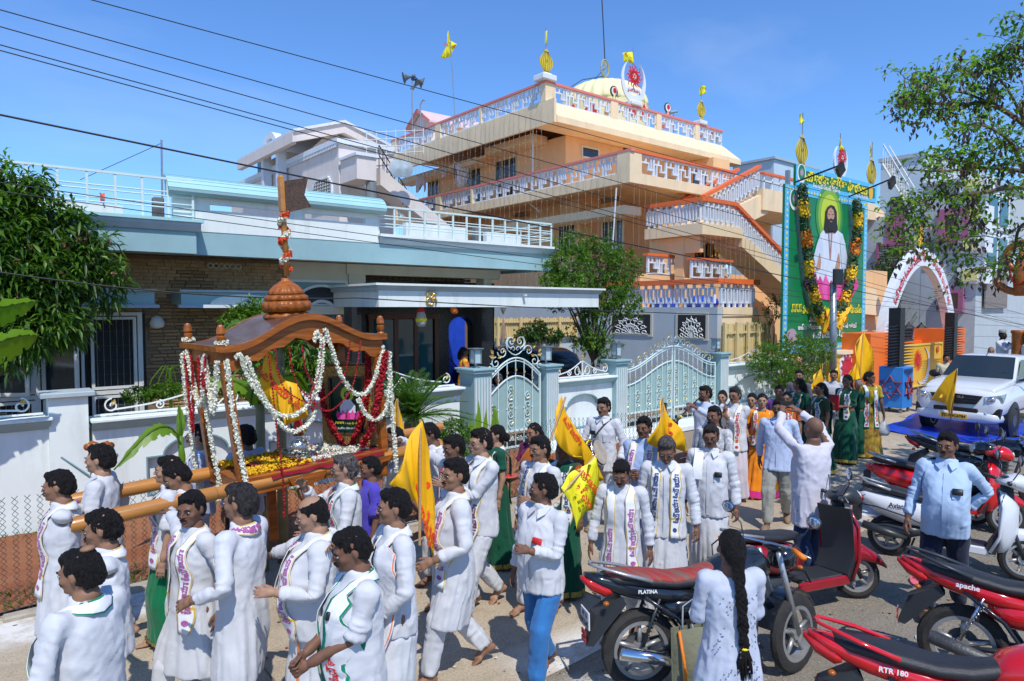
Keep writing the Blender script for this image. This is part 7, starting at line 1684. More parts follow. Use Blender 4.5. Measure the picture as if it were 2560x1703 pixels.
for sx in(-1,1):
 for sy in(-1,1):
  m=pb();dK,c4=sx*.75,sy*.38;ee=dK+(-.11 if sx<0 else-.04);w=.038
  m.add([(dK-w,c4-w,.0),(dK+w,c4-w,0),(dK+w,c4+w,0),(dK-w,c4+w,0),(ee-w,c4-w,1.30),(ee+w,c4-w,1.30),(ee+w,c4+w,1.30),(ee-w,c4+w,1.30)],[(3,2,1,0),(4,5,6,7),(0,1,5,4),(1,2,6,5),(2,3,7,6),(3,0,4,7)]);m.bd('post',aD,db);f6.append((dK,c4,ee))
  m=pb();m.lt([(.03,-.25),(.05,-.22),(.03,-.18),(.045,-.12),(.02,-.05),(.04,0)],(dK,c4,.0),10)if sx>0 else m.ball((dK,c4,-.12),(.04,.04,.05));m.bd('turned_foot',aD,db,True)
def dL(u):
 a=abs(u);return 1.30+.26*(.5+.5*cS(pI*min(a/.86,1)))+(.035*((a-.86)/.14)if a>.86 else 0)*0
g3,gC=-.92,.80;n=28;top_=[];
xs=[g3+(gC-g3)*i/n for i in range(n+1)];us=[2*i/n-1 for i in range(n+1)]
m=pb();m.strip([(x,dL(u))for x,u in zip(xs,us)],[(x,dL(u)+.045)for x,u in zip(xs,us)],'y',-.47,.47,closed=False);m.bd('roof',eC,db,'auto')
for y in(-.475,.445):
 m=pb();m.strip([(x,dL(u)-.012)for x,u in zip(xs,us)],[(x,dL(u)+.05)for x,u in zip(xs,us)],'y',y,y+.03,closed=False);m.bd('roof_edge',aD,db,'auto')
for y in(-.425,.39):
 m=pb();L1=[];L2=[]
 for x,u in zip(xs,us):
  if-.87<x<.74:fL=dL(u)-.14-.06*(1-abs(u))+.022*sN(x*26);L1.append((x,fL-.03*(abs(u)>.78)));L2.append((x,dL(u)-.013))
 m.strip(L1,L2,'y',y,y+.035,closed=False);m.bd('apron',aD,db)
m=pb();m.box(-.91,-.87,-.42,.42,1.17,1.30);m.bd('side_apron',aD,db);m=pb();m.box(.735,.77,-.42,.42,1.17,1.30);m.bd('side_apron',aD,db)
m=pb();m.box(g3-.03,g3+.0,-.48,.48,1.30,1.35);m.bd('eave_board',aD,db)
for x in(-.88,.75):
 for y in(-.43,.43):m=pb();m.lt([(.03,0),(.04,.01),(.026,.03),(.04,.05),(.04,.09),(.026,.1),(.04,.12),(.036,.17),(.02,.2)],(x,y,1.345),8);m.bd('corner_finial',aD,db,'auto')
def rib(t,z):return 1+.09*abs(cS(t*7))
for nm,pr,rf in(('dome_base',[(.20,0),(.30,.01),(.31,.04),(.26,.075),(.22,.08)],lambda t,z:1+.02*cS(t*12)),('dome_ring',[(.22,.08),(.285,.10),(.30,.16),(.285,.20),(.25,.215)],rib),('dome_ring',[(.25,.216),(.265,.23),(.26,.265),(.235,.28),(.21,.285)],rib),('dome_cap',[(.21,.286),(.225,.30),(.20,.34),(.15,.39),(.09,.43),(.05,.455),(.055,.475),(.03,.48)],rib)):
 m=pb();m.lt([(r_*.74,z*.9-.03)for r_,z in pr],(-.06,0,1.58),98,rib=rf);m.bd(nm,aD,db,True)
m=pb();m.tb([(-.04,0,2.0),(-.045,0,2.6),(-.05,0,3.05)],.028,10);m.bd('flag_mast',cM,db,True)
m=pb();m.box(-.075,-.03,-.03,.03,2.68,3.03);m.bd('mast_block',cM,db)
m=pb();q0=Vector((-.03,-.02,2.66));m.pm([(-.03,2.66),(.24,2.74),(.17,2.86),(.22,3.05),(-.03,2.99)],'y',-.045,-.02);m.bd('carved_wooden_flag',ae('carved_dark_teak',(.10,.045,.015),.3,.5,30,.8,coat=.3),db)
em=ae('maroon_satin',(.22,.008,.02),.35,.2,6,.5,bscale=8);aU=ae('jasmine_white',(.84,.82,.66),.8,.08,50,.2);bJ=ae('rose_red',(.45,.006,.012),.6,.3,50,.3);e9=ae('marigold_yellow',(.85,.52,.01),.8,.15,20,0)
m=pb();vs=[];N1,N2=40,14
for j in range(N2+1):
 for i in range(N1+1):
  x=-.5+1.22*i/N1;y=-.46+.92*j/N2;z=.062+.008*sN(x*31+y*9)*sN(y*23);
  if abs(y)>.41:z-=.05+.01*sN(x*24)
  vs.append((x,y,z))
m.add(vs,[(j*(N1+1)+i,j*(N1+1)+i+1,(j+1)*(N1+1)+i+1,(j+1)*(N1+1)+i)for j in range(N2)for i in range(N1)]);m.bd('satin_cloth',em,db,True)
def bL(mb,c,r,mi=0,k=5):
 c=Vector(c)
 for i in range(k):
  d=Vector((au.gauss(0,1),au.gauss(0,1),au.gauss(0,.8))).normalized();u=d.orthogonal().normalized();w=d.cross(u);p=c+d*r*.45;a=au.uniform(0,3);u2=u*cS(a)+w*sN(a);w2=-u*sN(a)+w*cS(a)
  mb.add([tuple(p-u2*r*.8),tuple(p-w2*r*.6+d*r*.25),tuple(p+u2*r*.8),tuple(p+w2*r*.6+d*r*.25)],[(0,1,2,3)],mi)
for(nm,m_,xr,zr,gV,yr)in(('marigold_petals',e9,(-.72,-.02),.075,900,.36),('jasmine_petals',aU,(-.10,.62),.078,1000,.33),('rose_petals',bJ,(-.3,.3),.085,90,.3)):
 m=pb()
 for i in range(gV):
  x=au.uniform(*xr);y=au.uniform(-yr,yr)
  if nm=='marigold_petals' and abs(y)<.10 and x<-.4:y=.3*(1 if au.random()<.5 else-1)+au.uniform(-.05,.05)
  bL(m,(x,y,zr+au.uniform(-.01,.012)),.017,0,3)
 o=m.bd(nm,m_,None);bc(o,{'marigold_petals':'bed of loose yellow marigolds on the front half of the palanquin deck','jasmine_petals':'bed of white jasmine around the silver pot on the palanquin deck','rose_petals':'scattered red rose petals on the palanquin deck'}[nm],'flowers')
gn=aa('silver_pot','small silver water pot with a red cone and leaves on a tray in the palanquin','pot',LP(-.02,-.02,.08));by=ae('polished_silver',(.6,.58,.54),.18,.15,12,.3,metal=.9)
m=pb();m.lt([(.02,0),(.13,.005),(.15,.02),(.13,.018),(.02,.012)],(-.02,-.02,.08),24);m.bd('tray',by,gn,True)
m=pb();m.lt([(.03,.0),(.075,.02),(.095,.07),(.085,.12),(.045,.155),(.04,.175),(.06,.20),(.055,.205),(.02,.2)],(-.02,-.02,.095),20,rib=lambda t,z:1+.02*cS(t*10));m.bd('pot_body',by,gn,True)
m=pb();m.lt([(.055,.0),(.06,.05),(.045,.12),(.005,.19)],(-.02,-.02,.31),4);m.bd('red_cone',ae('red_satin',(.7,.01,.01),.4,.1,8,.3),gn)
m=pb()
for i in range(9):a=i*.7;m.add([(-.02+.03*cS(a),-.02+.03*sN(a),.29),(-.02+.09*cS(a-.2),-.02+.09*sN(a-.2),.34),(-.02+.11*cS(a),-.02+.11*sN(a),.41),(-.02+.07*cS(a+.25),-.02+.07*sN(a+.25),.35)],[(0,1,2,3)])
m.bd('leaves',ae('betel_leaf',(.35,.30,.08),.5,.3,8,.1),gn)
m=pb()
for i in range(60):a=au.uniform(0,6.3);bL(m,(-.02+.1*cS(a),-.02+.1*sN(a),.1+au.uniform(0,.2)),.014,0,3)
bc(m.bd('flower_string',aU,gn))
fr=aa('framed_portrait','gilt framed portrait of a white robed man on a pink lotus with rose garland','picture',LP(.58,0,.07));d3=.56;FT=Matrix.Translation((d3,0,0))@Matrix.Rotation(R(36),4,'Z')@Matrix.Translation((-d3,0,0))
def pf():m=MB();m.T=PT@FT;return m
m=pf();m.strip([(-.20,.20),(.20,.20),(.20,.86),(-.20,.86)],[(-.30,.07),(.30,.07),(.30,.98),(-.30,.98)],'x',d3,d3+.06);m.bd('frame',fa,fr)
m=pf();m.strip([(-.185,.215),(.185,.215),(.185,.845),(-.185,.845)],[(-.205,.195),(.205,.195),(.205,.865),(-.205,.865)],'x',d3-.01,d3-.001);m.bd('inner_bead',ae('brown_bead',(.12,.05,.02),.4,.3,30,.3),fr)
m=pf();m.box(d3+.02,d3+.03,-.2,.2,.2,.86);m.bd('picture',ae('picture_green',(.008,.05,.03),.15,.4,6,0),fr)
def da(nm,pts,off,m_):m=pf();m.pm([(-a,b)for a,b in pts],'x',d3+.02-off-.002,d3+.02-off);return m.bd(nm,m_,fr)
def el(cx_,cz_,rx_,rz_,n=18):return[(cx_+rx_*cS(2*pI*i/n),cz_+rz_*sN(2*pI*i/n))for i in range(n)]
da('halo',el(0,.66,.075,.09),.003,ev[2]);da('robe',[(-.035,.60),(.035,.60),(.09,.52),(.09,.44),(-.09,.44),(-.09,.52)],.006,et);da('hair',el(0,.645,.035,.05),.007,b8);da('face',el(0,.655,.02,.028),.010,cQ)
for i in range(5):x=(i-2)*.045;da('petal',[(x-.03,.37),(x*1.2-.03,.42),(x*1.3,.49-abs(x)*.2),(x*1.2+.03,.42),(x+.03,.37)],.012+.002*(2-abs(i-2)),ae('lotus_%d'%(i%2),(.8,.1,.3),.5,.1,3,0))
m=pf();aA(m,'శ్రీశ్రీశ్రీ పరమ పూజ్య',lambda u,v:(d3+.0,-u,.33+v),width=.3);m.bd('lettering',aP,fr);m=pf();aA(m,'ఓమౌజయాః ధర్మం',lambda u,v:(d3,-u,.27+v),width=.24);m.bd('lettering',aB,fr)
m=pf();m.box(.64,.67,-.28,.28,.06,1.0);m.bd('portrait_stand',aD,fr)
def eE(P,n=14):
 P=[Vector(p)for p in P];Q=[P[0]*2-P[1]]+P+[P[-1]*2-P[-2]];bX=[]
 for i in range(1,len(Q)-2):
  for k in range(n):
   t=k/n;a,b,c,d=Q[i-1],Q[i],Q[i+1],Q[i+2];bX.append(.5*((2*b)+(c-a)*t+(2*a-5*b+4*c-d)*t*t+(3*b-a-3*c+d)*t**3))
 return bX+[P[-1]]
hq=[0]
def ap(P,label,m_,r=.022,step=.016,k=6,sparse=False,fs=None,name='flower_garland',grp='flower garlands on the palanquin'):
 Q=eE([LP(*p)for p in P]);m=MB();e6=0;last=Q[0];fs=fs or r*.75
 m.tb(Q[::3]+[Q[-1]],.003 if sparse else r*.55,4)
 for i in range(1,len(Q)):
  hH=(Q[i]-Q[i-1]).length;s_=0
  while e6+hH-s_>=step:
   s_+=step-e6;e6=0;p=Q[i-1].lerp(Q[i],min(s_/max(hH,1e-6),1))
   if sparse:
    bL(m,tuple(p),r,0,k)
   else:
    for q in range(k):d=Vector((au.gauss(0,1),au.gauss(0,1),au.gauss(0,1))).normalized()*r*.75;bL(m,tuple(p+d),fs,0,2)
  e6+=hH-s_
 return cv(m.bd(name,m_,None,origin=tuple(Q[0])),label,'garland',grp)
F_=-.47
ap([(-.86,F_,1.22),(-.84,F_,.8),(-.80,F_,.4),(-.76,F_-.02,.02),(-.77,F_-.02,-.12)],'white jasmine string hanging down the front left post of the palanquin',aU)
ap([(-.95,.42,1.24),(-.93,.44,.8),(-.90,.45,.4),(-.88,.45,-.05),(-.85,.44,-.2)],'white jasmine string hanging down the rear left post of the palanquin',aU)
ap([(-.93,.0,1.24),(-.9,-.0,.75),(-.87,-.02,.3),(-.84,-.04,.0),(-.86,-.05,-.15)],'white jasmine string hanging between the two left posts',aU)
ap([(.80,F_,1.15),(.82,F_,.8),(.83,F_,.4),(.84,F_,.05),(.85,F_,-.22)],'white jasmine string hanging down the right post of the palanquin',aU)
ap([(-.93,.40,1.22),(-.94,.3,1.26),(-.94,.22,1.05),(-.94,.14,.85),(-.94,.05,.75),(-.94,-.05,.82),(-.94,-.1,1.05),(-.94,-.16,1.25)],'white jasmine loop hanging in the left side of the palanquin',aU)
ap([(-.94,-.16,1.25),(-.94,-.22,1.0),(-.94,-.3,.72),(-.93,-.36,.95),(-.92,-.42,1.22)],'small white jasmine loop beside the front left post',aU)
for(c4,f4,zl,lb_)in((.34,.16,.45,'long dark red rose string looped in the left side of the palanquin'),(-.02,-.2,.95,'short dark red rose string between the left jasmine loops')):
 ap([(-.95,c4,1.24),(-.95,c4-.02,.9),(-.95,(c4*2+f4)/3,zl+.15),(-.95,(c4+f4)/2,zl),(-.95,(c4+f4*2)/3,zl+.15),(-.95,f4+.01,.9),(-.95,f4,1.24)],lb_,bJ,.016,.02,4)
ap([(-.78,F_,1.22),(-.74,F_,1.25),(-.66,F_,1.0),(-.5,F_,.72),(-.38,F_,.62),(-.22,F_,.62),(-.08,F_,.75),(.0,F_,1.0),(.08,F_,1.36)],'white jasmine swag along the front from the left post to the arch',aU)
ap([(-.68,F_,1.24),(-.6,F_,.95),(-.45,F_,.62),(-.3,F_,.45),(-.12,F_,.50),(-.05,F_,.62)],'lower white jasmine swag at the front left of the palanquin',aU)
ap([(-.02,F_,1.32),(.02,F_,1.42),(.06,F_,1.2),(.02,F_,.95),(.0,F_,.82)],'white jasmine loop at the crown of the front arch, left strand',aU)
ap([(.13,F_,1.40),(.10,F_,1.43),(.17,F_,1.2),(.25,F_,.95),(.37,F_,.76),(.5,F_,.72),(.62,F_,.85),(.70,F_,1.05),(.76,F_,1.22)],'white jasmine swag from the arch crown to the right post',aU)
ap([(.42,F_-.01,.68),(.5,F_-.01,.5),(.62,F_-.01,.42),(.74,F_-.01,.52),(.80,F_-.01,.8),(.82,F_-.01,1.15)],'lower white jasmine swag beside the portrait',aU)
for(a,c,zl,lb_)in((-.42,.30,.70,'thin red rose string swagged across the front, upper one'),(-.28,.42,.60,'thin red rose string swagged across the front, second one'),(-.15,.0,.62,'short thin red rose string at the front left')):
 ap([(a,F_-.01,1.30),(a+.02,F_-.01,1.05),(a+.1,F_-.01,.85),((a+c)/2,F_-.01,zl),(c-.1,F_-.01,zl+.15),(c,F_-.01,1.0),(c+.06,F_-.01,1.30)],lb_,bJ,.014,.028,5,True)
ap([(-.48,F_,1.24),(-.46,F_,.9),(-.44,F_,.5),(-.42,F_-.02,.1),(-.42,F_-.03,-.15),(-.43,F_-.03,-.38)],'thin red rose string hanging straight down over the deck rail',bJ,.015,.03,5,True)
ap([tuple(FT@Vector(q))for q in[(.54,-.28,1.12),(.51,-.27,.8),(.50,-.2,.45),(.50,-.08,.15),(.49,.0,.06),(.50,.08,.15),(.50,.22,.45),(.51,.28,.8)]],'thick crimson rose garland hung on the framed portrait',bJ,.032,.018,8,name='rose_garland')
ap([(.76,F_-.02,1.15),(.70,F_-.02,.9),(.64,F_-.01,.6),(.58,-.42,.3),(.54,-.3,.12)],'thick crimson rose garland falling from the right post beside the portrait',bJ,.034,.018,8,name='rose_garland')
gu=aa('mast_garland','coral and white flower garland wound round the palanquin mast','garland',LP(-.04,0,2.05));eB=ae('coral_flower',(.85,.12,.03),.7,.2,40,.2)
for i in range(9):
 m=pb();n_=110
 for k in range(n_):
  u=(i+au.random())/9;a=u*pI*6+au.gauss(0,.5);r_=.035+.02*au.random();bL(m,(-.045+r_*cS(a),r_*sN(a),2.06+u*.62),.018,0,3)
 m.bd('coral_bunch' if i%2==0 else'white_bunch',eB if i%2==0 else aU,gu)
for x,y in((-.88,-.43),(-.88,.43)):
 m=pb()
 for k in range(50):a=au.uniform(0,6.3);bL(m,(x+.05*cS(a),y+.05*sN(a),1.365+au.uniform(0,.03)),.016,0,3)
 cv(m.bd('flower_tuft',aU,None),{-.43:'ring of jasmine round the front left roof finial',.43:'ring of jasmine round the rear left roof finial'}[y],'garland','jasmine rings on roof finials')
def bI(*a):return tuple(R(x)for x in a)
def bH(x,y,dz=0.0):p=LP(x,y,-.03+dz);return(p.x,p.y,p.z)
WHT=(.58,.59,.62);WH2=(.58,.60,.68);WH3=(.64,.63,.60);DK=(.20,.10,.06);MD=(.29,.155,.092);LT=(.40,.23,.145)
GS=dict(kind='gold');GN=dict(kind='green',tcol=aI,lenL=.62,lenR=.66)
P1=ab('man in white kurta with wrist watch at the tip of the far carrying pole',150,1172,1.68,172,pose={**av,'handR':('world',bH(-2.0,.36,-.1)),'handL':('world',bH(-1.9,.30,-.1)),'head':bI(-12,6)},sc=GS,grip=(2.3,2.3),skinc=MD,seed=1)
P2_=ab('man in white collared shirt with purple badge beside the wooden scroll staff',250,1108,1.76,155,'shirt','trousers',topc=WHT,pose={**aE,'handR':('loc',(.30,.12,.98)),'handL':('loc',(.22,.25,1.05)),'head':bI(-5,2)},skinc=LT,stache=False,seed=2)
P3=ab('man gripping the tip of the near pole with bare forearms and a gold watch',262,1262,1.66,168,'halfshirt','trousers',pose={**cO,'handR':('world',bH(-2.02,-.34,-.1)),'handL':('world',bH(-1.9,-.42,-.1)),'head':bI(-10,8)},sc=GS,grip=(2.4,2.4),skinc=MD,seed=3,belly=.1,fat=.08)
P4=ab('man with a bald patch seen from behind, green bordered scarf, bottom left corner',208,1368,1.68,128,'shirt','trousers',pose={**aE,'handL':('loc',(.27,.2,.95)),'handR':('loc',(.24,.22,.92)),'head':bI(12,8)},sc=GN,hair='thin' if False else'short',skinc=MD,fat=.22,belly=.25,seed=4)
P5=ab('dark faced man under the near pole looking at the camera, palm on the pole',478,1216,1.68,196,pose={**cO,'handR':('world',bH(-1.42,-.42,.04)),'handL':('loc',(.24,-.05,.86)),'head':bI(28,4)},sc=GS,skinc=DK,grip=(.7,.5),seed=5)
P6=ab('young man half hidden behind the far pole, white half sleeves and green dhoti',420,1138,1.66,165,'halfshirt','lungi',botc=(.0,.17,.06),pose={**av,'handR':('loc',(.3,.3,1.15))},sc=GS,skinc=LT,stache=False,seed=6)
P7=ab('man bowing his face behind the far pole with fingers over it',458,1150,1.62,175,'shirt','trousers',pose={**aE,'handR':('world',bH(-1.22,.33,.04)),'head':bI(0,25)},skinc=MD,grip=(1.6,.5),seed=7,lod=1)
P8=ab('man with glasses in shirt tinted blue for shade behind the left palanquin post',495,1058,1.72,160,'shirt','trousers',topc=(.40,.45,.62),pose={**aE},skinc=LT,glasses=True,sc=dict(kind='gold',tcol=bB),seed=8,lod=1)  # bluish cast of the shade is put into this shirt's colour
P9=ab('dark haired man facing away behind the palanquin deck, between the posts',614,1060,1.70,110,'shirt','trousers',topc=(.42,.47,.62),pose={**av},skinc=DK,seed=9,lod=1)
P10=ab('tall man in long white kurta seen from behind in front of the palanquin',601,1196,1.77,128,'kurta','trousers',pose={**cO,'handL':('loc',(.30,.14,1.02)),'handR':('loc',(.10,.26,1.15)),'head':bI(6,2)},skinc=MD,hairc=(.05,.048,.046),seed=10,sc=dict(kind='gold',lenL=1.2,lenR=1.2))
P11=ab('balding man reaching his arm forward to the back of the man ahead',790,1236,1.66,166,'shirt','lungi',pose={**av,'handR':('world',tuple(PD(655,1398,5.15))),'handL':('loc',(.2,.3,1.15)),'head':bI(0,14)},hair='bald',skinc=LT,sc=GS,grip=(.3,1.),fat=.18,belly=.3,seed=11,stache=False)
P12=ab('grey haired man with glasses and red lettered scarf, hand raised by the deck rail',863,1133,1.68,162,'shirt','trousers',pose={**aE,'handR':('loc',(.10,.33,1.42)),'handL':('loc',(.2,.3,1.1)),'head':bI(-4,4)},hairc=(.16,.16,.16),glasses=True,skinc=LT,sc=dict(kind='green',tcol=aI),seed=12,grip=(.4,.5),fat=.08)
P13=ab('man with green bordered scarf and bare forearm, fists at his belly, in the front row',893,1312,1.68,172,'halfshirt','lungi',pose={**av,'handR':('loc',(.02,.30,1.02)),'handL':('loc',(.06,.30,1.0)),'head':bI(-5,16)},skinc=DK,sc=dict(kind='green',tcol=aI,lenL=.55,lenR=.5,wdt=.12),grip=(2.4,2.4),fat=.12,belly=.2,seed=13)
hS=ab('man with white towel over his shoulder tucking his dhoti at the hip',985,1218,1.72,168,'shirt','lungi',pose={**aE,'handL':('loc',(.16,.15,.93)),'elbowL':(.9,-.6,-.2),'handR':('loc',(.10,.34,1.30)),'head':bI(-8,2)},skinc=MD,sc=dict(kind='orange',text=None,wdt=.16,lenL=.6,lenR=.45),grip=(1.5,2.2),seed=14)
P15=ab('tall man in long white kurta striding right of the big orange yellow flag',1136,1136,1.76,160,'kurta','trousers',pose={**es,'handL':('loc',(.24,.22,1.0)),'handR':('loc',(.22,.2,1.05)),'head':bI(20,0)},skinc=MD,sc=GS,fat=.06,belly=.12,seed=15)
P16=ab('man with orange forehead mark shouldering the right end of the near pole',1138,1084,1.70,178,'shirt','trousers',pose={**av,'handR':('world',bH(1.15,-.40,.03)),'head':bI(-6,8)},skinc=DK,sc=dict(kind='gold',tcol=aI),seed=16,grip=(1.6,.5),stache=False)
P17=ab('curly haired man looking down under the right end of the far pole',1083,1052,1.70,178,'shirt','trousers',pose={**aE,'handR':('loc',(.2,.3,1.5)),'head':bI(-5,22)},skinc=DK,sc=GS,seed=17,lod=1)
P18=ab('tall man with glasses and maroon lettered scarf raising an open palm',1202,1063,1.80,178,'shirt','trousers',pose={**es,'handL':('loc',(.02,.36,1.22)),'handR':('loc',(.22,.1,.9)),'head':bI(-4,2)},skinc=LT,glasses=True,sc=dict(kind='gold',tcol=ae('maroon_print',(.2,.02,.03),.7,.05,3,0),lenL=.5,lenR=.5),stache=False,grip=(.3,.3),seed=18)
P19=ab('boy with cropped hair behind the right palanquin post, hand on the pole',985,1066,1.60,170,'shirt','trousers',pose={**av,'handL':('loc',(.15,.25,1.42))},skinc=DK,stache=False,seed=19,lod=1,grip=(1,1.8))
P19b=ab('boy in purple blue shirt half hidden behind the right post',925,1140,1.52,165,'halfshirt','trousers',topc=(.08,.06,.45),botc=(.02,.06,.04),pose={**av},skinc=DK,stache=False,seed=119,lod=1)
dj=(.004,.075,.04)
P20=ab('woman with hair bun in green saree behind the tall man with glasses',1240,1060,1.60,160,'blouse','sari',topc=dj,botc=dj,hair='bun',female=True,pose={**av,'head':bI(-5,0)},sc=dict(kind='gold',tcol=aI),skinc=LT,seed=20,lod=1)
hW=ab('woman in magenta blouse and orange drape carrying a tray of red powder',1334,1056,1.58,185,'blouse','sari',topc=(.16,.01,.07),botc=(.62,.15,.01),hair='bun',female=True,pose={**aE,'handR':('loc',(.12,.32,1.08)),'handL':('loc',(.05,.34,1.08))},skinc=MD,seed=21,lod=1)
P22=ab('moustached man in white with dark lettered scarf holding the tall yellow flag',1350,1088,1.70,186,'shirt','trousers',pose={**av,'handL':('loc',(.12,.26,1.15)),'handR':('loc',(.26,.04,.84)),'head':bI(-6,2)},skinc=MD,sc=dict(kind='gold',tcol=bB),grip=(1.2,2.4),seed=22)
hL=ab('man in white shirt and bright blue jeans glancing back, red phone in his pocket',1358,1176,1.65,190,'shirt','trousers',botc=(.035,.17,.42),pose={'footR':(.09,-.20,.02,.35),'footL':(.09,.20,0),'drop':.03,'handL':('loc',(.10,.30,1.16)),'handR':('loc',(.27,.04,.84)),'head':bI(-50,-2)},skinc=DK,fat=.1,belly=.18,grip=(.8,2.5),seed=23)
P24=ab('woman in green saree with blue lettered scarf hidden behind the tall yellow flag',1410,1090,1.60,195,'blouse','sari',topc=(.05,.06,.02),botc=dj,hair='bun',female=True,pose={**aE},sc=dict(kind='gold',tcol=bB),skinc=DK,seed=24,lod=1)
fI=ab('drummer in white shirt carrying a dhol wrapped in brown cloth beside the garden wall',1510,992,1.74,200,'shirt','trousers',pose={'handL':('loc',(.27,.12,.92)),'handR':('loc',(.20,.30,1.10)),'head':bI(-6,4),**av},skinc=MD,grip=(1.2,2.3),seed=25,stache=True)
P26=ab('short man in plain white kurta looking down, walking ahead of the grey haired man',1556,1142,1.60,214,'kurta','trousers',pose={**av,'head':bI(-4,24),'handR':('loc',(.30,.04,.80)),'handL':('loc',(.28,.02,.78))},skinc=DK,sc=dict(kind='gold',lenL=.70,lenR=.50),seed=26)
P27=ab('curly haired man in blue striped shirt with watch, hands clasped round a flag stick',1610,1040,1.70,205,'shirt','trousers',topc=(.35,.45,.66),pose={**aE,'handR':('loc',(.03,.30,1.13)),'handL':('loc',(.04,.30,1.10)),'head':bI(-4,2)},skinc=DK,sc=dict(kind='gold',lenL=.8,lenR=.8),grip=(2.2,2.2),seed=27,fat=.1,belly=.2)
P28=ab('grey haired man with bowed head, white shirt and dhoti, scarf with red portrait badge',1668,1082,1.74,214,'shirt','lungi',pose={**av,'head':bI(0,26),'handR':('loc',(.28,.02,.82)),'handL':('loc',(.28,.06,.82))},hairc=(.14,.14,.135),skinc=DK,sc=dict(kind='gold',tcol=bB,lenL=.80,lenR=.80),stache=False,seed=28,grip=(1.5,1.5))
gW=ab('man with dark glasses, phone in shirt pocket and green lined dhoti',1778,1058,1.72,208,'shirt','lungi',pose={**aE,'handR':('loc',(.26,.0,.82)),'handL':('loc',(.27,.04,.80)),'head':bI(0,8)},skinc=DK,glasses=True,hairc=(.04,.035,.03),fat=.08,belly=.12,seed=29,grip=(1.2,1.2))
gG=ab('curly haired man playing a long wooden shehnai in front of the big gate',1764,963,1.72,180,'shirt','trousers',topc=(.50,.56,.70),pose={**av,'handR':('loc',(-.05,.52,1.40)),'handL':('loc',(.10,.40,1.42)),'elbowR':(.6,.3,-.8),'elbowL':(.8,.2,-.7),'head':bI(-12,4)},skinc=DK,grip=(1.4,1.4),seed=30,beard=True,lod=1)
P31=ab('man in black speckled white shirt carrying a cloth covered drum',1785,1014,1.70,188,'shirt','trousers',topm=ae('speckled_cotton',(.6,.6,.6),.85,.6,26,.3,col2=(.75,.75,.75),detail=8),pose={**aE,'handL':('loc',(.2,.3,1.05))},skinc=DK,seed=31,lod=1,beard=True)
gs=ab('man with glasses and red lettered scarf playing a small pipe',1838,965,1.74,192,'shirt','lungi',botc=(.62,.55,.58),pose={**av,'handL':('loc',(-.02,.26,1.28)),'handR':('loc',(.05,.26,1.34)),'head':bI(-4,6)},skinc=MD,glasses=True,sc=dict(kind='gold',tcol=aI),grip=(1.8,1.8),seed=32,lod=1,hairc=(.05,.045,.04))
P33=ab('young woman in black peering between the two pipe players',1806,975,1.58,200,'lady_kurta','trousers',topc=(.02,.015,.018),botc=(.02,.02,.02),hair='bun',female=True,skinc=LT,seed=33,lod=1,pose={**aE})
hu=(.85,.26,.01)
P34=ab('woman in bright orange saree with magenta hem and white lettered scarf',1906,983,1.60,206,'blouse','sari',topc=hu,botc=hu,hair='bun',female=True,skinc=LT,sc=dict(kind='green',tcol=aI,lenL=.85,lenR=.85),pose={**av,'handL':('loc',(.08,.26,1.12)),'handR':('loc',(.2,.2,1.02)),'head':bI(5,-4)},seed=34,lod=1)
P35=ab('woman in magenta dress behind the woman in the orange saree',1880,982,1.56,200,'lady_kurta','sari',topc=(.45,.02,.14),botc=(.5,.04,.08),hair='bun',female=True,skinc=LT,seed=35,lod=1,pose={**aE})
P36=ab('man in light blue shirt, grey trousers and sandals walking behind the musicians',1948,990,1.74,205,'shirt','trousers',topc=(.46,.54,.72),botc=(.30,.30,.26),pose={**cO,'head':bI(-10,4),'handL':('loc',(.24,.0,.85))},glasses=True,skinc=DK,shoes=ae('tan_sandal',(.22,.15,.09),.7,.2,9,.1),seed=36)
P37=ab('woman with red glasses in orange and red saree behind the man in blue shirt',1968,978,1.56,195,'blouse','sari',topc=(.5,.1,.02),botc=(.5,.08,.02),hair='bun',female=True,glasses=True,skinc=MD,seed=37,lod=1,sc=dict(kind='gold',tcol=aI),pose={**aE})
P38=ab('woman in purple printed blouse in the middle of the women walkers',1948,962,1.58,200,'blouse','sari',topc=(.14,.05,.22),botc=(.12,.05,.2),hair='bun',female=True,skinc=DK,seed=38,lod=1,pose={**av})
P39=ab('shaven headed man in white kurta seen from behind, filming with a raised phone',2033,1040,1.76,66,'tshirt','trousers',topc=(.60,.58,.64),botc=(.02,.04,.09),hair='none',pose={**av,'handR':('loc',(.10,.36,1.70)),'handL':('loc',(.10,.36,1.70)),'elbowR':(1.,.2,.0),'elbowL':(1.,.2,.0),'head':bI(0,-4)},skinc=(.19,.10,.065),grip=(1.3,1.3),fat=.18,belly=.15,seed=39)
hv=ab('woman with glasses in green saree turned right among the yellow flags',1998,945,1.62,165,'blouse','sari',topc=dj,botc=dj,hair='long',female=True,skinc=DK,seed=40,lod=1,sc=dict(kind='gold',tcol=bB),pose={**aE,'head':bI(-60,0)})
P41=ab('man standing at the back by the shrub behind the women',1998,925,1.66,200,'shirt','trousers',topc=(.1,.1,.12),skinc=MD,seed=41,lod=1,pose={})
P41b=ab('dark haired person half hidden left of the first yellow pennant',2085,925,1.62,200,'shirt','trousers',topc=(.5,.5,.55),skinc=MD,seed=141,lod=1,pose={})
hk=ab('woman with long loose hair in green and gold saree turned away',2052,956,1.60,150,'blouse','sari',topc=(.04,.06,.02),botc=dj,hair='long',female=True,skinc=DK,seed=42,lod=1,sc=dict(kind='gold',tcol=bB),pose={**av,'handR':('loc',(.15,.3,1.15))})
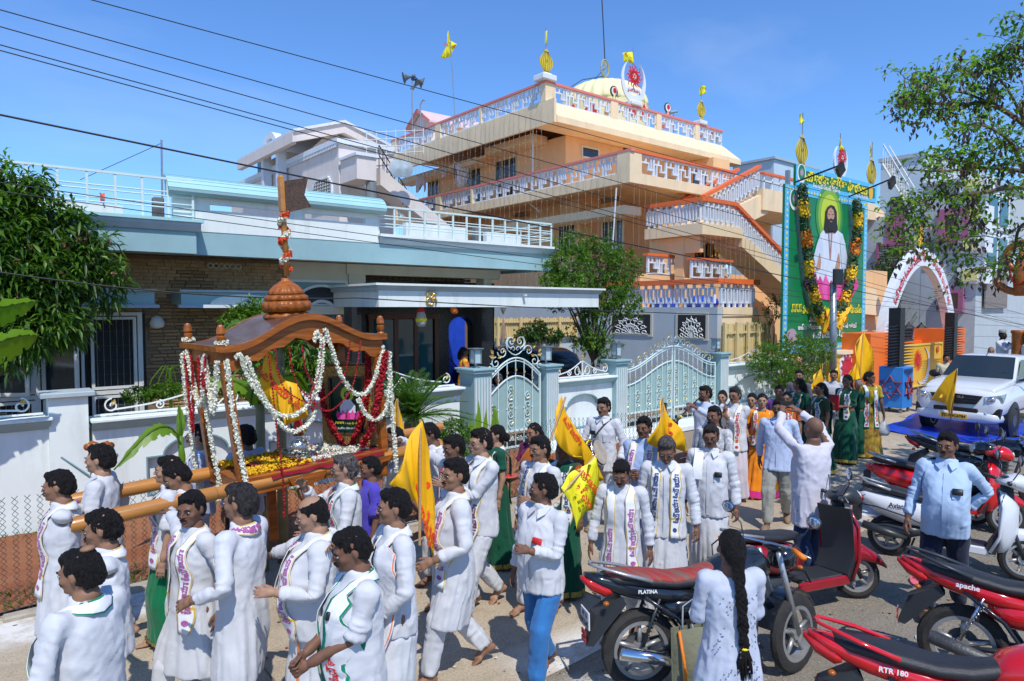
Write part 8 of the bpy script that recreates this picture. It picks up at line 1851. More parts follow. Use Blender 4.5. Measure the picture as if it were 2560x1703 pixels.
g5=ab('woman in dark green saree clutching a red book',2118,936,1.66,172,'blouse','sari',topc=dj,botc=dj,hair='long',female=True,skinc=DK,seed=43,sc=dict(kind='gold',tcol=bB,lenL=.85,lenR=.85),pose={**aE,'handR':('loc',(.08,.30,1.14)),'handL':('loc',(.02,.30,1.10))},grip=(1.5,1.5),lod=1,fat=.15)
P44=ab('white haired elderly person behind the woman with the red book',2146,950,1.50,185,'blouse','sari',topc=dj,botc=dj,hair='bun',hairc=(.5,.5,.48),female=True,skinc=MD,seed=44,lod=1,pose={})
P45=ab('short haired woman in yellow and black flowered saree holding a plastic bag',2174,930,1.66,222,'blouse','sari',topc=(.40,.30,.02),botc=(.30,.20,.02),botm=ae('flowered_saree',(.55,.38,.02),.7,.1,9,.2,col2=(.10,.015,.01)),hair='short',female=True,skinc=DK,seed=45,lod=1,sc=dict(kind='green',tcol=aI,lenL=.6,lenR=.6),pose={'head':bI(45,0),'handL':('loc',(.26,.08,.84))})
he=ab('stout man in pale blue shirt and navy trousers standing by the white scooter',2370,1080,1.75,196,'shirt','trousers',topc=(.42,.55,.72),botc=(.012,.018,.04),pose={'footR':(.12,.12,0),'footL':(.12,-.16,0),'handR':('loc',(.30,.14,.84)),'handL':('loc',(.16,-.16,.98)),'elbowL':(1,-.5,-.1),'head':bI(-14,4)},skinc=DK,shoes=ae('brown_shoe',(.05,.03,.02),.5,.2,9,.1),fat=.22,belly=.35,seed=46,grip=(1.0,1.2))
fO=ab('woman with long black plait and pale dotted tunic seen from behind by the motorcycle',1828,1325,1.56,58,'lady_kurta','trousers',topc=(.50,.54,.64),botc=(.45,.45,.6),hair='braid',female=True,skinc=(.19,.095,.06),seed=47,pose={'handR':('loc',(.14,.26,1.0)),'handL':('loc',(.14,.26,1.0))},fat=.05)
P48=ab('woman in red yellow printed dress looking over the garden wall',1160,868,1.60,335,'lady_kurta','trousers',topm=ae('bright_print',(.75,.05,.02),.7,.1,16,.1,col2=(.8,.55,.03)),botc=(.3,.03,.02),hair='braid',female=True,skinc=DK,seed=48,base=.45,lod=1,pose={'handR':('loc',(.2,.3,1.05)),'handL':('loc',(.2,.25,1.05))})
P49=ab('person in grey headscarf behind the bars of the small garden gate',1246,926,1.52,200,'lady_kurta','trousers',topc=(.15,.2,.25),botc=(.1,.1,.12),hair='short',hairc=(.3,.3,.32),female=True,skinc=DK,seed=49,lod=1,at=PY(1246,930,11.55)*[1,1,0],pose={'handR':('loc',(.1,.35,1.25))})
tx=PX(2507,832,22.2);fY=ab('man in white cap gripping the carved trident staff on the pickup',0,0,1.66,250,'shirt','trousers',topc=(.6,.62,.66),hair='none',skinc=(.03,.018,.013),seed=50,lod=1,at=(22.2,tx[1],0),base=tx[2]-1.66,pose={'handL':('world',tuple(PX(2545,855,22.0))),'handR':('world',tuple(PX(2540,862,22.0)))},grip=(2,2))
tx2=PX(2573,838,22.0);P51=ab('man in white holding the trident staff from the right, cut by the frame edge',0,0,1.66,120,'shirt','trousers',topc=(.6,.62,.66),skinc=DK,seed=51,lod=1,at=(21.9,tx2[1],0),base=tx[2]-1.66,pose={'handL':('world',tuple(PX(2552,858,22.0))),'handR':('world',tuple(PX(2556,880,22.0)))})
tx3=PX(2478,872,21.6);P52=ab('bald man seated in the pickup bed behind the cab',0,0,1.66,200,'shirt','trousers',hair='none',skinc=MD,seed=52,lod=1,at=(21.6,tx3[1],0),base=tx3[2]-1.66,pose={})
tx4=PX(2366,898,21.3);P53=ab('dark haired man standing beyond the far side of the pickup cab',0,0,1.66,210,'shirt','trousers',topc=(.6,.55,.4),skinc=MD,seed=53,lod=1,at=(21.3,tx4[1],0),pose={})
def aM(Pn,side,m_,name='watch',r=.031,off=.0,w=.016):
 k=1 if side=='R' else-1;c=J['wri']-dA*.045;q=MB();m=np.array([k,1,1]);u=np.cross(dA,[0,1,0]);pts=[tuple((c+(u*cS(t)+np.array([0,1,0])*sN(t))*r)*m)for t in[2*pI*i/12 for i in range(12)]];q.tb(pts,w/2,5,closed=True)
 if name=='watch':q.ball(tuple((c+u*(r+.004))*m),.019,8,5)
 al(Pn,name,q,[m_],{'fa'+side,'ha'+side})
aM(P1,'L',ad);aM(P3,'R',ae('gold_watch',(.6,.45,.2),.25,.1,9,0,metal=.8));aM(P27,'L',ad);aM(gs,'L',by);aM(hL,'R',aI,'thread',.029,w=.006);aM(he,'R',aI,'thread',.029,w=.006)
aM(P10,'R',ad)
def chest(x,z,off=.03):return(x,.135+off-.25*max(0,abs(x)-.06)*1.0,z)
def cH(Pn,x,z,m_,w=.07,h=.05,nm='phone'):q=MB().box(x-w/2,x+w/2,.130,.152,z-h/2,z+h/2,.006);al(Pn,nm,q,[m_])
cH(hL,-.09,1.235,aI,.085,.045);cH(fI,.09,1.27,ad);cH(gW,-.09,1.235,ad);cH(he,-.085,1.225,ad,.075,.05);cH(hS,.0,1.24,ad,.02,.04);cH(P13,-.07,1.26,ad,.03,.045)
for Pn,c_ in((P2_,None),(hL,None),(gW,None),(P28,None),(he,None),(fI,None),(P18,None),(P36,None)):
 q=MB();rows=np.array(bj(.78))
 def fy_(x,z):a=np.interp(z,rows[:,0],rows[:,1]);b=np.interp(z,rows[:,0],rows[:,2]);return b*(max(0,1-(abs(x)/a)**2.3))**(1/2.3)+.012
 zs=[.82+.03*i for i in range(19)];q.add([(s_,fy_(s_,z),z)for z in zs for s_ in(-.016,.016)],[(2*i,2*i+1,2*i+3,2*i+2)for i in range(18)])
 o=al(Pn,'placket',q,[cE],col=tuple(Pn['top'].color)[:3]);q=MB();q.add([(a,fy_(a,z)+.003,z)for a,z in((-.135,1.16),(-.05,1.16),(-.05,1.25),(-.135,1.25))],[(0,1,2,3)]);al(Pn,'pocket',q,[cE],col=tuple(c*.93 for c in Pn['top'].color[:3]))
 q=MB()
 for s_ in(-1,1):q.add([(s_*.012,.075,1.435),(s_*.045,.115,1.385),(s_*.085,.07,1.415),(s_*.085,.0,1.455),(s_*.06,.02,1.475)],[(0,1,2,3,4)])
 al(Pn,'collar',q,[cE],col=tuple(Pn['top'].color)[:3])
q=MB().ball((-.085,.150,1.255),(.028,.006,.03),10,6);al(P2_,'badge',q,[ae('purple_badge',(.25,.12,.55),.6,.1,6,0)])
def b7(Pn,z0_,z1_,m_,kind,nm='hem_band',grow=1.03):
 w={'lungi':((.08,.185,.155),(.5,.175,.15),(.9,.165,.13)),'sari':((.035,.27,.23),(.3,.225,.20),(.6,.195,.175),(.9,.175,.145))}[kind];q=MB();n=40;A_=lambda z:(np.interp(z,[a[0]for a in w],[a[1]for a in w]),np.interp(z,[a[0]for a in w],[a[2]for a in w]));rows=[z0_+(z1_-z0_)*i/3 for i in range(4)];v=[]
 for z in rows:
  a,b=A_(z)
  for k in range(n):
   t=2*pI*k/n;c_,s_=cS(t),sN(t);eW=1/((abs(c_)/a)**2.1+(abs(s_)/b)**2.1)**(1/2.1);v.append((eW*c_,eW*s_,z))
 F=np.array([(i*n+k,i*n+(k+1)%n,(i+1)*n+(k+1)%n,(i+1)*n+k)for i in range(3)for k in range(n)]);v=np.array(v);v=aZ(v,F,kind,Pn['seed']+50);nn=bR(v,F);c_=v*[1,1,0];v=v+c_/np.linalg.norm(c_,axis=1)[:,None]*.010
 v=bA(v,Pn['fat'],Pn['belly']*.5);v=dh(v,aC(v,weights(v,{'pel','spi'})),Pn['M'])*Pn['s'];me=bd(nm,v,F);me.materials.append(m_);o=bpy.data.objects.new(nm,me);C.objects.link(o);o.parent=Pn['root'];W[o.name]=W[Pn['root'].name]
b7(P34,.045,.15,ae('magenta_silk',(.60,.02,.22),.5,.1,6,.1),'sari');b2=ae('gold_zari',(.35,.25,.04),.5,.2,20,.2)
for Pn in(P20,P24,hv,hk,g5,P44):b7(Pn,.045,.10,b2,'sari')
b7(P6,.085,.12,b2,'lungi');b7(P37,.045,.12,b2,'sari')
def f3(Pn,m_,col=None):
 rows=np.array(bj(.78));path=[]
 def g7(x,z,s_=1):a=np.interp(z,rows[:,0],rows[:,1]);b=np.interp(z,rows[:,0],rows[:,2]);return s_*(b*(max(0,1-(abs(x)/a)**2.3))**(1/2.3)+.022)
 I,O=[],[]
 for i in range(11):
  u=i/10;x=.13-.23*u;z=.92+.46*u;I.append((x-.03,g7(min(abs(x),.15),z),z-.03));x2,z2=x+.12-.09*u,z+.10+.02*u;O.append((min(x2,.185),g7(min(abs(x2),.165),min(z2,1.38)),min(z2,1.42)))
 I+=[(-.16,.02,1.43),(-.165,-.06,1.40)];O+=[(-.06,.02,1.455),(-.05,-.06,1.44)]
 for i in range(8):z=1.33-.08*i;I.append((-.17,-.13-.01*sN(i),z));O.append((-.03,-.155,z+.02))
 I,O=np.array(I),np.array(O);K=4;G=np.stack([I+(O-I)*k/K for k in range(K+1)],1);V=bA(G.reshape(-1,3),Pn['fat'],Pn['belly']);n=len(I);F=np.array([(i*(K+1)+k,i*(K+1)+k+1,(i+1)*(K+1)+k+1,(i+1)*(K+1)+k)for i in range(n-1)for k in range(K)])
 V=dh(V,aC(V,weights(V,ec)),Pn['M'])*Pn['s'];me=bd('pallu',V,F);me.materials.append(m_);o=bpy.data.objects.new('pallu',me);C.objects.link(o);o.parent=Pn['root'];W[o.name]=W[Pn['root'].name];o.modifiers.new('thick','SOLIDIFY').thickness=.004
 if col:o.color=(*col,1)
for Pn,c_ in((P20,dj),(hW,(.62,.15,.01)),(P24,dj),(P34,hu),(P35,(.5,.04,.08)),(P37,(.5,.1,.02)),(P38,(.14,.05,.22)),(hv,dj),(hk,dj),(g5,dj),(P44,dj),(P45,(.5,.34,.02))):f3(Pn,cE,c_)
def cT(Pn,x,m_,z0_=.1,z1_=.9,nm='stripe'):
 q=MB();w=((.08,.185,.155),(.5,.175,.15),(.9,.165,.13));zs=[z0_+(z1_-z0_)*i/20 for i in range(21)];v=[]
 for z in zs:
  a=np.interp(z,[k[0]for k in w],[k[1]for k in w]);b=np.interp(z,[k[0]for k in w],[k[2]for k in w])
  for dx in(-.008,.008):xx=x+dx;v.append((xx,b*(max(0,1-(abs(xx)/a)**2.1))**(1/2.1),z))
 F=np.array([(2*i,2*i+1,2*i+3,2*i+2)for i in range(20)]);v=aZ(np.array(v),F,'lungi',Pn['seed']+50)+[0,.014,0];v=bA(v,Pn['fat'],Pn['belly']*.5);v=dh(v,aC(v,weights(v,{'pel','spi'})),Pn['M'])*Pn['s']
 me=bd(nm,v,F);me.materials.append(m_);o=bpy.data.objects.new(nm,me);C.objects.link(o);o.parent=Pn['root'];W[o.name]=W[Pn['root'].name]
cT(P11,-.10,ae('rust_orange_thread',(.7,.2,.04),.7,.1,9,0));cT(hS,-.12,ae('rose_thread',(.75,.3,.28),.7,.1,9,0));cT(P28,-.02,ae('pale_gold_thread',(.6,.5,.42),.7,.1,9,0));cT(gW,-.05,ae('green_thread',(.03,.3,.1),.7,.1,9,0),.12,.85)
r_,t_=fO['M']['hed_u'];m=MB();s_=fO['s']
pts=[(0,-.115,1.47),(.0,-.135,1.40),(.005,-.15,1.30),(.01,-.155,1.20),(.015,-.155,1.12),(.02,-.155,1.04),(.025,-.155,.99)]
rr=eE(pts,6);
for ph in(0,2.1,4.2):m.tb([tuple(p+Vector((.018*sN(i*.62+ph),.012*cS(i*1.24+ph),0)))for i,p in enumerate(rr)],[.024-.008*i/len(rr)for i in range(len(rr))],7)
al(fO,'plait',m,[bK],{'che','spi','pel'},(.012,.01,.01));m=MB().tb([(.025+.02*cS(a),-.155+.02*sN(a),.985)for a in[2*pI*i/10 for i in range(10)]],.009,5,closed=True);al(fO,'hair_band',m,[aP],{'spi','pel'})
m=MB()
for i in range(60):a=au.uniform(0,6.28);r1=.022*au.random()**.5;dx,dy=r1*cS(a),r1*sN(a);m.tb([(.025+dx,-.155+dy,.98),(.03+dx*2.2,-.158+dy*1.6,.90),(.035+dx*(1.8+au.random()),-.16+dy,.80+au.uniform(-.04,.05))],[.006,.007,.002],4)
al(fO,'plait_tail',m,[bK],{'spi','pel'},(.012,.01,.01))
m=MB()
for i in range(90):
 z=au.uniform(.45,1.32);x=au.uniform(-.15,.15);a=np.interp(z,[.4,.8,1.08,1.3],[.30,.23,.17,.18]);b=a*.76;yq=-b*(max(0,1-(abs(x)/a)**2.3))**(1/2.3)-.012
 if z>.8:yq=-np.interp(z,[.8,1.08,1.25,1.34],[.185,.132,.138,.125])*(max(0,1-(abs(x)/.2)**2.3))**(1/2.3)-.014
 m.add([(x-.005,yq,z-.006),(x+.005,yq,z-.006),(x+.005,yq,z+.006),(x-.005,yq,z+.006)],[(0,1,2,3)])
bc(al(fO,'printed_dots',m,[ae('grey_motif',(.15,.16,.22),.8,.1,5,0)],{'che','spi','pel'}))
for Pn,kind in((hv,0),(hk,1),(g5,0)):
 m=MB();m.tb([(0,-.11,1.50),(0,-.135,1.38),(0,-.14,1.2),(0,-.145,1.02)],[.05,.055,.05,.02],8);al(Pn,'long_hair',m,[bK],{'che','spi'},(.012,.01,.01))
m=MB().ball((0,-.055,1.695),(.036,.036,.016),12,6);vv=hm(np.array(m.v),P4['M'])*P4['s'];me=bpy.data.meshes.new('bald_patch');me.from_pydata([tuple(p)for p in vv],[],m.f);me.materials.append(ed);me.polygons.foreach_set('use_smooth',[True]*len(me.polygons));o=bpy.data.objects.new('bald_patch',me);C.objects.link(o);o.parent=P4['root'];o.color=(*MD,1);W[o.name]=W[P4['root'].name]
m=MB();vs=[(x,y+.02*sN(i*2),z)for i,(x,y,z)in enumerate([(.10,.14,1.18),(.10,.13,1.30),(.10,.09,1.40),(.11,.0,1.455),(.11,-.08,1.43)])];m.add([(x-.045,y+.02,z)for x,y,z in vs]+[(x+.045,y+.02,z)for x,y,z in vs],[(i,i+1,6+i,5+i)for i in range(4)]);al(gW,'shoulder_towel',m,[e4])
def eH(a,b_,r,m_,name,parent):m=MB();m.tb([tuple(a),tuple(b_)],r,7);return m.bd(name,m_,parent)
cp=ae('bamboo_stick',(.50,.30,.13),.5,.2,6,.1,stretch=(1,1,8))
def D_(pts,k=1.0861):return[(a*k,b*k)for a,b in pts]
def aO(label,outline,Y,stick,text,tpos,tsz,tang,m_=cR,amp=.05,seed=1,tilt=0,text2=None):
 o_=D_(outline);a=PY(*D_([stick[0]])[0],Y);t=aa('hand_flag',label,'flag',tuple(a),0,'yellow flags with red lettering');b_=PY(*D_([stick[1]])[0],stick[2]if len(stick)>2 else Y)
 eH(a,b_,.011,cp,'stick',t);aj(o_,Y,t,m_,amp=amp,seed=seed,tilt=tilt,text=text,tpos=D_([tpos])[0],tsz=tsz,tang=tang)
 if text2:s2,p2,z2,a2=text2;tp=PY(*D_([p2])[0],Y);mb=MB();ca,sa=cS(a2),sN(a2);aA(mb,s2,lambda u,v:(tp[0]+u*ca-v*sa,Y-amp*1.5-.03+tilt*(tp[0]+u*ca-v*sa-a[0])*0,tp[2]+u*sa+v*ca),width=z2,bold=.03);mb.bd('lettering',b3,t)
 return t
h14=aQ(hS,'R')
aO('big orange yellow flag draped to a long point in the middle foreground',[(968,968),(990,1040),(1003,1150),(1008,1285),(985,1250),(962,1155),(925,1145),(890,1112),(925,1050),(950,1000)],4.42,((968,966),(966,1255)),'ఓంనమో',(988,1190),.55,-1.5,amp=.05,seed=3,text2=None)
aO('small yellow flag beyond the cropped haired boy',[(915,918),(905,955),(898,985),(925,1000),(936,1005),(930,960)],7.4,((915,918),(918,1060)),None,(915,970),.3,0,seed=4)
h=aQ(P22,'L');hY=5.35
aO('tall yellow flag with red lettering held by the moustached man',[(1302,912),(1312,950),(1335,1000),(1358,1045),(1388,1105),(1350,1108),(1345,1060),(1315,1050),(1290,1030),(1275,1005),(1285,950)],4.95,((1302,914),(1237,1098)),'ఓమౌజయాః',(1322,992),.34,-1.0,amp=.045,seed=5)
aO('lemon yellow flag with two lines of red lettering held by the man in jeans',[(1372,1048),(1372,1090),(1368,1140),(1382,1165),(1352,1178),(1345,1195),(1325,1218),(1318,1190),(1312,1160),(1288,1122),(1318,1092)],4.35,((1374,1046),(1236,1202)),'ఓమౌజయాః',(1350,1105),.36,-.95,a5,.03,6,text2=('ధర్మం',(1332,1135),.3,-.95))
aO('yellow flag between the man in stripes and the grey haired man',[(1527,915),(1545,960),(1560,985),(1575,1042),(1548,1030),(1520,1036),(1492,1020),(1505,975)],4.65,((1527,915),(1513,1068)),'ఓం',(1545,990),.16,-1.2,amp=.045,seed=7)
aO('first small yellow flag from the left among the women in green',[(1894,838),(1900,905),(1880,890),(1862,898),(1850,912),(1866,880)],8.3,((1894,836),(1880,950)),'ఓమౌజయాః',(1880,882),.4,-.9,amp=.05,seed=8)
aO('second small yellow flag among the women in green',[(1932,838),(1927,885),(1918,905),(1902,920),(1905,885),(1915,860)],8.4,((1933,836),(1915,950)),'ఓమౌజయాః',(1918,880),.4,-1.2,amp=.05,seed=9)
aO('largest yellow flag behind the women, in front of the red sun wall',[(1988,764),(1998,800),(2005,830),(2003,868),(1990,872),(1962,878),(1958,860),(1972,820)],8.6,((1988,762),(1975,940)),None,(1985,820),.4,0,amp=.08,seed=10)
c3=lambda a,b:((440+a*.3444),(780+b*.3444))
o_=[c3(*q)for q in((680,275),(715,340),(760,440),(800,500),(870,520),(960,760),(880,790),(800,830),(760,740),(690,670),(610,640),(608,500),(640,350))]
t=aa('hanging_flag','yellow flag with red lettering hanging inside the palanquin','flag',tuple(PY(675,875,6.48)),0,'yellow flags with red lettering');aj(o_,6.48,t,cR,amp=.03,seed=12,text='ఓమౌజయాః ఓం',tpos=c3(760,560),tsz=.62,tang=-.8,tm=b3)
MB().tb([PY(*c3(680,262),6.48),PY(*c3(680,240),6.48)],.008,5).bd('loop',cp,t)
t=aa('hand_flag','yellow flag on a staff in front of the pickup grille','flag',tuple(PY(2392,925,5.6)),0,'yellow flags with red lettering');MB().tb([PX(2392,922,17.9),PX(2377,1050,17.9)],.02,6).bd('stick',ae('brown_stick',(.15,.08,.04),.6,.1,5,0),t)
def eL(outline,X_,parent,m_,amp=.05):
 P=[PX(a,b,X_)for a,b in outline];bm=bmesh.new();vs=[bm.verts.new((0,p[1],p[2]))for p in P];bm.faces.new(vs);bmesh.ops.triangulate(bm,faces=bm.faces[:])
 for _ in range(3):bmesh.ops.subdivide_edges(bm,edges=bm.edges[:],cuts=1)
 for v in bm.verts:v.co.x=X_+amp*sN(v.co.y*9+v.co.z*5)
 me=bpy.data.meshes.new('cloth');bm.to_mesh(me);bm.free();o=er('cloth',me,m_,parent);me.polygons.foreach_set('use_smooth',[True]*len(me.polygons));o.modifiers.new('thick','SOLIDIFY').thickness=.004
eL(D_([(2203,848),(2198,905),(2188,955),(2178,930),(2143,920),(2158,895),(2178,868)]),17.85,t,cR)
a=PD(228,1245,6.55);b_=PD(248,1120,6.45);st_=aa('scroll_staff','wooden staff with a double scroll top behind the man with the purple badge','staff',(a[0],a[1],0));m=MB();m.tb([(a[0],a[1],.25),tuple(a),tuple(b_)],.022,8);m.bd('shaft',aD,st_)
m=MB();eW=rt*.07
for s_ in(-1,1):m.tb([tuple(b_+rt*(.0)*s_),tuple(b_+rt*.03*s_+[0,0,.02]),tuple(b_+rt*.075*s_+[0,0,.03]),tuple(b_+rt*.11*s_+[0,0,.015])],[.02,.035,.04,.02],10);m.tb([tuple(b_+rt*.085*s_+[0,0,.015]+fw*-.05),tuple(b_+rt*.085*s_+[0,0,.015]+fw*.05)],.035,12)
m.bd('scroll_top',aD,st_,True)
h1,h2=aQ(P39,'R'),aQ(P39,'L');c_=(h1+h2)/2;d_=(h1-h2).normalized();q=MB();q.T=Matrix.Translation(c_+Vector((0,0,.03)))@Matrix.Rotation(math.atan2(d_.y,d_.x),4,'Z');q.box(-.09,.09,-.006,.006,-.042,.042,.005);cv(q.bd('phone',ad),'black phone held up sideways by the shaven headed man','phone')
a=aQ(gG,'R');eA=f5(gG)@Vector([float(c)for c in hm(np.array([[0,.12,1.53]]),gG['M'])[0]*gG['s']]);d_=(a-eA).normalized();e_=a+d_*.42;t=aa('shehnai','long dark wooden pipe with a flared bell and yellow thread played before the big gate','pipe',tuple(eA));m=MB();m.tb([tuple(eA),tuple(eA.lerp(e_,.5)),tuple(e_)],[.009,.014,.02],10);m.bd('tube',ae('dark_pipe_wood',(.05,.02,.01),.3,.2,5,0),t,True)
m=MB();m.tb([tuple(e_),tuple(e_+d_*.05),tuple(e_+d_*.12)],[.02,.03,.06],12);m.bd('bell',ad,t,True);m=MB();m.tb([tuple(e_-d_*.12),tuple(e_-d_*.09)],.028,8);m.bd('yellow_thread',aP,t)
a=aQ(gs,'R');eA=f5(gs)@Vector([float(c)for c in hm(np.array([[0,.12,1.53]]),gs['M'])[0]*gs['s']]);d_=(a-eA).normalized();cv(MB().tb([tuple(eA),tuple(a+d_*.06)],[.008,.016],8).bd('short_pipe',ae('dark_pipe_wood',(.05,.02,.01),.3,.2,5,0)),'short pipe played by the man with glasses and red lettered scarf','pipe')
def gj(c,ang,lb_,L_=.55,r_=.17):
 t=aa('dhol_drum',lb_,'drum',tuple(c));T_=Matrix.Translation(c)@Matrix.Rotation(ang,4,'Z')@Matrix.Rotation(R(22),4,'Y')
 m=MB();m.T=T_;m.lt([(r_*.98,-L_/2),(r_,-L_/2+.03),(r_*1.12,-.05),(r_*1.12,.05),(r_,L_/2-.03),(r_*.98,L_/2)],(0,0,0),24,ax='x');m.bd('shell',ae('brown_drum_shell',(.06,.02,.015),.3,.2,5,0),t,True)
 m=MB();m.T=T_;m.lt([(.01,-L_/2-.004),(r_*.96,-L_/2-.004),(r_*.96,-L_/2)],(0,0,0),24,ax='x');m.bd('skin',ae('drum_skin',(.42,.36,.28),.6,.3,9,0),t)
 for z in(-L_/2+.02,-L_/2+.10):m=MB();m.T=T_;m.tb([(z,r_*1.06*cS(q),r_*1.06*sN(q))for q in[2*pI*i/20 for i in range(20)]],.012,5,closed=True);m.bd('hoop',by if z<-L_/2+.05 else aP,t)
 m=MB();m.T=T_
 for i in range(8):q=2*pI*i/8;m.tb([(-L_/2+.02,r_*1.1*cS(q),r_*1.1*sN(q)),(-.02,r_*1.16*cS(q),r_*1.16*sN(q))],.008,4)
 m.bd('tension_rods',by,t)
 m=MB();m.T=T_;n=24;vs=[]
 for j in range(9):
  for i in range(n):q=2*pI*i/n;k=1.22+.10*sN(q*5+j)+.06*sN(j*2.2+q*3);vs.append((-.08+.075*j*.62,r_*k*cS(q),r_*k*sN(q)))
 m.add(vs,[(j*n+i,j*n+(i+1)%n,(j+1)*n+(i+1)%n,(j+1)*n+i)for j in range(8)for i in range(n)]);m.bd('cloth_cover',ae('brown_cloth',(.035,.018,.014),.9,.3,5,.5,bscale=9),t,True)
 return t
w_=f5(fI);c_=w_@Vector((.16,.34,1.02));gj(c_,R(200-90),'dhol drum with metal rim under brown cloth carried by the drummer at the wall')
w_=f5(P31);c_=w_@Vector((.20,.30,.98));gj(c_,R(188-90),'cloth covered drum carried by the man in the speckled shirt',.5,.16)
m=MB().tb([tuple(aQ(fI,'L')),tuple(aQ(fI,'L')+Vector((-.18,-.10,.03)))],.007,6);cv(m.bd('drum_stick',cp),'thin drum stick in the drummer\'s left hand','drum stick')
al(fI,'shoulder_strap',MB().tb([(-.13,-.10,1.36),(-.10,.0,1.44),(-.02,.12,1.34),(.08,.155,1.2),(.14,.16,1.08)],.022,6,flat=.3),[ae('brown_cloth',(.035,.018,.014),.9,.3,5,.5)])
c_=(aQ(hW,'R')+aQ(hW,'L'))/2+Vector((0,0,.03));t=aa('offering_tray','round tray heaped with red powder held by the woman in magenta','tray',tuple(c_));MB().lt([(.02,-.02),(.11,-.015),(.13,.01),(.12,.012),(.02,.0)],c_,18).bd('tray',ae('copper_tray',(.4,.12,.08),.4,.1,9,0),t,True);MB().ball((c_.x,c_.y,c_.z+.0),(.10,.10,.022),12,6).bd('red_powder',aI,t)
c_=aQ(g5,'L')+Vector((0,0,.10));q=MB();q.T=Matrix.Translation(c_)@Matrix.Rotation(R(172-90),4,'Z');q.box(-.12,.12,-.015,.015,-.16,.14,.005);cv(q.bd('red_book',ae('red_book_cover',(.4,.01,.02),.4,.1,5,0)),'red covered book clasped by the woman in dark green','book')
c_=aQ(P45,'L');m=MB();m.lt([(.01,.0),(.03,-.05),(.09,-.15),(.12,-.26),(.09,-.33),(.02,-.34)],c_,10,rib=lambda t,z:1+.12*sN(t*3));cv(m.bd('plastic_bag',ae('grey_plastic_film',(.45,.46,.46),.25,.2,9,.3),None,True,origin=tuple(c_)),'pale plastic carrier bag hanging from the short haired woman\'s hand','bag')
t=aa('carved_trident','big carved wooden trident standard with red garland on the pickup','trident',tuple(PX(2545,960,22)));TX=22.0
def tp(a,b):return PX(a,b,TX)
m=MB();m.lt([(.17,0),(.15,.3),(.17,.35),(.15,.4),(.16,1.2),(.19,1.25),(.17,1.3)],(TX,tp(2545,900)[1],tp(2545,900)[2]-.5),14);m.bd('shaft',aD,t,True)
cc=tp(2552,712);m=MB()
m.tb([(TX,cc[1]+.62*cS(a),cc[2]+.35+.55*sN(a))for a in[R(200)+R(140)*i/14 for i in range(15)]],[.06]+[.10]*13+[.06],8);m.bd('side_prongs',aD,t,True)
m=MB();m.tb([(TX,cc[1],cc[2]-.3),(TX,cc[1],cc[2]+.2),(TX,cc[1],cc[2]+.7),(TX,cc[1],cc[2]+1.0)],[.14,.2,.12,.02],10);m.bd('centre_prong',aD,t,True)
m=MB();m.tb([(TX,cc[1]+.36*cS(a),cc[2]+.75+.36*sN(a))for a in[2*pI*i/16 for i in range(16)]],.10,8,closed=True);m.bd('ring',aD,t,True)
m=MB();
for i in range(160):a=pI*i/160;bL(m,(TX-.15,cc[1]+.22*cS(a),cc[2]+.45-.45*sN(a)),.035,0,3)
m.bd('red_garland',bJ,t)
r__,t__=fY['M']['hed_u'];m=MB().lt([(.085,0),(.088,.04),(.075,.07),(.02,.078)],(0,-.01,1.655),16);vv=hm(np.array(m.v),fY['M'])*fY['s'];me=bpy.data.meshes.new('cap');me.from_pydata([tuple(p)for p in vv],[],m.f);me.materials.append(ae('grey_cap',(.35,.33,.3),.9,.1,9,.1));o=bpy.data.objects.new('cap',me);C.objects.link(o);o.parent=fY['root'];W[o.name]=W[fY['root'].name]
fX=ae('tyre_rubber',(.03,.028,.026),.85,.3,12,.4);bC=ae('silver_alloy',(.45,.45,.44),.35,.1,8,.05,metal=.6);cC=ae('chrome',(.7,.7,.7),.12,.05,8,0,metal=1)
d6=ae('black_vinyl',(.022,.022,.025),.45,.2,30,.25);ao=ae('grey_black_plastic',(.03,.034,.038),.4,.15,6,.05);ch=ae('bright_red_paint',(.62,.008,.012),.18,.08,3,0,coat=.7);d8=ae('dusty_maroon_paint',(.30,.008,.018),.22,.12,4,0,coat=.5)
dV=ae('pearl_white_paint',(.66,.68,.70),.2,.05,3,0,coat=.6);cF=ae('glossy_black_paint',(.012,.016,.022),.2,.2,4,0,coat=.5);cP=ae('red_lens',(.55,.01,.01),.12,.15,8,0,coat=.5);eh=ae('mirror_glass',(.5,.62,.8),.03,.02,3,0,metal=1);eQ=ae('orange_grip',(.85,.22,.01),.6,.1,20,.3);e3=ae('amber_lens',(.38,.10,.01),.2,.1,5,0);d7=ae('engine_grey',(.12,.12,.12),.5,.3,10,.3,metal=.5)
def TM(x,y,ang,lean=0):return Matrix.Translation((x,y,0))@Matrix.Rotation(R(ang),4,'Z')@Matrix.Rotation(-lean,4,'X')@Matrix.Scale(1.05,4)
def ag(t,T,nm,f,m_,sm='auto',par=None):m=MB();m.T=T;f(m);return m.bd(nm,m_,par or t,sm)
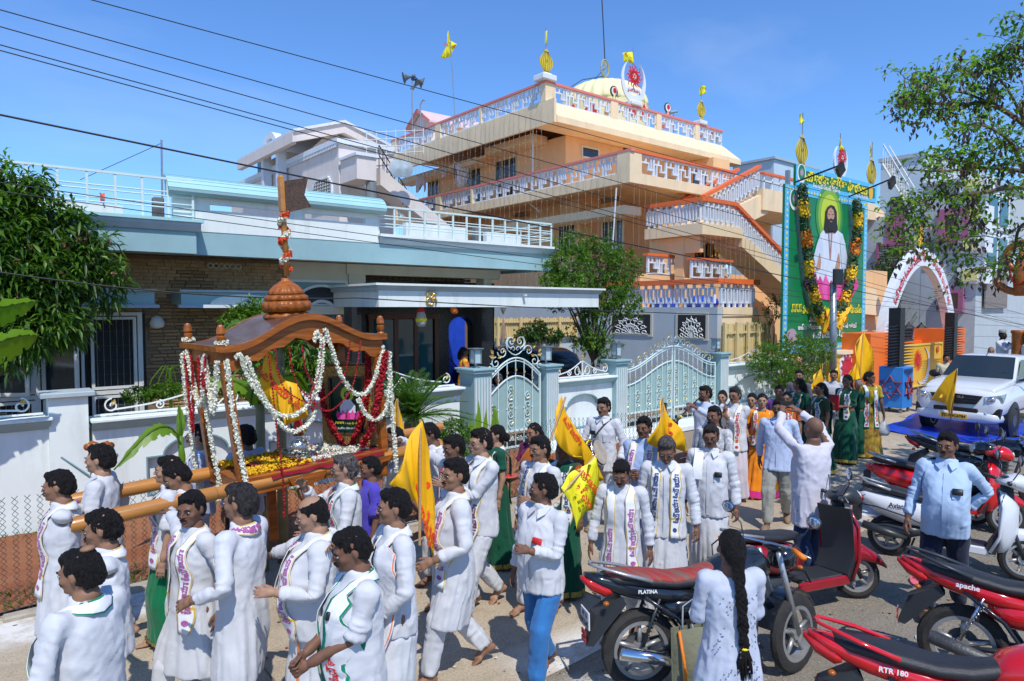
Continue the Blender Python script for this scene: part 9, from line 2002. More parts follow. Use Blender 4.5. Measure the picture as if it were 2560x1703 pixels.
def cI(t,T,x,r,w,steer=0,spokes=5,rim=bC,tm=fX):
 S=T@Matrix.Translation((x,0,r))@Matrix.Rotation(steer,4,'Z');o=ag(t,S,'wheel',lambda m:m.lt([(.02,-w*.35),(.05,-w*.35),(.05,w*.35),(.02,w*.35)],(0,0,0),12,ax='y'),rim)
 ag(t,S,'tyre',lambda m:m.lt([(r*.72,-w*.42),(r*.86,-w*.5),(r*.97,-w*.32),(r,0),(r*.97,w*.32),(r*.86,w*.5),(r*.72,w*.42),(r*.72,-w*.42)],(0,0,0),40,ax='y',cap=False,rib=lambda q,z:1+(.012 if abs(z)<w*.34 and int(q*40/6.283)%2 else 0)),tm,'auto',o)
 ag(t,S,'rim',lambda m:m.strip([(r*.62*cS(i*.19635),r*.62*sN(i*.19635))for i in range(32)],[(r*.74*cS(i*.19635),r*.74*sN(i*.19635))for i in range(32)],'y',-w*.4,w*.4),rim,'auto',o)
 for i in range(spokes):
  a=2*pI*i/spokes+.3;ag(t,S,'spoke',lambda m:m.tb([(.03*cS(a),0,.03*sN(a)),(r*.64*cS(a),0,r*.64*sN(a))],[.022,.016]if spokes<8 else .004,5),rim,True,o)
 ag(t,S,'brake_disc',lambda m:m.lt([(.03,w*.4),(r*.36,w*.4),(r*.36,w*.45),(.03,w*.45)],(0,0,0),18,ax='y'),d7,'auto',o)
def aT(rows,n=16):
 def f(m):
  v=[]
  for(x,zc,h,w)in rows:
   for k in range(n):a=2*pI*k/n;ca,sa=cS(a),sN(a);v.append((x,w*abs(ca)**.8*(1 if ca>0 else-1),zc+h*abs(sa)**.8*(1 if sa>0 else-1)))
  N=len(rows);m.add(v,[(i*n+k,i*n+(k+1)%n,(i+1)*n+(k+1)%n,(i+1)*n+k)for i in range(N-1)for k in range(n)]+[tuple(range(n-1,-1,-1)),tuple(range((N-1)*n,N*n))])
 return f
def de(t,T,s,x,z,y,w,m_,tilt=0.,face=1):
 m=MB();ca,sa=cS(tilt),sN(tilt);aA(m,s,lambda u,v:tuple(T@Vector((x-face*(u*ca-v*sa)*-1 if face<0 else x-(u*ca-v*sa)*-1,y,z+u*sa+v*ca))),width=w,bold=.03);m.bd('lettering',m_,t)
def be(label,x,y,ang,body,lean=.10,steer=.25,grip=ao,plate=None,text=None,cover=None,tank=None,tailc=None,silver=False,textc=aB,grab=bC):
 t=aa('motorcycle',label,'motorcycle',(x,y,0));T=TM(x,y,ang,lean);L_=1.27
 cI(t,T,0,.30,.10);cI(t,T,L_+.02,.30,.085,steer)
 F=T@Matrix.Translation((L_-.12,0,.75))@Matrix.Rotation(steer,4,'Z')@Matrix.Rotation(-.0,4,'Y')
 for s in(-1,1):ag(t,F,'fork',lambda m:m.tb([(-.10,s*.085,.22),(.14,s*.085,-.45)],[.02,.028],8),bC,True);ag(t,T,'shock_absorber',lambda m:[m.tb([(-.02,s*.12,.36),(.12,s*.12,.70)],.012,6),m.tb([(.012+.11*i/40+.032*0,s*.12+.032*cS(i*1.2),.44+.2*i/40+.032*sN(i*1.2)*.4)for i in range(41)],.006,4)],cC if not silver else ao,True)
 ag(t,F,'front_fender',lambda m:m.strip([(.14+.315*cS(R(a)),-.45+.315*sN(R(a)))for a in range(25,166,10)],[(.14+.33*cS(R(a)),-.45+.33*sN(R(a)))for a in range(25,166,10)],'y',-.06,.06,False),body)
 ag(t,F,'headlamp',aT([(-.02,.13,.06,.07),(.06,.14,.10,.11),(.13,.13,.09,.10),(.17,.12,.03,.04)]),body,True);ag(t,F,'meter',lambda m:m.ball((-.04,0,.24),(.05,.09,.03),10,6),ao,True)
 ag(t,F,'handlebar',lambda m:m.tb([(-.22,.36,.26),(-.14,.22,.29),(-.08,.1,.27),(-.08,-.1,.27),(-.14,-.22,.29),(-.22,-.36,.26)],.012,7),cC,True)
 for s in(-1,1):
  ag(t,F,'grip',lambda m:m.tb([(-.225,s*.37,.26),(-.165,s*.25,.285)],.021,10),grip,True);ag(t,F,'lever',lambda m:m.tb([(-.12,s*.24,.27),(-.14,s*.37,.245)],.007,5),bC,True)
  ag(t,F,'mirror_stem',lambda m:m.tb([(-.12,s*.21,.29),(-.06,s*.27,.38),(-.09,s*.34,.46)],.006,5),ao,True);o=ag(t,F,'mirror',lambda m:m.ball((-.085,s*.37,.50),(.012,.062,.05),12,8),ao,True);ag(t,F,'mirror_face',lambda m:m.ball((-.095,s*.37,.50),(.006,.055,.043),12,8),eh,True,o)
  ag(t,F,'indicator',lambda m:m.ball((.05,s*.17,.10),(.022,.028,.016)),e3,True)
 ag(t,T,'fuel_tank',aT([(.52,.78,.04,.08),(.60,.82,.10,.13),(.80,.86,.14,.16),(.96,.87,.13,.14),(1.05,.84,.07,.08)]),tank or body,True)
 ag(t,T,'engine',lambda m:[m.box(.42,.86,-.13,.13,.28,.52,.04),m.lt([(.07,.10),(.11,.12),(.11,.17),(.05,.19)],(.52,0,.36),16,ax='y'),m.lt([(.07,-.19),(.11,-.17),(.11,-.12),(.07,-.10)],(.52,0,.36),16,ax='y')]+[m.box(.66,.86,-.085,.085,.53+.022*i,.54+.022*i)for i in range(7)],d7)
 ag(t,T,'frame',lambda m:[m.tb([(1.02,s*.02,.82),(.90,s*.09,.34),(.45,s*.13,.26),(.25,s*.13,.55),(.0,s*.12,.72)],.016,6)for s in(-1,1)],cF,True);ag(t,T,'swingarm',lambda m:[m.tb([(.42,s*.09,.36),(0,s*.09,.30)],.02,6)for s in(-1,1)],ao,True)
 ag(t,T,'exhaust',lambda m:m.tb([(.80,-.10,.34),(.55,-.16,.20),(.25,-.17,.24),(.20,-.17,.26),(-.22,-.18,.36)],[.02,.02,.025,.045,.05],10),cC if silver else d7,True)
 ag(t,T,'side_panel',aT([(.15,.62,.06,.10),(.28,.60,.10,.135),(.45,.60,.10,.14),(.56,.62,.05,.11)]),body,True)
 ag(t,T,'tail_panel',aT([(-.42,.88,.018,.04),(-.30,.83,.055,.085),(-.1,.77,.075,.12),(.2,.71,.08,.135),(.42,.69,.05,.12)]),body,True)
 ag(t,T,'tail_light',aT([(-.45,.86,.015,.03),(-.38,.81,.05,.06),(-.28,.77,.055,.09),(-.24,.76,.02,.095)]),cP,True)
 ag(t,T,'seat',aT([(-.28,.865,.02,.07),(-.2,.85,.04,.12),(.05,.82,.05,.145),(.25,.79,.045,.14),(.42,.79,.05,.12),(.58,.82,.05,.09),(.64,.84,.02,.05)]),d6,True)
 if cover:ag(t,T,'seat_cover',aT([(-.26,.89,.012,.08),(-.2,.875,.03,.115),(.05,.845,.04,.14),(.25,.815,.035,.135),(.42,.82,.04,.115),(.57,.86,.04,.085),(.62,.885,.01,.05)]),cover,True)
 for s in(-1,1):ag(t,T,'grab_rail',lambda m:m.tb([(.05,s*.15,.84),(-.15,s*.14,.90),(-.36,s*.06,.955),(-.38,0,.955)],[.022,.02,.016,.016],8,flat=.7),grab,True);ag(t,T,'footpeg',lambda m:m.tb([(.38,s*.12,.30),(.38,s*.26,.30)],.014,6),ao,True);ag(t,T,'rear_indicator',lambda m:m.ball((-.30,s*.13,.70),(.024,.026,.018)),e3,True)
 ag(t,T,'rear_fender',lambda m:m.add([(-.16,-.07,.72),(-.16,.07,.72),(-.36,.07,.60),(-.36,-.07,.60),(-.43,.06,.38),(-.43,-.06,.38),(-.12,-.07,.66),(-.12,.07,.66),(-.38,.06,.37),(-.38,-.06,.37)],[(0,1,2,3),(3,2,4,5),(6,0,3,5,9),(1,7,8,4,2),(5,4,8,9),(7,6,9,8)]),ao,False)
 if plate:
  ag(t,T,'number_plate',lambda m:m.box(-.425,-.415,-.10,.10,.50,.63,.004),aB,False)
  for s,z in zip(plate,(.595,.535)):m=MB();aA(m,s,lambda u,v:tuple(T@Vector((-.428,-u,z+v))),height=.045,width=.17 if len(s)>5 else .12,bold=.03);m.bd('lettering',ad,t)
 for z in(.46,.41):ag(t,T,'reflector',lambda m:m.box(-.44,-.43,-.045,.045,z-.015,z+.02),cP,False)
 ag(t,T,'side_stand',lambda m:m.tb([(.42,.10,.28),(.36,.26,.03)],.012,5),ao,True)
 if text:
  de(t,T,text,.02,.765,-.142,.15,textc,-.05)
 return t,T
def b5(label,x,y,ang,body,lean=.09,steer=.3,text=None,guard=True,inner=ao):
 t=aa('scooter',label,'scooter',(x,y,0));T=TM(x,y,ang,lean);L_=1.24
 cI(t,T,0,.225,.10,spokes=6);cI(t,T,L_,.225,.095,steer,spokes=6)
 F=T@Matrix.Translation((L_-.10,0,.8))@Matrix.Rotation(steer,4,'Z')
 for s in(-1,1):ag(t,F,'fork',lambda m:m.tb([(-.02,s*.075,-.25),(.10,s*.075,-.575)],.022,7),ao,True)
 ag(t,T,'rear_body',aT([(-.32,.66,.03,.07),(-.25,.63,.08,.13),(-.05,.57,.13,.17),(.18,.53,.15,.18),(.36,.52,.14,.165),(.46,.50,.12,.14)]),body,True)
 ag(t,T,'seat',aT([(-.30,.765,.015,.07),(-.18,.76,.04,.12),(.05,.745,.05,.14),(.22,.72,.045,.14),(.40,.715,.045,.12),(.50,.72,.02,.07)]),d6,True);ag(t,T,'under_seat',aT([(.40,.52,.13,.12),(.47,.50,.13,.13),(.50,.48,.10,.12)]),inner,True)
 ag(t,T,'tail_light',aT([(-.36,.66,.02,.05),(-.32,.64,.045,.10),(-.26,.62,.04,.13)]),cP,True);ag(t,T,'floorboard',lambda m:m.box(.42,.93,-.17,.17,.27,.32,.02),inner);ag(t,T,'floor_side',lambda m:[m.box(.36,.98,s*.175-.02,s*.175+.02,.22,.31,.015)for s in(-1,1)],body)
 ag(t,T,'leg_shield',lambda m:m.pm([(.96,.25),(1.02,.25),(1.08,.50),(1.07,.78),(1.03,.92),(1.0,.92),(1.03,.76),(1.03,.5),(.93,.32)],'y',-.20,.20),inner)
 ag(t,T,'front_apron',aT([(1.035,.58,.34,.235),(1.085,.58,.33,.22),(1.14,.58,.27,.16),(1.20,.60,.16,.08)]),body,True);ag(t,T,'apron_edge',lambda m:[m.tb([(.97,s*.215,.27),(1.05,s*.235,.45),(1.07,s*.23,.75),(1.03,s*.17,.92)],.016,7)for s in(-1,1)],body,True)
 ag(t,F,'front_fender',aT([(-.12,-.42,.06,.07),(.0,-.36,.09,.085),(.15,-.345,.08,.08),(.30,-.42,.05,.06),(.36,-.48,.02,.04)]),body,True)
 ag(t,F,'handle_cover',aT([(-.14,.20,.02,.10),(-.08,.22,.05,.17),(.02,.22,.09,.16),(.10,.20,.09,.12),(.15,.18,.04,.07)]),inner if body is d8 else body,True);ag(t,F,'meter_glass',lambda m:m.ball((-.07,0,.262),(.05,.10,.018),12,6),aK,True);ag(t,F,'headlamp',lambda m:m.ball((.12,0,.2),(.05,.08,.06),12,8),ae('clear_lamp',(.6,.62,.62),.08,.05,5,0),True)
 ag(t,F,'steering_column',lambda m:m.tb([(-.06,0,.18),(.0,0,-.3)],.06,8),inner,True)
 for s in(-1,1):
  ag(t,F,'grip',lambda m:m.tb([(-.10,s*.18,.22),(-.15,s*.36,.23)],[.018,.022],9),ao,True);ag(t,F,'lever',lambda m:m.tb([(-.05,s*.18,.22),(-.09,s*.35,.21)],.007,5),bC,True)
  ag(t,F,'mirror_stem',lambda m:m.tb([(-.06,s*.17,.25),(-.03,s*.25,.36),(-.05,s*.29,.42)],.006,5),ao,True);o=ag(t,F,'mirror',lambda m:m.ball((-.045,s*.31,.47),(.014,.055,.06),12,8),ao,True);ag(t,F,'mirror_face',lambda m:m.ball((-.056,s*.31,.47),(.007,.049,.053),12,8),eh,True,o)
 ag(t,T,'engine_cover',aT([(-.14,.30,.05,.12),(0,.30,.085,.15),(.22,.32,.08,.14),(.34,.34,.05,.12)]),ao,True);ag(t,T,'exhaust',lambda m:m.tb([(.2,-.14,.25),(.0,-.16,.28),(-.25,-.17,.33)],[.02,.05,.045],9),ao,True)
 ag(t,T,'grab_rail',lambda m:m.tb([(.02,.14,.76),(-.22,.12,.81),(-.34,.0,.85),(-.22,-.12,.81),(.02,-.14,.76)],.015,7),bC,True);ag(t,T,'rear_fender',lambda m:m.box(-.38,-.30,-.07,.07,.34,.60,.01),ao);ag(t,T,'number_plate',lambda m:m.box(-.40,-.385,-.09,.09,.40,.50),ae('dusty_plate',(.5,.42,.36),.6,.1,9,0))
 if guard:ag(t,T,'crash_guard',lambda m:[m.tb([(-.40,s*.05,.56),(-.38,s*.16,.56),(-.1,s*.215,.56),(.2,s*.22,.50),(.42,s*.2,.42),(.5,s*.18,.30)],.008,6)for s in(-1,1)]+[m.tb([(-.40,s*.05,.56),(-.34,s*.14,.68),(-.2,s*.16,.74)],.007,5)for s in(-1,1)],ad,True)
 ag(t,T,'centre_stand',lambda m:m.tb([(.25,.08,.22),(.18,.2,.02)],.012,5),ao,True)
 if text:de(t,T,text,.12,.60,-.186,.22,aB if body is d8 else ad,0)
 return t,T
def Q_(px,py,z):p=PZ(px,py,z);return float(p[0]),float(p[1])
MC,gM=be('black motorcycle with red striped seat cover, orange grips and white number plate AP 16 BK5245',*Q_(1602,1629,.3),-28,cF,.08,.45,eQ,('AP 16','BK5245'),'PLATINA',ae('striped_seat_cover',(.45,.02,.02),.8,.2,5,.3,col2=(.16,.11,.08),stretch=(6,1,1),detail=1),silver=True)
m=MB();m.T=gM
vs=[]
for j in range(9):
 for i in range(9):u,v=i/8,j/8;vs.append((.16+.42*u,-.26-.07*sN(pI*u)*sN(pI*min(v*1.1,1))-.01*sN(u*9+v*7),.52-.44*v))
for j in range(9):
 for i in range(9):u,v=i/8,j/8;vs.append((.16+.42*u,-.21+.02*sN(pI*u),.52-.44*v))
m.add(vs,[(k*81+j*9+i,k*81+j*9+i+1,k*81+(j+1)*9+i+1,k*81+(j+1)*9+i)for k in(0,1)for j in range(8)for i in range(8)]+[(j*9+e,(j+1)*9+e,81+(j+1)*9+e,81+j*9+e)for e in(0,8)for j in range(8)]+[(72+i,73+i,154+i,153+i)for i in range(8)])
hE=aa('tote_bag','olive green cloth tote bag with orange edge hanging on the side of the black motorcycle','bag',tuple(gM@Vector((.37,-.25,.1))));m.bd('bag_body',ae('olive_cloth',(.19,.19,.12),.85,.12,4,.4),hE,True)
for x_ in(.28,.46):m=MB();m.T=gM;m.tb([(x_-.05,-.25,.50),(x_-.02,-.2,.66),(.37,-.17,.70),(x_+.03,-.21,.62),(x_+.05,-.29,.40)],.014,5,flat=.4);m.bd('handle',ae('grey_strap',(.4,.4,.4),.8,.1,5,0),hE,True)
m=MB();m.T=gM;m.tb([(.19,-.29,.52),(.21,-.32,.3),(.23,-.31,.08)],.012,5);m.bd('orange_edge',eQ,hE,True)
b5('dusty maroon scooter with black leg shield parked right of the black motorcycle',*Q_(1890,1490,.22),-18,d8,.10,-.45,'ACTIVA',True)
b5('white scooter with dark crash guard behind the stout man in pale blue shirt',*Q_(2221,1341,.22),-77,dV,.10,.35,'Aviator')
be('bright red motorcycle with black seat and raised tail, second row at the right edge',*Q_(2406,1618,.3),-72,ch,.10,.2,tank=ch,text='apache',grab=ao)
be('bright red motorcycle in the bottom right corner cut by the frame',*Q_(2215,1745,.6),-58,ch,.08,.2,text='RTR 180',grab=ch)
b5('small red and black scooter mostly hidden behind the white scooter',10.3,4.0,-75,ch,.08,.3,None,False)
be('black motorcycle with chrome handlebar parked beyond the white scooter',11.9,4.0,-82,cF,.08,.2)
b5('black scooter at the right edge beyond the white scooter',11.4,2.0,118,cF,-.06,.2,None,False)
def cW(px_,py_,a,m_,lb):c=PZ(px_,py_);t=aa('slipper',lb,'slipper',(c[0],c[1],0),0,'stray slippers on the gravel');T=Matrix.Translation((c[0],c[1],.004))@Matrix.Rotation(a,4,'Z');ag(t,T,'sole',lambda m:m.pm([(.13*cS(q)*(1),.045*sN(q)*(1+.25*cS(q)))for q in[2*pI*i/16 for i in range(16)]],'z',0,.018),m_);ag(t,T,'strap',lambda m:[m.tb([(.07,0,.02),(.03,s*.03,.05),(-.02,s*.042,.02)],.006,5)for s in(-1,1)],m_,True)
cW(2286,1456,.4,ae('pink_rubber',(.75,.15,.22),.5,.1,5,0),'left pink rubber slipper on the gravel');cW(2312,1457,.2,ae('pink_rubber',(.75,.15,.22),.5,.1,5,0),'right pink rubber slipper on the gravel');cW(2168,1411,1.2,ae('blue_rubber',(.12,.18,.3),.5,.1,5,0),'blue slipper beside the maroon scooter front wheel')
c=PZ(2305,1592);cv(MB().ball((c[0],c[1],.0),(.11,.05,.03),9,5).bd('flat_stone',af),'flat whitewashed stone lying on the gravel between the red motorcycles','stone')
pk=aa('pickup','white pickup truck with black grille and yellow number plate TS10UC6784 on a blue tarpaulin','pickup',(20.5,5.75,0));PM=Matrix.Translation((18.05,5.72,0))@Matrix.Rotation(pI,4,'Z')@Matrix.Rotation(0,4,'Z')
PM=Matrix.Translation((18.05,5.72,0))@Matrix.Diagonal((1,-1,1,1))
def pp(nm,f,m_,sm='auto',par=None):return ag(pk,PM,nm,f,m_,sm,par)
def aH(rows,n=20,e=.55):
 def f(m):
  v=[]
  for(x,z0,z1,w)in rows:
   for k in range(n):
    a=2*pI*k/n;ca,sa=cS(a),sN(a);v.append((x,w*abs(ca)**e*(1 if ca>0 else-1),(z0+z1)/2+(z1-z0)/2*abs(sa)**e*(1 if sa>0 else-1)))
  N=len(rows);m.add(v,[(i*n+k,(i+1)*n+k,(i+1)*n+(k+1)%n,i*n+(k+1)%n)for i in range(N-1)for k in range(n)]+[tuple(range(n)),tuple(range(N*n-1,(N-1)*n-1,-1))])
 return f
pp('body',aH([(.0,.50,.98,.70),(.05,.42,1.06,.82),(.18,.40,1.12,.90),(.6,.42,1.17,.93),(1.25,.42,1.22,.94),(1.6,.42,1.20,.93),(3.2,.42,1.18,.93),(3.3,.42,1.18,.93),(5.1,.45,1.18,.92)]),dV,True)
pp('bonnet',aH([(.16,1.0,1.10,.70),(.25,1.0,1.17,.74),(.7,1.05,1.24,.78),(1.3,1.1,1.30,.80),(1.42,1.1,1.30,.80)],e=.35),dV,True)
pp('cab',aH([(1.25,1.1,1.26,.80),(1.45,1.15,1.32,.79),(2.0,1.15,1.73,.70),(2.15,1.15,1.81,.69),(2.9,1.15,1.82,.69),(3.15,1.15,1.78,.68),(3.3,1.15,1.4,.72)],e=.35),dV,True)
def gO(pts):return lambda m:m.add(pts,[(0,1,2,3)])
pp('windscreen',lambda m:m.add([(1.38,-.75,1.30),(1.38,.75,1.30),(1.96,.64,1.785),(1.96,-.64,1.785),(1.31,0,1.31),(1.90,0,1.80)],[(0,4,5,3),(4,1,2,5)]),aK,True)
for s in(-1,1):pp('side_glass',lambda m:m.add([(1.62,s*.795,1.30),(3.1,s*.79,1.30),(2.98,s*.70,1.70),(2.12,s*.705,1.72)],[(0,1,2,3)]),aK,False)
pp('grille',lambda m:m.add([(-.012,-.55,.98),(-.012,.55,.98),(-.03,.42,.78),(-.03,-.42,.78),(-.04,0,1.0),(-.055,0,.76)],[(0,4,5,3),(4,1,2,5)]),ad,False)
for z in(.84,.90):pp('grille_bar',lambda m:m.box(-.05,-.035,-.42,.42,z,z+.015),ao,False)
m=MB();aA(m,'ISUZU',lambda u,v:tuple(PM@Vector((-.075,u,.93+v))),width=.36,height=.055,bold=.04);m.bd('lettering',cC,pk)
pp('lower_grille',lambda m:m.box(-.03,.02,-.46,.46,.56,.68,.02),ad)
pp('bumper',aH([(-.045,.44,.56,.55),(-.02,.36,.60,.72),(.06,.34,.62,.86),(.2,.34,.6,.92)],e=.5),dV,True)
for s in(-1,1):
 pp('headlight',lambda m:m.add([(-.0,s*.56,.96),(.10,s*.86,1.02),(.30,s*.925,1.06),(.16,s*.915,.86),(.02,s*.70,.80),(-.02,s*.60,.84)],[(0,1,2,3,4,5)]if s>0 else[(5,4,3,2,1,0)]),ae('headlamp_glass',(.42,.45,.46),.08,.4,14,.2,metal=.5),False);pp('lamp_bezel',lambda m:m.ball((.03,s*.70,.915),(.06,.09,.075),12,8),cC,True)
 pp('fog_lamp_recess',lambda m:m.add([(-.0,s*.62,.60),(.06,s*.86,.72),(.14,s*.90,.70),(.07,s*.88,.48),(.0,s*.66,.48)],[(0,1,2,3,4)]),ad,False);pp('fog_lamp',lambda m:m.ball((-.005,s*.60,.56),(.03,.045,.045)),cC,True)
 pp('mirror',lambda m:m.ball((1.62,s*1.02,1.30),(.06,.13,.10),12,8),ad if s<0 else ao,True);pp('mirror_arm',lambda m:m.tb([(1.62,s*.82,1.26),(1.62,s*.95,1.28)],.025,6),ad,True)
 for x_ in(.86,4.0):
  pp('wheel_arch',lambda m:m.lt([(.02,s*.86),(.43,s*.86),(.43,s*.93),(.40,s*.945),(.02,s*.945)]if s>0 else[(.02,-.945),(.40,-.945),(.43,-.93),(.43,-.86),(.02,-.86)],(x_,0,.40),28,ax='y'),ad)
  Sx=PM@Matrix.Translation((x_,s*.84,0));cI(pk,Sx,0,.37,.24,0,6)
pp('number_plate',lambda m:m.box(-.065,-.05,-.30,.26,.42,.53),bE,False);m=MB();aA(m,'TS10UC6784',lambda u,v:tuple(PM@Vector((-.068,u-.02,.475+v))),width=.5,height=.07,bold=.03);m.bd('lettering',ad,pk)
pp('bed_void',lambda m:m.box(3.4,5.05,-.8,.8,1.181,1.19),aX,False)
for s in(-1,1):pp('wiper',lambda m:m.tb([(1.38,s*.1,1.325),(1.52,s*.1+.45,1.435)],.01,4),ad,False);pp('bed_rail',lambda m:m.tb([(3.4,s*.88,1.2),(3.5,s*.88,1.42),(5.0,s*.88,1.42)],.025,6),dV,True)
pp('roof_aerial',lambda m:m.tb([(2.1,0,1.81),(2.3,0,1.98)],.01,4),ad,False)
sv=aa('parked_car','dark grey sport utility car parked in the porch behind the small gate','car',(13,15,0));SX=PY(1412,850,13.2)[0];SM=Matrix.Translation((SX,13.25,.28))@Matrix.Rotation(R(90),4,'Z')
def sp(nm,f,m_,sm='auto'):return ag(sv,SM,nm,f,m_,sm)
sp('body',aH([(0,.35,.95,.80),(.08,.3,1.0,.90),(.6,.28,1.05,.93),(3.0,.28,1.02,.93),(4.0,.3,.92,.90),(4.3,.4,.8,.75)]),cF,True);sp('cabin',aH([(.06,.9,1.15,.80),(.20,.9,1.50,.74),(.5,.9,1.62,.70),(1.8,.9,1.66,.70),(2.5,.9,1.60,.69),(3.2,.9,1.05,.76)],e=.4),cF,True)
sp('rear_window',lambda m:m.add([(.08,-.66,1.08),(.08,.66,1.08),(.22,.58,1.47),(.22,-.58,1.47)],[(3,2,1,0)]),ae('blue_black_glass',(.02,.04,.08),.05,.1,3,0,spec=.8),False)
sp('light_bar',lambda m:m.box(-.03,.03,-.75,.75,.86,.92,.02),cP);sp('roof_aerial',lambda m:m.pm([(.5,1.62),(.62,1.62),(.54,1.72)],'y',-.02,.02),ad,False)
for s in(-1,1):sp('side_window',lambda m:m.add([(.45,s*.80,1.08),(2.9,s*.80,1.08),(2.35,s*.70,1.52),(.55,s*.71,1.52)],[(0,1,2,3)]),bQ,False);[cI(sv,SM@Matrix.Translation((x_,s*.82,0)),0,.34,.2,0,5)for x_ in(.75,3.4)]
cv(MB().box(9,18.6,12.9,18.9,.0,.27).bd('driveway',ae('porch_tile',(.2,.19,.18),.4,.1,4,0)),'raised grey driveway floor behind the gates','driveway')
def a8(name,c1,c2,tr=.35):
 m=bpy.data.materials.new(name);m.use_nodes=True;N=m.node_tree.nodes;L=m.node_tree.links;b=N['Principled BSDF'];b.inputs['Roughness'].default_value=.42;b.inputs['Specular IOR Level'].default_value=.45
 g=N.new('ShaderNodeNewGeometry');r=N.new('ShaderNodeMixRGB');L.new(g.outputs['Random Per Island'],r.inputs[0]);r.inputs[1].default_value=(*c1,1);r.inputs[2].default_value=(*c2,1);L.new(r.outputs[0],b.inputs['Base Color'])
 t=N.new('ShaderNodeBsdfTranslucent');h=N.new('ShaderNodeMixRGB');h.blend_type='MULTIPLY';h.inputs[0].default_value=1;L.new(r.outputs[0],h.inputs[1]);h.inputs[2].default_value=(1.6,1.8,.6,1);L.new(h.outputs[0],t.inputs[0])
 x=N.new('ShaderNodeMixShader');x.inputs[0].default_value=tr;L.new(b.outputs[0],x.inputs[1]);L.new(t.outputs[0],x.inputs[2]);L.new(x.outputs[0],N['Material Output'].inputs[0]);return m
eO=a8('mango_leaf',(.025,.075,.012),(.075,.16,.02));a6=a8('bright_leaf',(.05,.12,.012),(.12,.24,.02));eN=a8('dark_leaf',(.018,.05,.012),(.05,.11,.02));ce=a8('lime_leaf',(.12,.26,.015),(.22,.36,.03),.45);d4=a8('palm_leaf',(.03,.09,.012),(.10,.22,.02));f_=a8('sunlit_leaflet',(.09,.20,.02),(.20,.34,.04),.45);fU=a8('dry_pod',(.06,.035,.025),(.16,.10,.07),.1);fo=a8('mango_bloom',(.25,.13,.09),(.32,.20,.12),.2)
NR=np.random.RandomState(5)
def ck(P,D,ln,w,droop=.3,fold=.25):
 n=len(P);D=D/(np.linalg.norm(D,axis=1)[:,None]+1e-9);up=np.array([0,0,1.])+NR.normal(0,.35,(n,3));S=np.cross(D,up);S/=np.linalg.norm(S,axis=1)[:,None]+1e-9;U=np.cross(S,D);ln=ln*NR.uniform(.7,1.25,(n,1));w=w*NR.uniform(.8,1.2,(n,1))
 bi=P+D*ln*.5+U*ln*.04;dz=np.array([0,0,-1.])*ln*droop;tip=P+D*ln*.95+dz;l=bi+S*w*.5+U*w*fold+dz*.3;r=bi-S*w*.5+U*w*fold+dz*.3;m=bi+dz*.3
 v=np.stack([P,l,m,r,tip],1).reshape(-1,3);b=np.arange(n)[:,None]*5;F=np.concatenate([b+[[0,2,1]],b+[[0,3,2]],b+[[1,2,4]],b+[[2,3,4]]]);return v,F
def bN(name,parent,m_,v,F,kind=None):
 o_=W[parent.name].inverted();a=np.array(o_);v=v@a[:3,:3].T+a[:3,3];me=bd(name,v,F,False);me.materials.append(m_);o=bpy.data.objects.new(name,me);C.objects.link(o);o.parent=parent;W[o.name]=W[parent.name]
 if kind:o['kind']=kind
 return o
def c7(parent,blobs,m_,n,ln,w,per=10,droop=.35,spread=.9,upb=.0,shellf=.55,name='foliage'):
 P,D=[],[];gb=sum(b[3]*b[4]*b[5]for b in blobs)
 for(x,y,z,rx,ry,rz)in blobs:
  k=max(4,int(n/per*rx*ry*rz/gb));d=NR.normal(0,1,(k,3));d/=np.linalg.norm(d,axis=1)[:,None];r=NR.uniform(shellf,1.05,(k,1))**.7*(1+.22*np.sin(d[:,:1]*7+x)*np.cos(d[:,2:]*6+y));c=np.array([x,y,z])+d*r*[rx,ry,rz]
  for i in range(per):q=d*.6+NR.normal(0,spread,(k,3))+[0,0,upb];P.append(c+NR.normal(0,ln*.25,(k,3)));D.append(q)
 v,F=ck(np.concatenate(P),np.concatenate(D),ln,w,droop);return bN(name,parent,m_,v,F)
def cj(parent,base,blobs,r0,m_=do,seed=0,name='trunk'):
 q=random.Random(seed);m=MB();base=Vector([float(c)for c in base]);top=Vector((sum(b[0]for b in blobs)/len(blobs),sum(b[1]for b in blobs)/len(blobs),sum(b[2]for b in blobs)/len(blobs)));eG=base.lerp(top,.45)+Vector((q.uniform(-.1,.1),q.uniform(-.1,.1),0));m.tb([base,base.lerp(eG,.5)+Vector((q.uniform(-.08,.08),0,0)),eG],[r0,r0*.8,r0*.65],9)
 for b in blobs:
  for k in range(2):e=Vector(b[:3])+Vector((q.uniform(-.6,.6)*b[3],q.uniform(-.6,.6)*b[4],q.uniform(-.2,.7)*b[5]));bi=eG.lerp(e,.5)+Vector((q.uniform(-.1,.1),q.uniform(-.1,.1),q.uniform(0,.15)));m.tb([eG,bi,e],[r0*.5,r0*.28,r0*.08],6)
 return m.bd(name,m_,parent,True)
def bl(px,py,Y,r,rz=None,ry=None):
 p=PY(px,py,Y);d=(p-eq)@fw;s=r*d/fT;return(p[0],p[1],p[2],s*1.0,(ry or s*.8),(rz or r)*d/fT)
mg=aa('mango_tree','dense mango tree with long drooping leaves and pink bloom at the left edge','tree',(-.9,12.0,0));B_=[bl(25,530,11.7,100,85),bl(140,580,11.6,75,65),bl(50,690,11.5,130,95),bl(215,660,11.5,75,55),bl(262,720,11.6,45,42),bl(110,800,11.4,105,60),bl(30,860,11.4,60,50),bl(-60,640,11.6,140,170),bl(195,540,11.6,32,34),bl(60,455,11.6,40,45),bl(20,430,11.6,25,30),bl(235,590,11.5,30,25),bl(190,840,11.5,28,30),bl(110,480,11.6,30,30)]
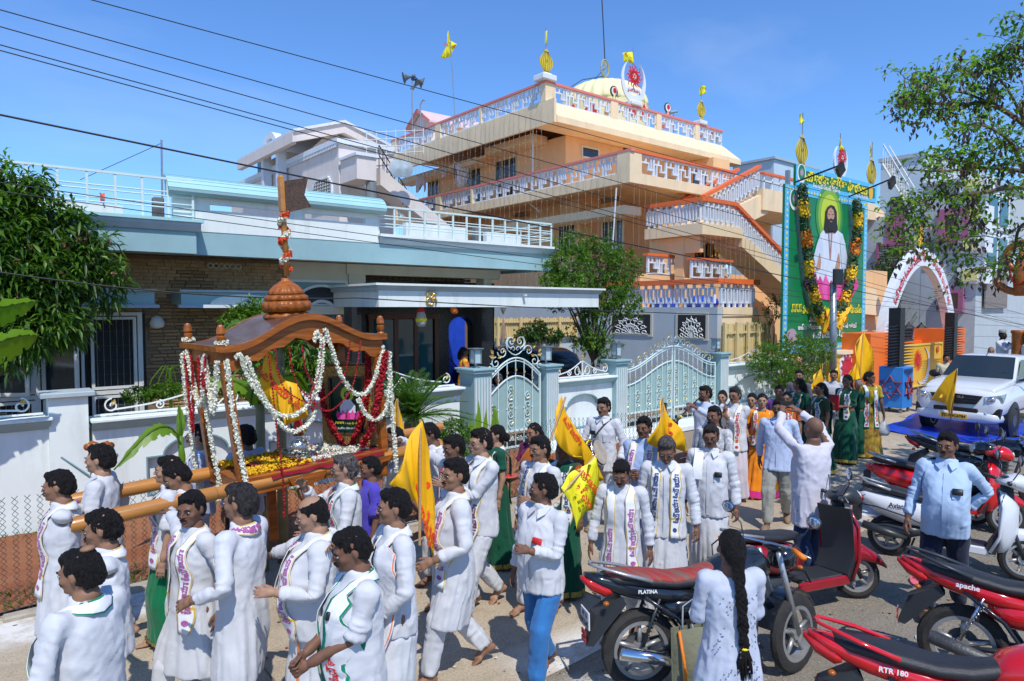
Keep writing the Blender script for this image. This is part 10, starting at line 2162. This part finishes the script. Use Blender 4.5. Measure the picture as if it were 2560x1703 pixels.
c7(mg,B_,eO,11000,.22,.042,12,.45,.75,shellf=.3);c7(mg,B_,a6,4600,.2,.042,10,.35,.8,shellf=.8,name='young_foliage');cj(mg,(-1.6,12.1,0),B_,.16)
c7(mg,[B_[1],B_[3],B_[5],B_[2]],fo,2400,.035,.03,30,0,1.2,shellf=.95,name='bloom')
def bU(parent,P,w,m_=None,name='leaf',torn=True):
 Q=eE(P,8);n=len(Q);v=[];K=4
 for i,p in enumerate(Q):
  u=i/(n-1);d=(Q[min(i+1,n-1)]-Q[max(i-1,0)]).normalized();s=d.cross(Vector((0,0,1)));s=s.normalized()if s.length>.1 else Vector((1,0,0));s=(s+Vector((0,0,.9))).normalized();ww=w*sN(pI*min(1,.06+u*.97))**.55
  for k in range(-K,K+1):f=k/K;v.append(tuple(p+s*ww*f+Vector((0,0,-.30*ww*abs(f)+.012*sN(i*2.3+k)))))
 F=[(i*(2*K+1)+k,i*(2*K+1)+k+1,(i+1)*(2*K+1)+k+1,(i+1)*(2*K+1)+k)for i in range(n-1)for k in range(2*K)if not(torn and(k in(0,2*K-1))and i%5==3)]
 m=MB();m.add(v,F);o=m.bd(name,m_ or ce,parent,True);m=MB();m.tb(Q,[.02-.012*i/n for i in range(n)],5);m.bd('midrib',a6,o,True);return o
bn=aa('banana_plant','banana plant with two broad leaves reaching in at the left edge','banana plant',(-1.2,10.4,0));bU(bn,[PY(-160,900,10.2),PY(-60,790,10.2),PY(20,765,10.2),PY(95,752,10.2)],.26);bU(bn,[PY(-160,960,10.1),PY(-60,880,10.1),PY(40,842,10.1),PY(98,838,10.1)],.30);MB().tb([(-1.2,10.4,0),(-1.1,10.35,2.0)],[.1,.06],8).bd('stem',a6,bn,True)
pc_=PY(452,1110,8.9);bn=aa('banana_plant','young banana plant with one drooping and one upright leaf behind the wire fence','banana plant',(pc_[0],8.9,0));MB().tb([(pc_[0],8.9,0),tuple(PY(455,1140,8.9)),tuple(PY(450,1090,8.9))],[.05,.04,.025],8).bd('stem',ce,bn,True);bU(bn,[PY(450,1100,8.9),PY(420,1068,8.8),PY(370,1085,8.7),PY(285,1175,8.6)],.10);bU(bn,[PY(451,1095,8.9),PY(452,1060,8.9),PY(446,1010,8.95)],.07)
for(px_,py_,Y_,lb_,k_)in((650,1010,7.7,'banana stem with torn leaves standing behind the palanquin deck',0),(700,870,7.8,'leafy banana top seen through the palanquin arch',1)):
 c=PY(px_,py_,Y_);bn=aa('banana_plant',lb_,'banana plant',(c[0],Y_,0));MB().tb([(c[0],Y_,0),tuple(c)],[.07,.05],8).bd('stem',ae('banana_stem',(.3,.24,.12),.7,.3,6,.2),bn,True)
 for a,l_ in((.3,.7),(1.7,.6),(2.9,.7),(4.2,.5),(5.3,.6)):bU(bn,[tuple(c),tuple(c+[.3*l_*cS(a),.3*l_*sN(a),.35*l_]),tuple(c+[.7*l_*cS(a),.7*l_*sN(a),.4*l_]),tuple(c+[1.0*l_*cS(a),1.0*l_*sN(a),.05])],.12,a6 if k_ else ce)
sg=aa('sago_palm','sago palm with stiff arching feathery fronds beside the small gate','palm',tuple(PY(1040,1080,9.7)*[1,1,0]));sc_=PY(1035,1045,9.7);P,D=[],[];m=MB()
for i in range(58):
 a=au.uniform(0,6.28);ho=au.uniform(.15,1.35);L_=au.uniform(.95,1.25);h_=Vector((cS(a),sN(a),0));pts=[Vector(sc_)+h_*(L_*u*cS(ho)+.10*L_*u*u)+Vector((0,0,L_*u*sN(ho)-.38*L_*u*u*cS(ho*.6)))for u in[k/14 for k in range(15)]];m.tb(pts,[.012-.008*k/14 for k in range(15)],4)
 for k in range(2,15):
  d=(pts[k]-pts[k-1]).normalized();s=d.cross(Vector((0,0,1))).normalized();w=sN(pI*(.12+.80*k/14))
  for q in range(3):
   for sg_ in(-1,1):P.append(pts[k-1].lerp(pts[k],q/3));D.append((d*.75+s*sg_*.8+Vector((0,0,.25)))*.19*w)
P=np.array([tuple(p)for p in P]);Dn=np.array([tuple(d)for d in D]);v,F=ck(P,Dn,np.linalg.norm(Dn,axis=1)[:,None],.012,.12,.1);bN('leaflets',sg,d4,v,F);m.bd('frond_ribs',a6,sg,True);MB().lt([(.16,0),(.2,.3),(.16,sc_[2]-.05),(.05,sc_[2]+.05)],(sc_[0],sc_[1],0),12).bd('trunk',do,sg)
def cm(label,cat,base,blobs,m_,n,ln,w,r0=.05,name='shrub',**k):
 t=aa(name,label,cat,(float(base[0]),float(base[1]),0));c7(t,blobs,m_,n,ln,w,**k);cj(t,(base[0],base[1],0),blobs,r0,seed=n);return t
cm('leafy green tree growing over the wall in front of the apricot building','tree',PY(1490,905,12.6),[bl(1420,660,12.6,75,65),bl(1500,640,12.6,70,55),bl(1560,670,12.5,55,50),bl(1400,730,12.5,60,50),bl(1500,740,12.6,85,65),bl(1570,760,12.4,45,50),bl(1470,830,12.5,55,60),bl(1370,680,12.7,45,45),bl(1440,600,12.7,40,30),bl(1520,880,12.5,40,50)],a6,15000,.085,.05,.07,'tree',per=9,droop=.15,shellf=.3)
cm('rounded bright green shrub in front of the hoarding','shrub',PY(1960,985,10.2),[bl(1920,890,10.2,60,35),bl(1990,870,10.2,70,32),bl(2050,880,10.2,50,35),bl(1950,930,10.1,70,35),bl(2020,930,10.1,60,32),bl(1890,905,10.2,30,25),bl(1970,965,10.1,50,30)],a6,13000,.07,.035,.05,per=9,droop=.1,shellf=.3)
cm('thin dark branch tree left of the hoarding','tree',PY(1935,860,12.0),[bl(1930,770,12,28,30),bl(1905,800,12,25,20),bl(1950,740,12,18,22)],eN,700,.09,.04,.03,'small_tree',per=7)
cm('dark green tree behind the hoarding edge and the arch','tree',PY(2260,800,14),[bl(2200,720,14,60,60),bl(2280,720,14.5,60,45),bl(2320,690,14.5,45,40),bl(2230,660,14,35,45),bl(2180,790,13.5,50,40)],eN,8000,.16,.08,.12,'tree',per=8,shellf=.35)
cm('dense dark hedge tree right of the arch behind the pickup','tree',PY(2470,850,13),[bl(2440,740,13,60,50),bl(2500,770,13,60,60),bl(2460,830,12.8,70,45),bl(2540,840,12.8,60,60),bl(2420,800,13,40,40)],eN,9000,.15,.08,.12,'tree',per=8,shellf=.35)
cm('feathery palm like clump behind the inner apricot wall','plant',PY(2310,800,13.4),[bl(2300,780,13.4,70,32),bl(2340,775,13.4,40,30)],d4,2200,.55,.035,.05,'palm_clump',per=12,droop=.5,spread=.6,upb=.8)
cm('low green hedge plants in the garden in front of the brick wall','plant',PY(400,1000,12.4),[bl(350,985,12.4,45,16),bl(420,975,12.4,45,18),bl(560,965,12.4,50,16),bl(640,975,12.4,40,20)],a6,3800,.07,.03,.02,'hedge_plants',per=8)
cm('bright leafed shrub behind the palanquin roof against the brick wall','shrub',PY(600,1000,12.3),[bl(600,790,12.3,32,18),bl(640,775,12.3,34,22),bl(572,800,12.3,20,12),bl(660,800,12.3,30,25)],a6,900,.15,.045,.03,per=7,droop=.25)
cm('green shrub seen through the palanquin posts','shrub',PY(760,1010,9.9),[bl(640,900,9.9,40,45),bl(760,880,9.9,60,50),bl(810,940,9.9,40,40)],a6,1500,.14,.05,.03,per=7)
cm('small leafed bush with yellow tips below the sago palm','shrub',PY(1130,1130,9.2),[bl(1140,1080,9.3,40,35),bl(1110,1110,9.2,40,30),bl(1160,1120,9.2,30,30)],a6,2600,.06,.03,.02,per=8)
cm('creeper spilling over the cream sheet fence above the dark car','creeper',PY(1345,840,18.7),[bl(1320,835,18.7,40,14),bl(1375,838,18.7,35,12),bl(1345,815,18.7,20,14)],eN,1300,.16,.09,.02,'creeper',per=8)
t=aa('striped_plant','tall striped yellow green garden plant in front of the small gate','plant',tuple(PY(1205,1100,9.7)*[1,1,0]));m=MB()
for(a,c)in((1198,998),(1210,1020),(1190,1030),(1235,1005),(1243,1010),(1228,1030),(1180,1040)):p0,p1=PY(a,1110,9.7),PY(a+au.uniform(-6,6),c,9.7);q=(p0+p1)/2;m.add([tuple(p0+[-.03,0,0]),tuple(p0+[.03,0,0]),tuple(q+[.05,-.02,0]),tuple(q+[-.05,.0,0]),tuple(p1)],[(0,1,2,3),(3,2,4)])
m.bd('blades',ce,t)
t=aa('wilted_plant','wilted long leafed potted plant against the sunlit brick wall','plant',tuple(PY(425,985,13.2)*[1,1,0]));m=MB();c=Vector(PY(425,925,13.2))
for a in(-1,-.6,-.25,.3,.7,1.1):m.tb([c,c+Vector((a*.12,0,.08)),c+Vector((a*.3,0,-.15)),c+Vector((a*.42,0,-.5))],[.02,.022,.018,.004],5,flat=.4)
m.bd('blades',ce,t);MB().tb([tuple(c),(c.x,c.y,.6)],.03,6).bd('stem',a6,t)
P=np.stack([NR.uniform(-3,10.5,2600),np.where(NR.rand(2600)<.6,NR.uniform(8.1,8.6,2600),NR.uniform(10.3,10.8,2600)),np.full(2600,.04)],1);hZ=np.sin(P[:,0]*2.1)+np.sin(P[:,0]*5.3)>.2;P=P[hZ];D=NR.normal(0,.5,P.shape)+[0,0,1];v,F=ck(P,D,.14,.018,.3);g_=aa('weeds','scattered weeds along the wire fence and the foot of the garden wall','weeds',(3,8.4,0));o=bN('weed_blades',g_,a6,v,F);
g_['kind']='stuff';o['kind']='stuff'
hn=aa('pod_tree','branching tree with bright leaflets and hanging brown pods along the right edge','tree',(12.2,.3,0));Yd=9.6
def D9(px,py,d=9.6):return Vector(PD(px,py,d))
eY=Vector((12.2,.3,0));e2=D9(2760,620,10.2);m=MB();m.tb([eY,eY.lerp(e2,.5)+Vector((.1,0,0)),e2,D9(2720,330,10)],[.2,.16,.13,.09],10)
BR=[([(2700,420),(2500,270),(2400,262),(2290,258),(2240,262)],.045),([(2500,270),(2420,235),(2350,225),(2300,210),(2260,195)],.02),([(2400,262),(2340,275),(2300,262),(2258,255)],.012),([(2720,340),(2600,150),(2540,120),(2480,150),(2440,200)],.04),([(2540,120),(2555,70),(2570,40)],.02),([(2700,480),(2560,430),(2450,420),(2360,428),(2270,425)],.04),([(2450,420),(2390,400),(2330,390)],.015),([(2700,520),(2560,470),(2440,485),(2340,495),(2280,520),(2230,545)],.035),([(2340,495),(2300,545),(2280,600),(2240,625)],.015),([(2440,485),(2420,560),(2370,600),(2300,640)],.015),([(2700,560),(2560,560),(2530,640),(2460,670),(2430,680)],.03),([(2560,430),(2520,350),(2440,310),(2380,330)],.03),([(2560,300),(2500,200),(2420,180),(2380,170)],.02),([(2520,350),(2470,380),(2400,370)],.015)]
P,D,Q=[],[],[]
for pts,r_ in BR:
 q_=eE([D9(a,b,9.6+.5*sN(a*.05+b*.03))for a,b in pts],6);m.tb(q_,[max(r_*(1-.8*i/len(q_)),.004)for i in range(len(q_))],5)
 for i in range(len(q_)):
  for k in range(2):
   e=q_[i]+Vector((au.gauss(0,.17),au.gauss(0,.17),au.gauss(.03,.12)));
   if au.random()<.8:m.tb([q_[i],q_[i].lerp(e,.5)+Vector((0,0,.04)),e],.004,3,cap=False)
   for j in range(au.randint(4,12)):P.append(tuple(e+Vector((au.gauss(0,.06),au.gauss(0,.06),au.gauss(0,.04)))));D.append((au.gauss(0,1),au.gauss(0,1),au.gauss(-.1,.6)))
   if au.random()<.5:
    for j in range(au.randint(2,8)):Q.append(tuple(e+Vector((au.gauss(0,.05),au.gauss(0,.05),au.gauss(-.10,.06)))))
m.bd('trunk',do,hn,True);v,F=ck(np.array(P),np.array(D),.10,.045,.25);bN('foliage',hn,f_,v,F);Q=np.array(Q);v,F=ck(Q,np.array([0,0,-1.])+NR.normal(0,.3,Q.shape),.09,.045,.1,.5);bN('seed_pods',hn,fU,v,F)
ct2=aa('street_tree','leafy street tree shading the far part of the road, beyond the right edge','tree',(12.5,-.6,0));Bc=[(9.4,1.2,6.0,1.5,1.0,.6),(11.2,1.0,6.2,1.6,1.2,.7),(13.4,1.1,6.3,1.6,1.1,.6),(15.4,.6,6.3,1.2,.9,.5)];c7(ct2,Bc,a6,2600,.24,.12,8,.15,.9,shellf=.05);cj(ct2,(12.5,-.6,0),Bc,.16)
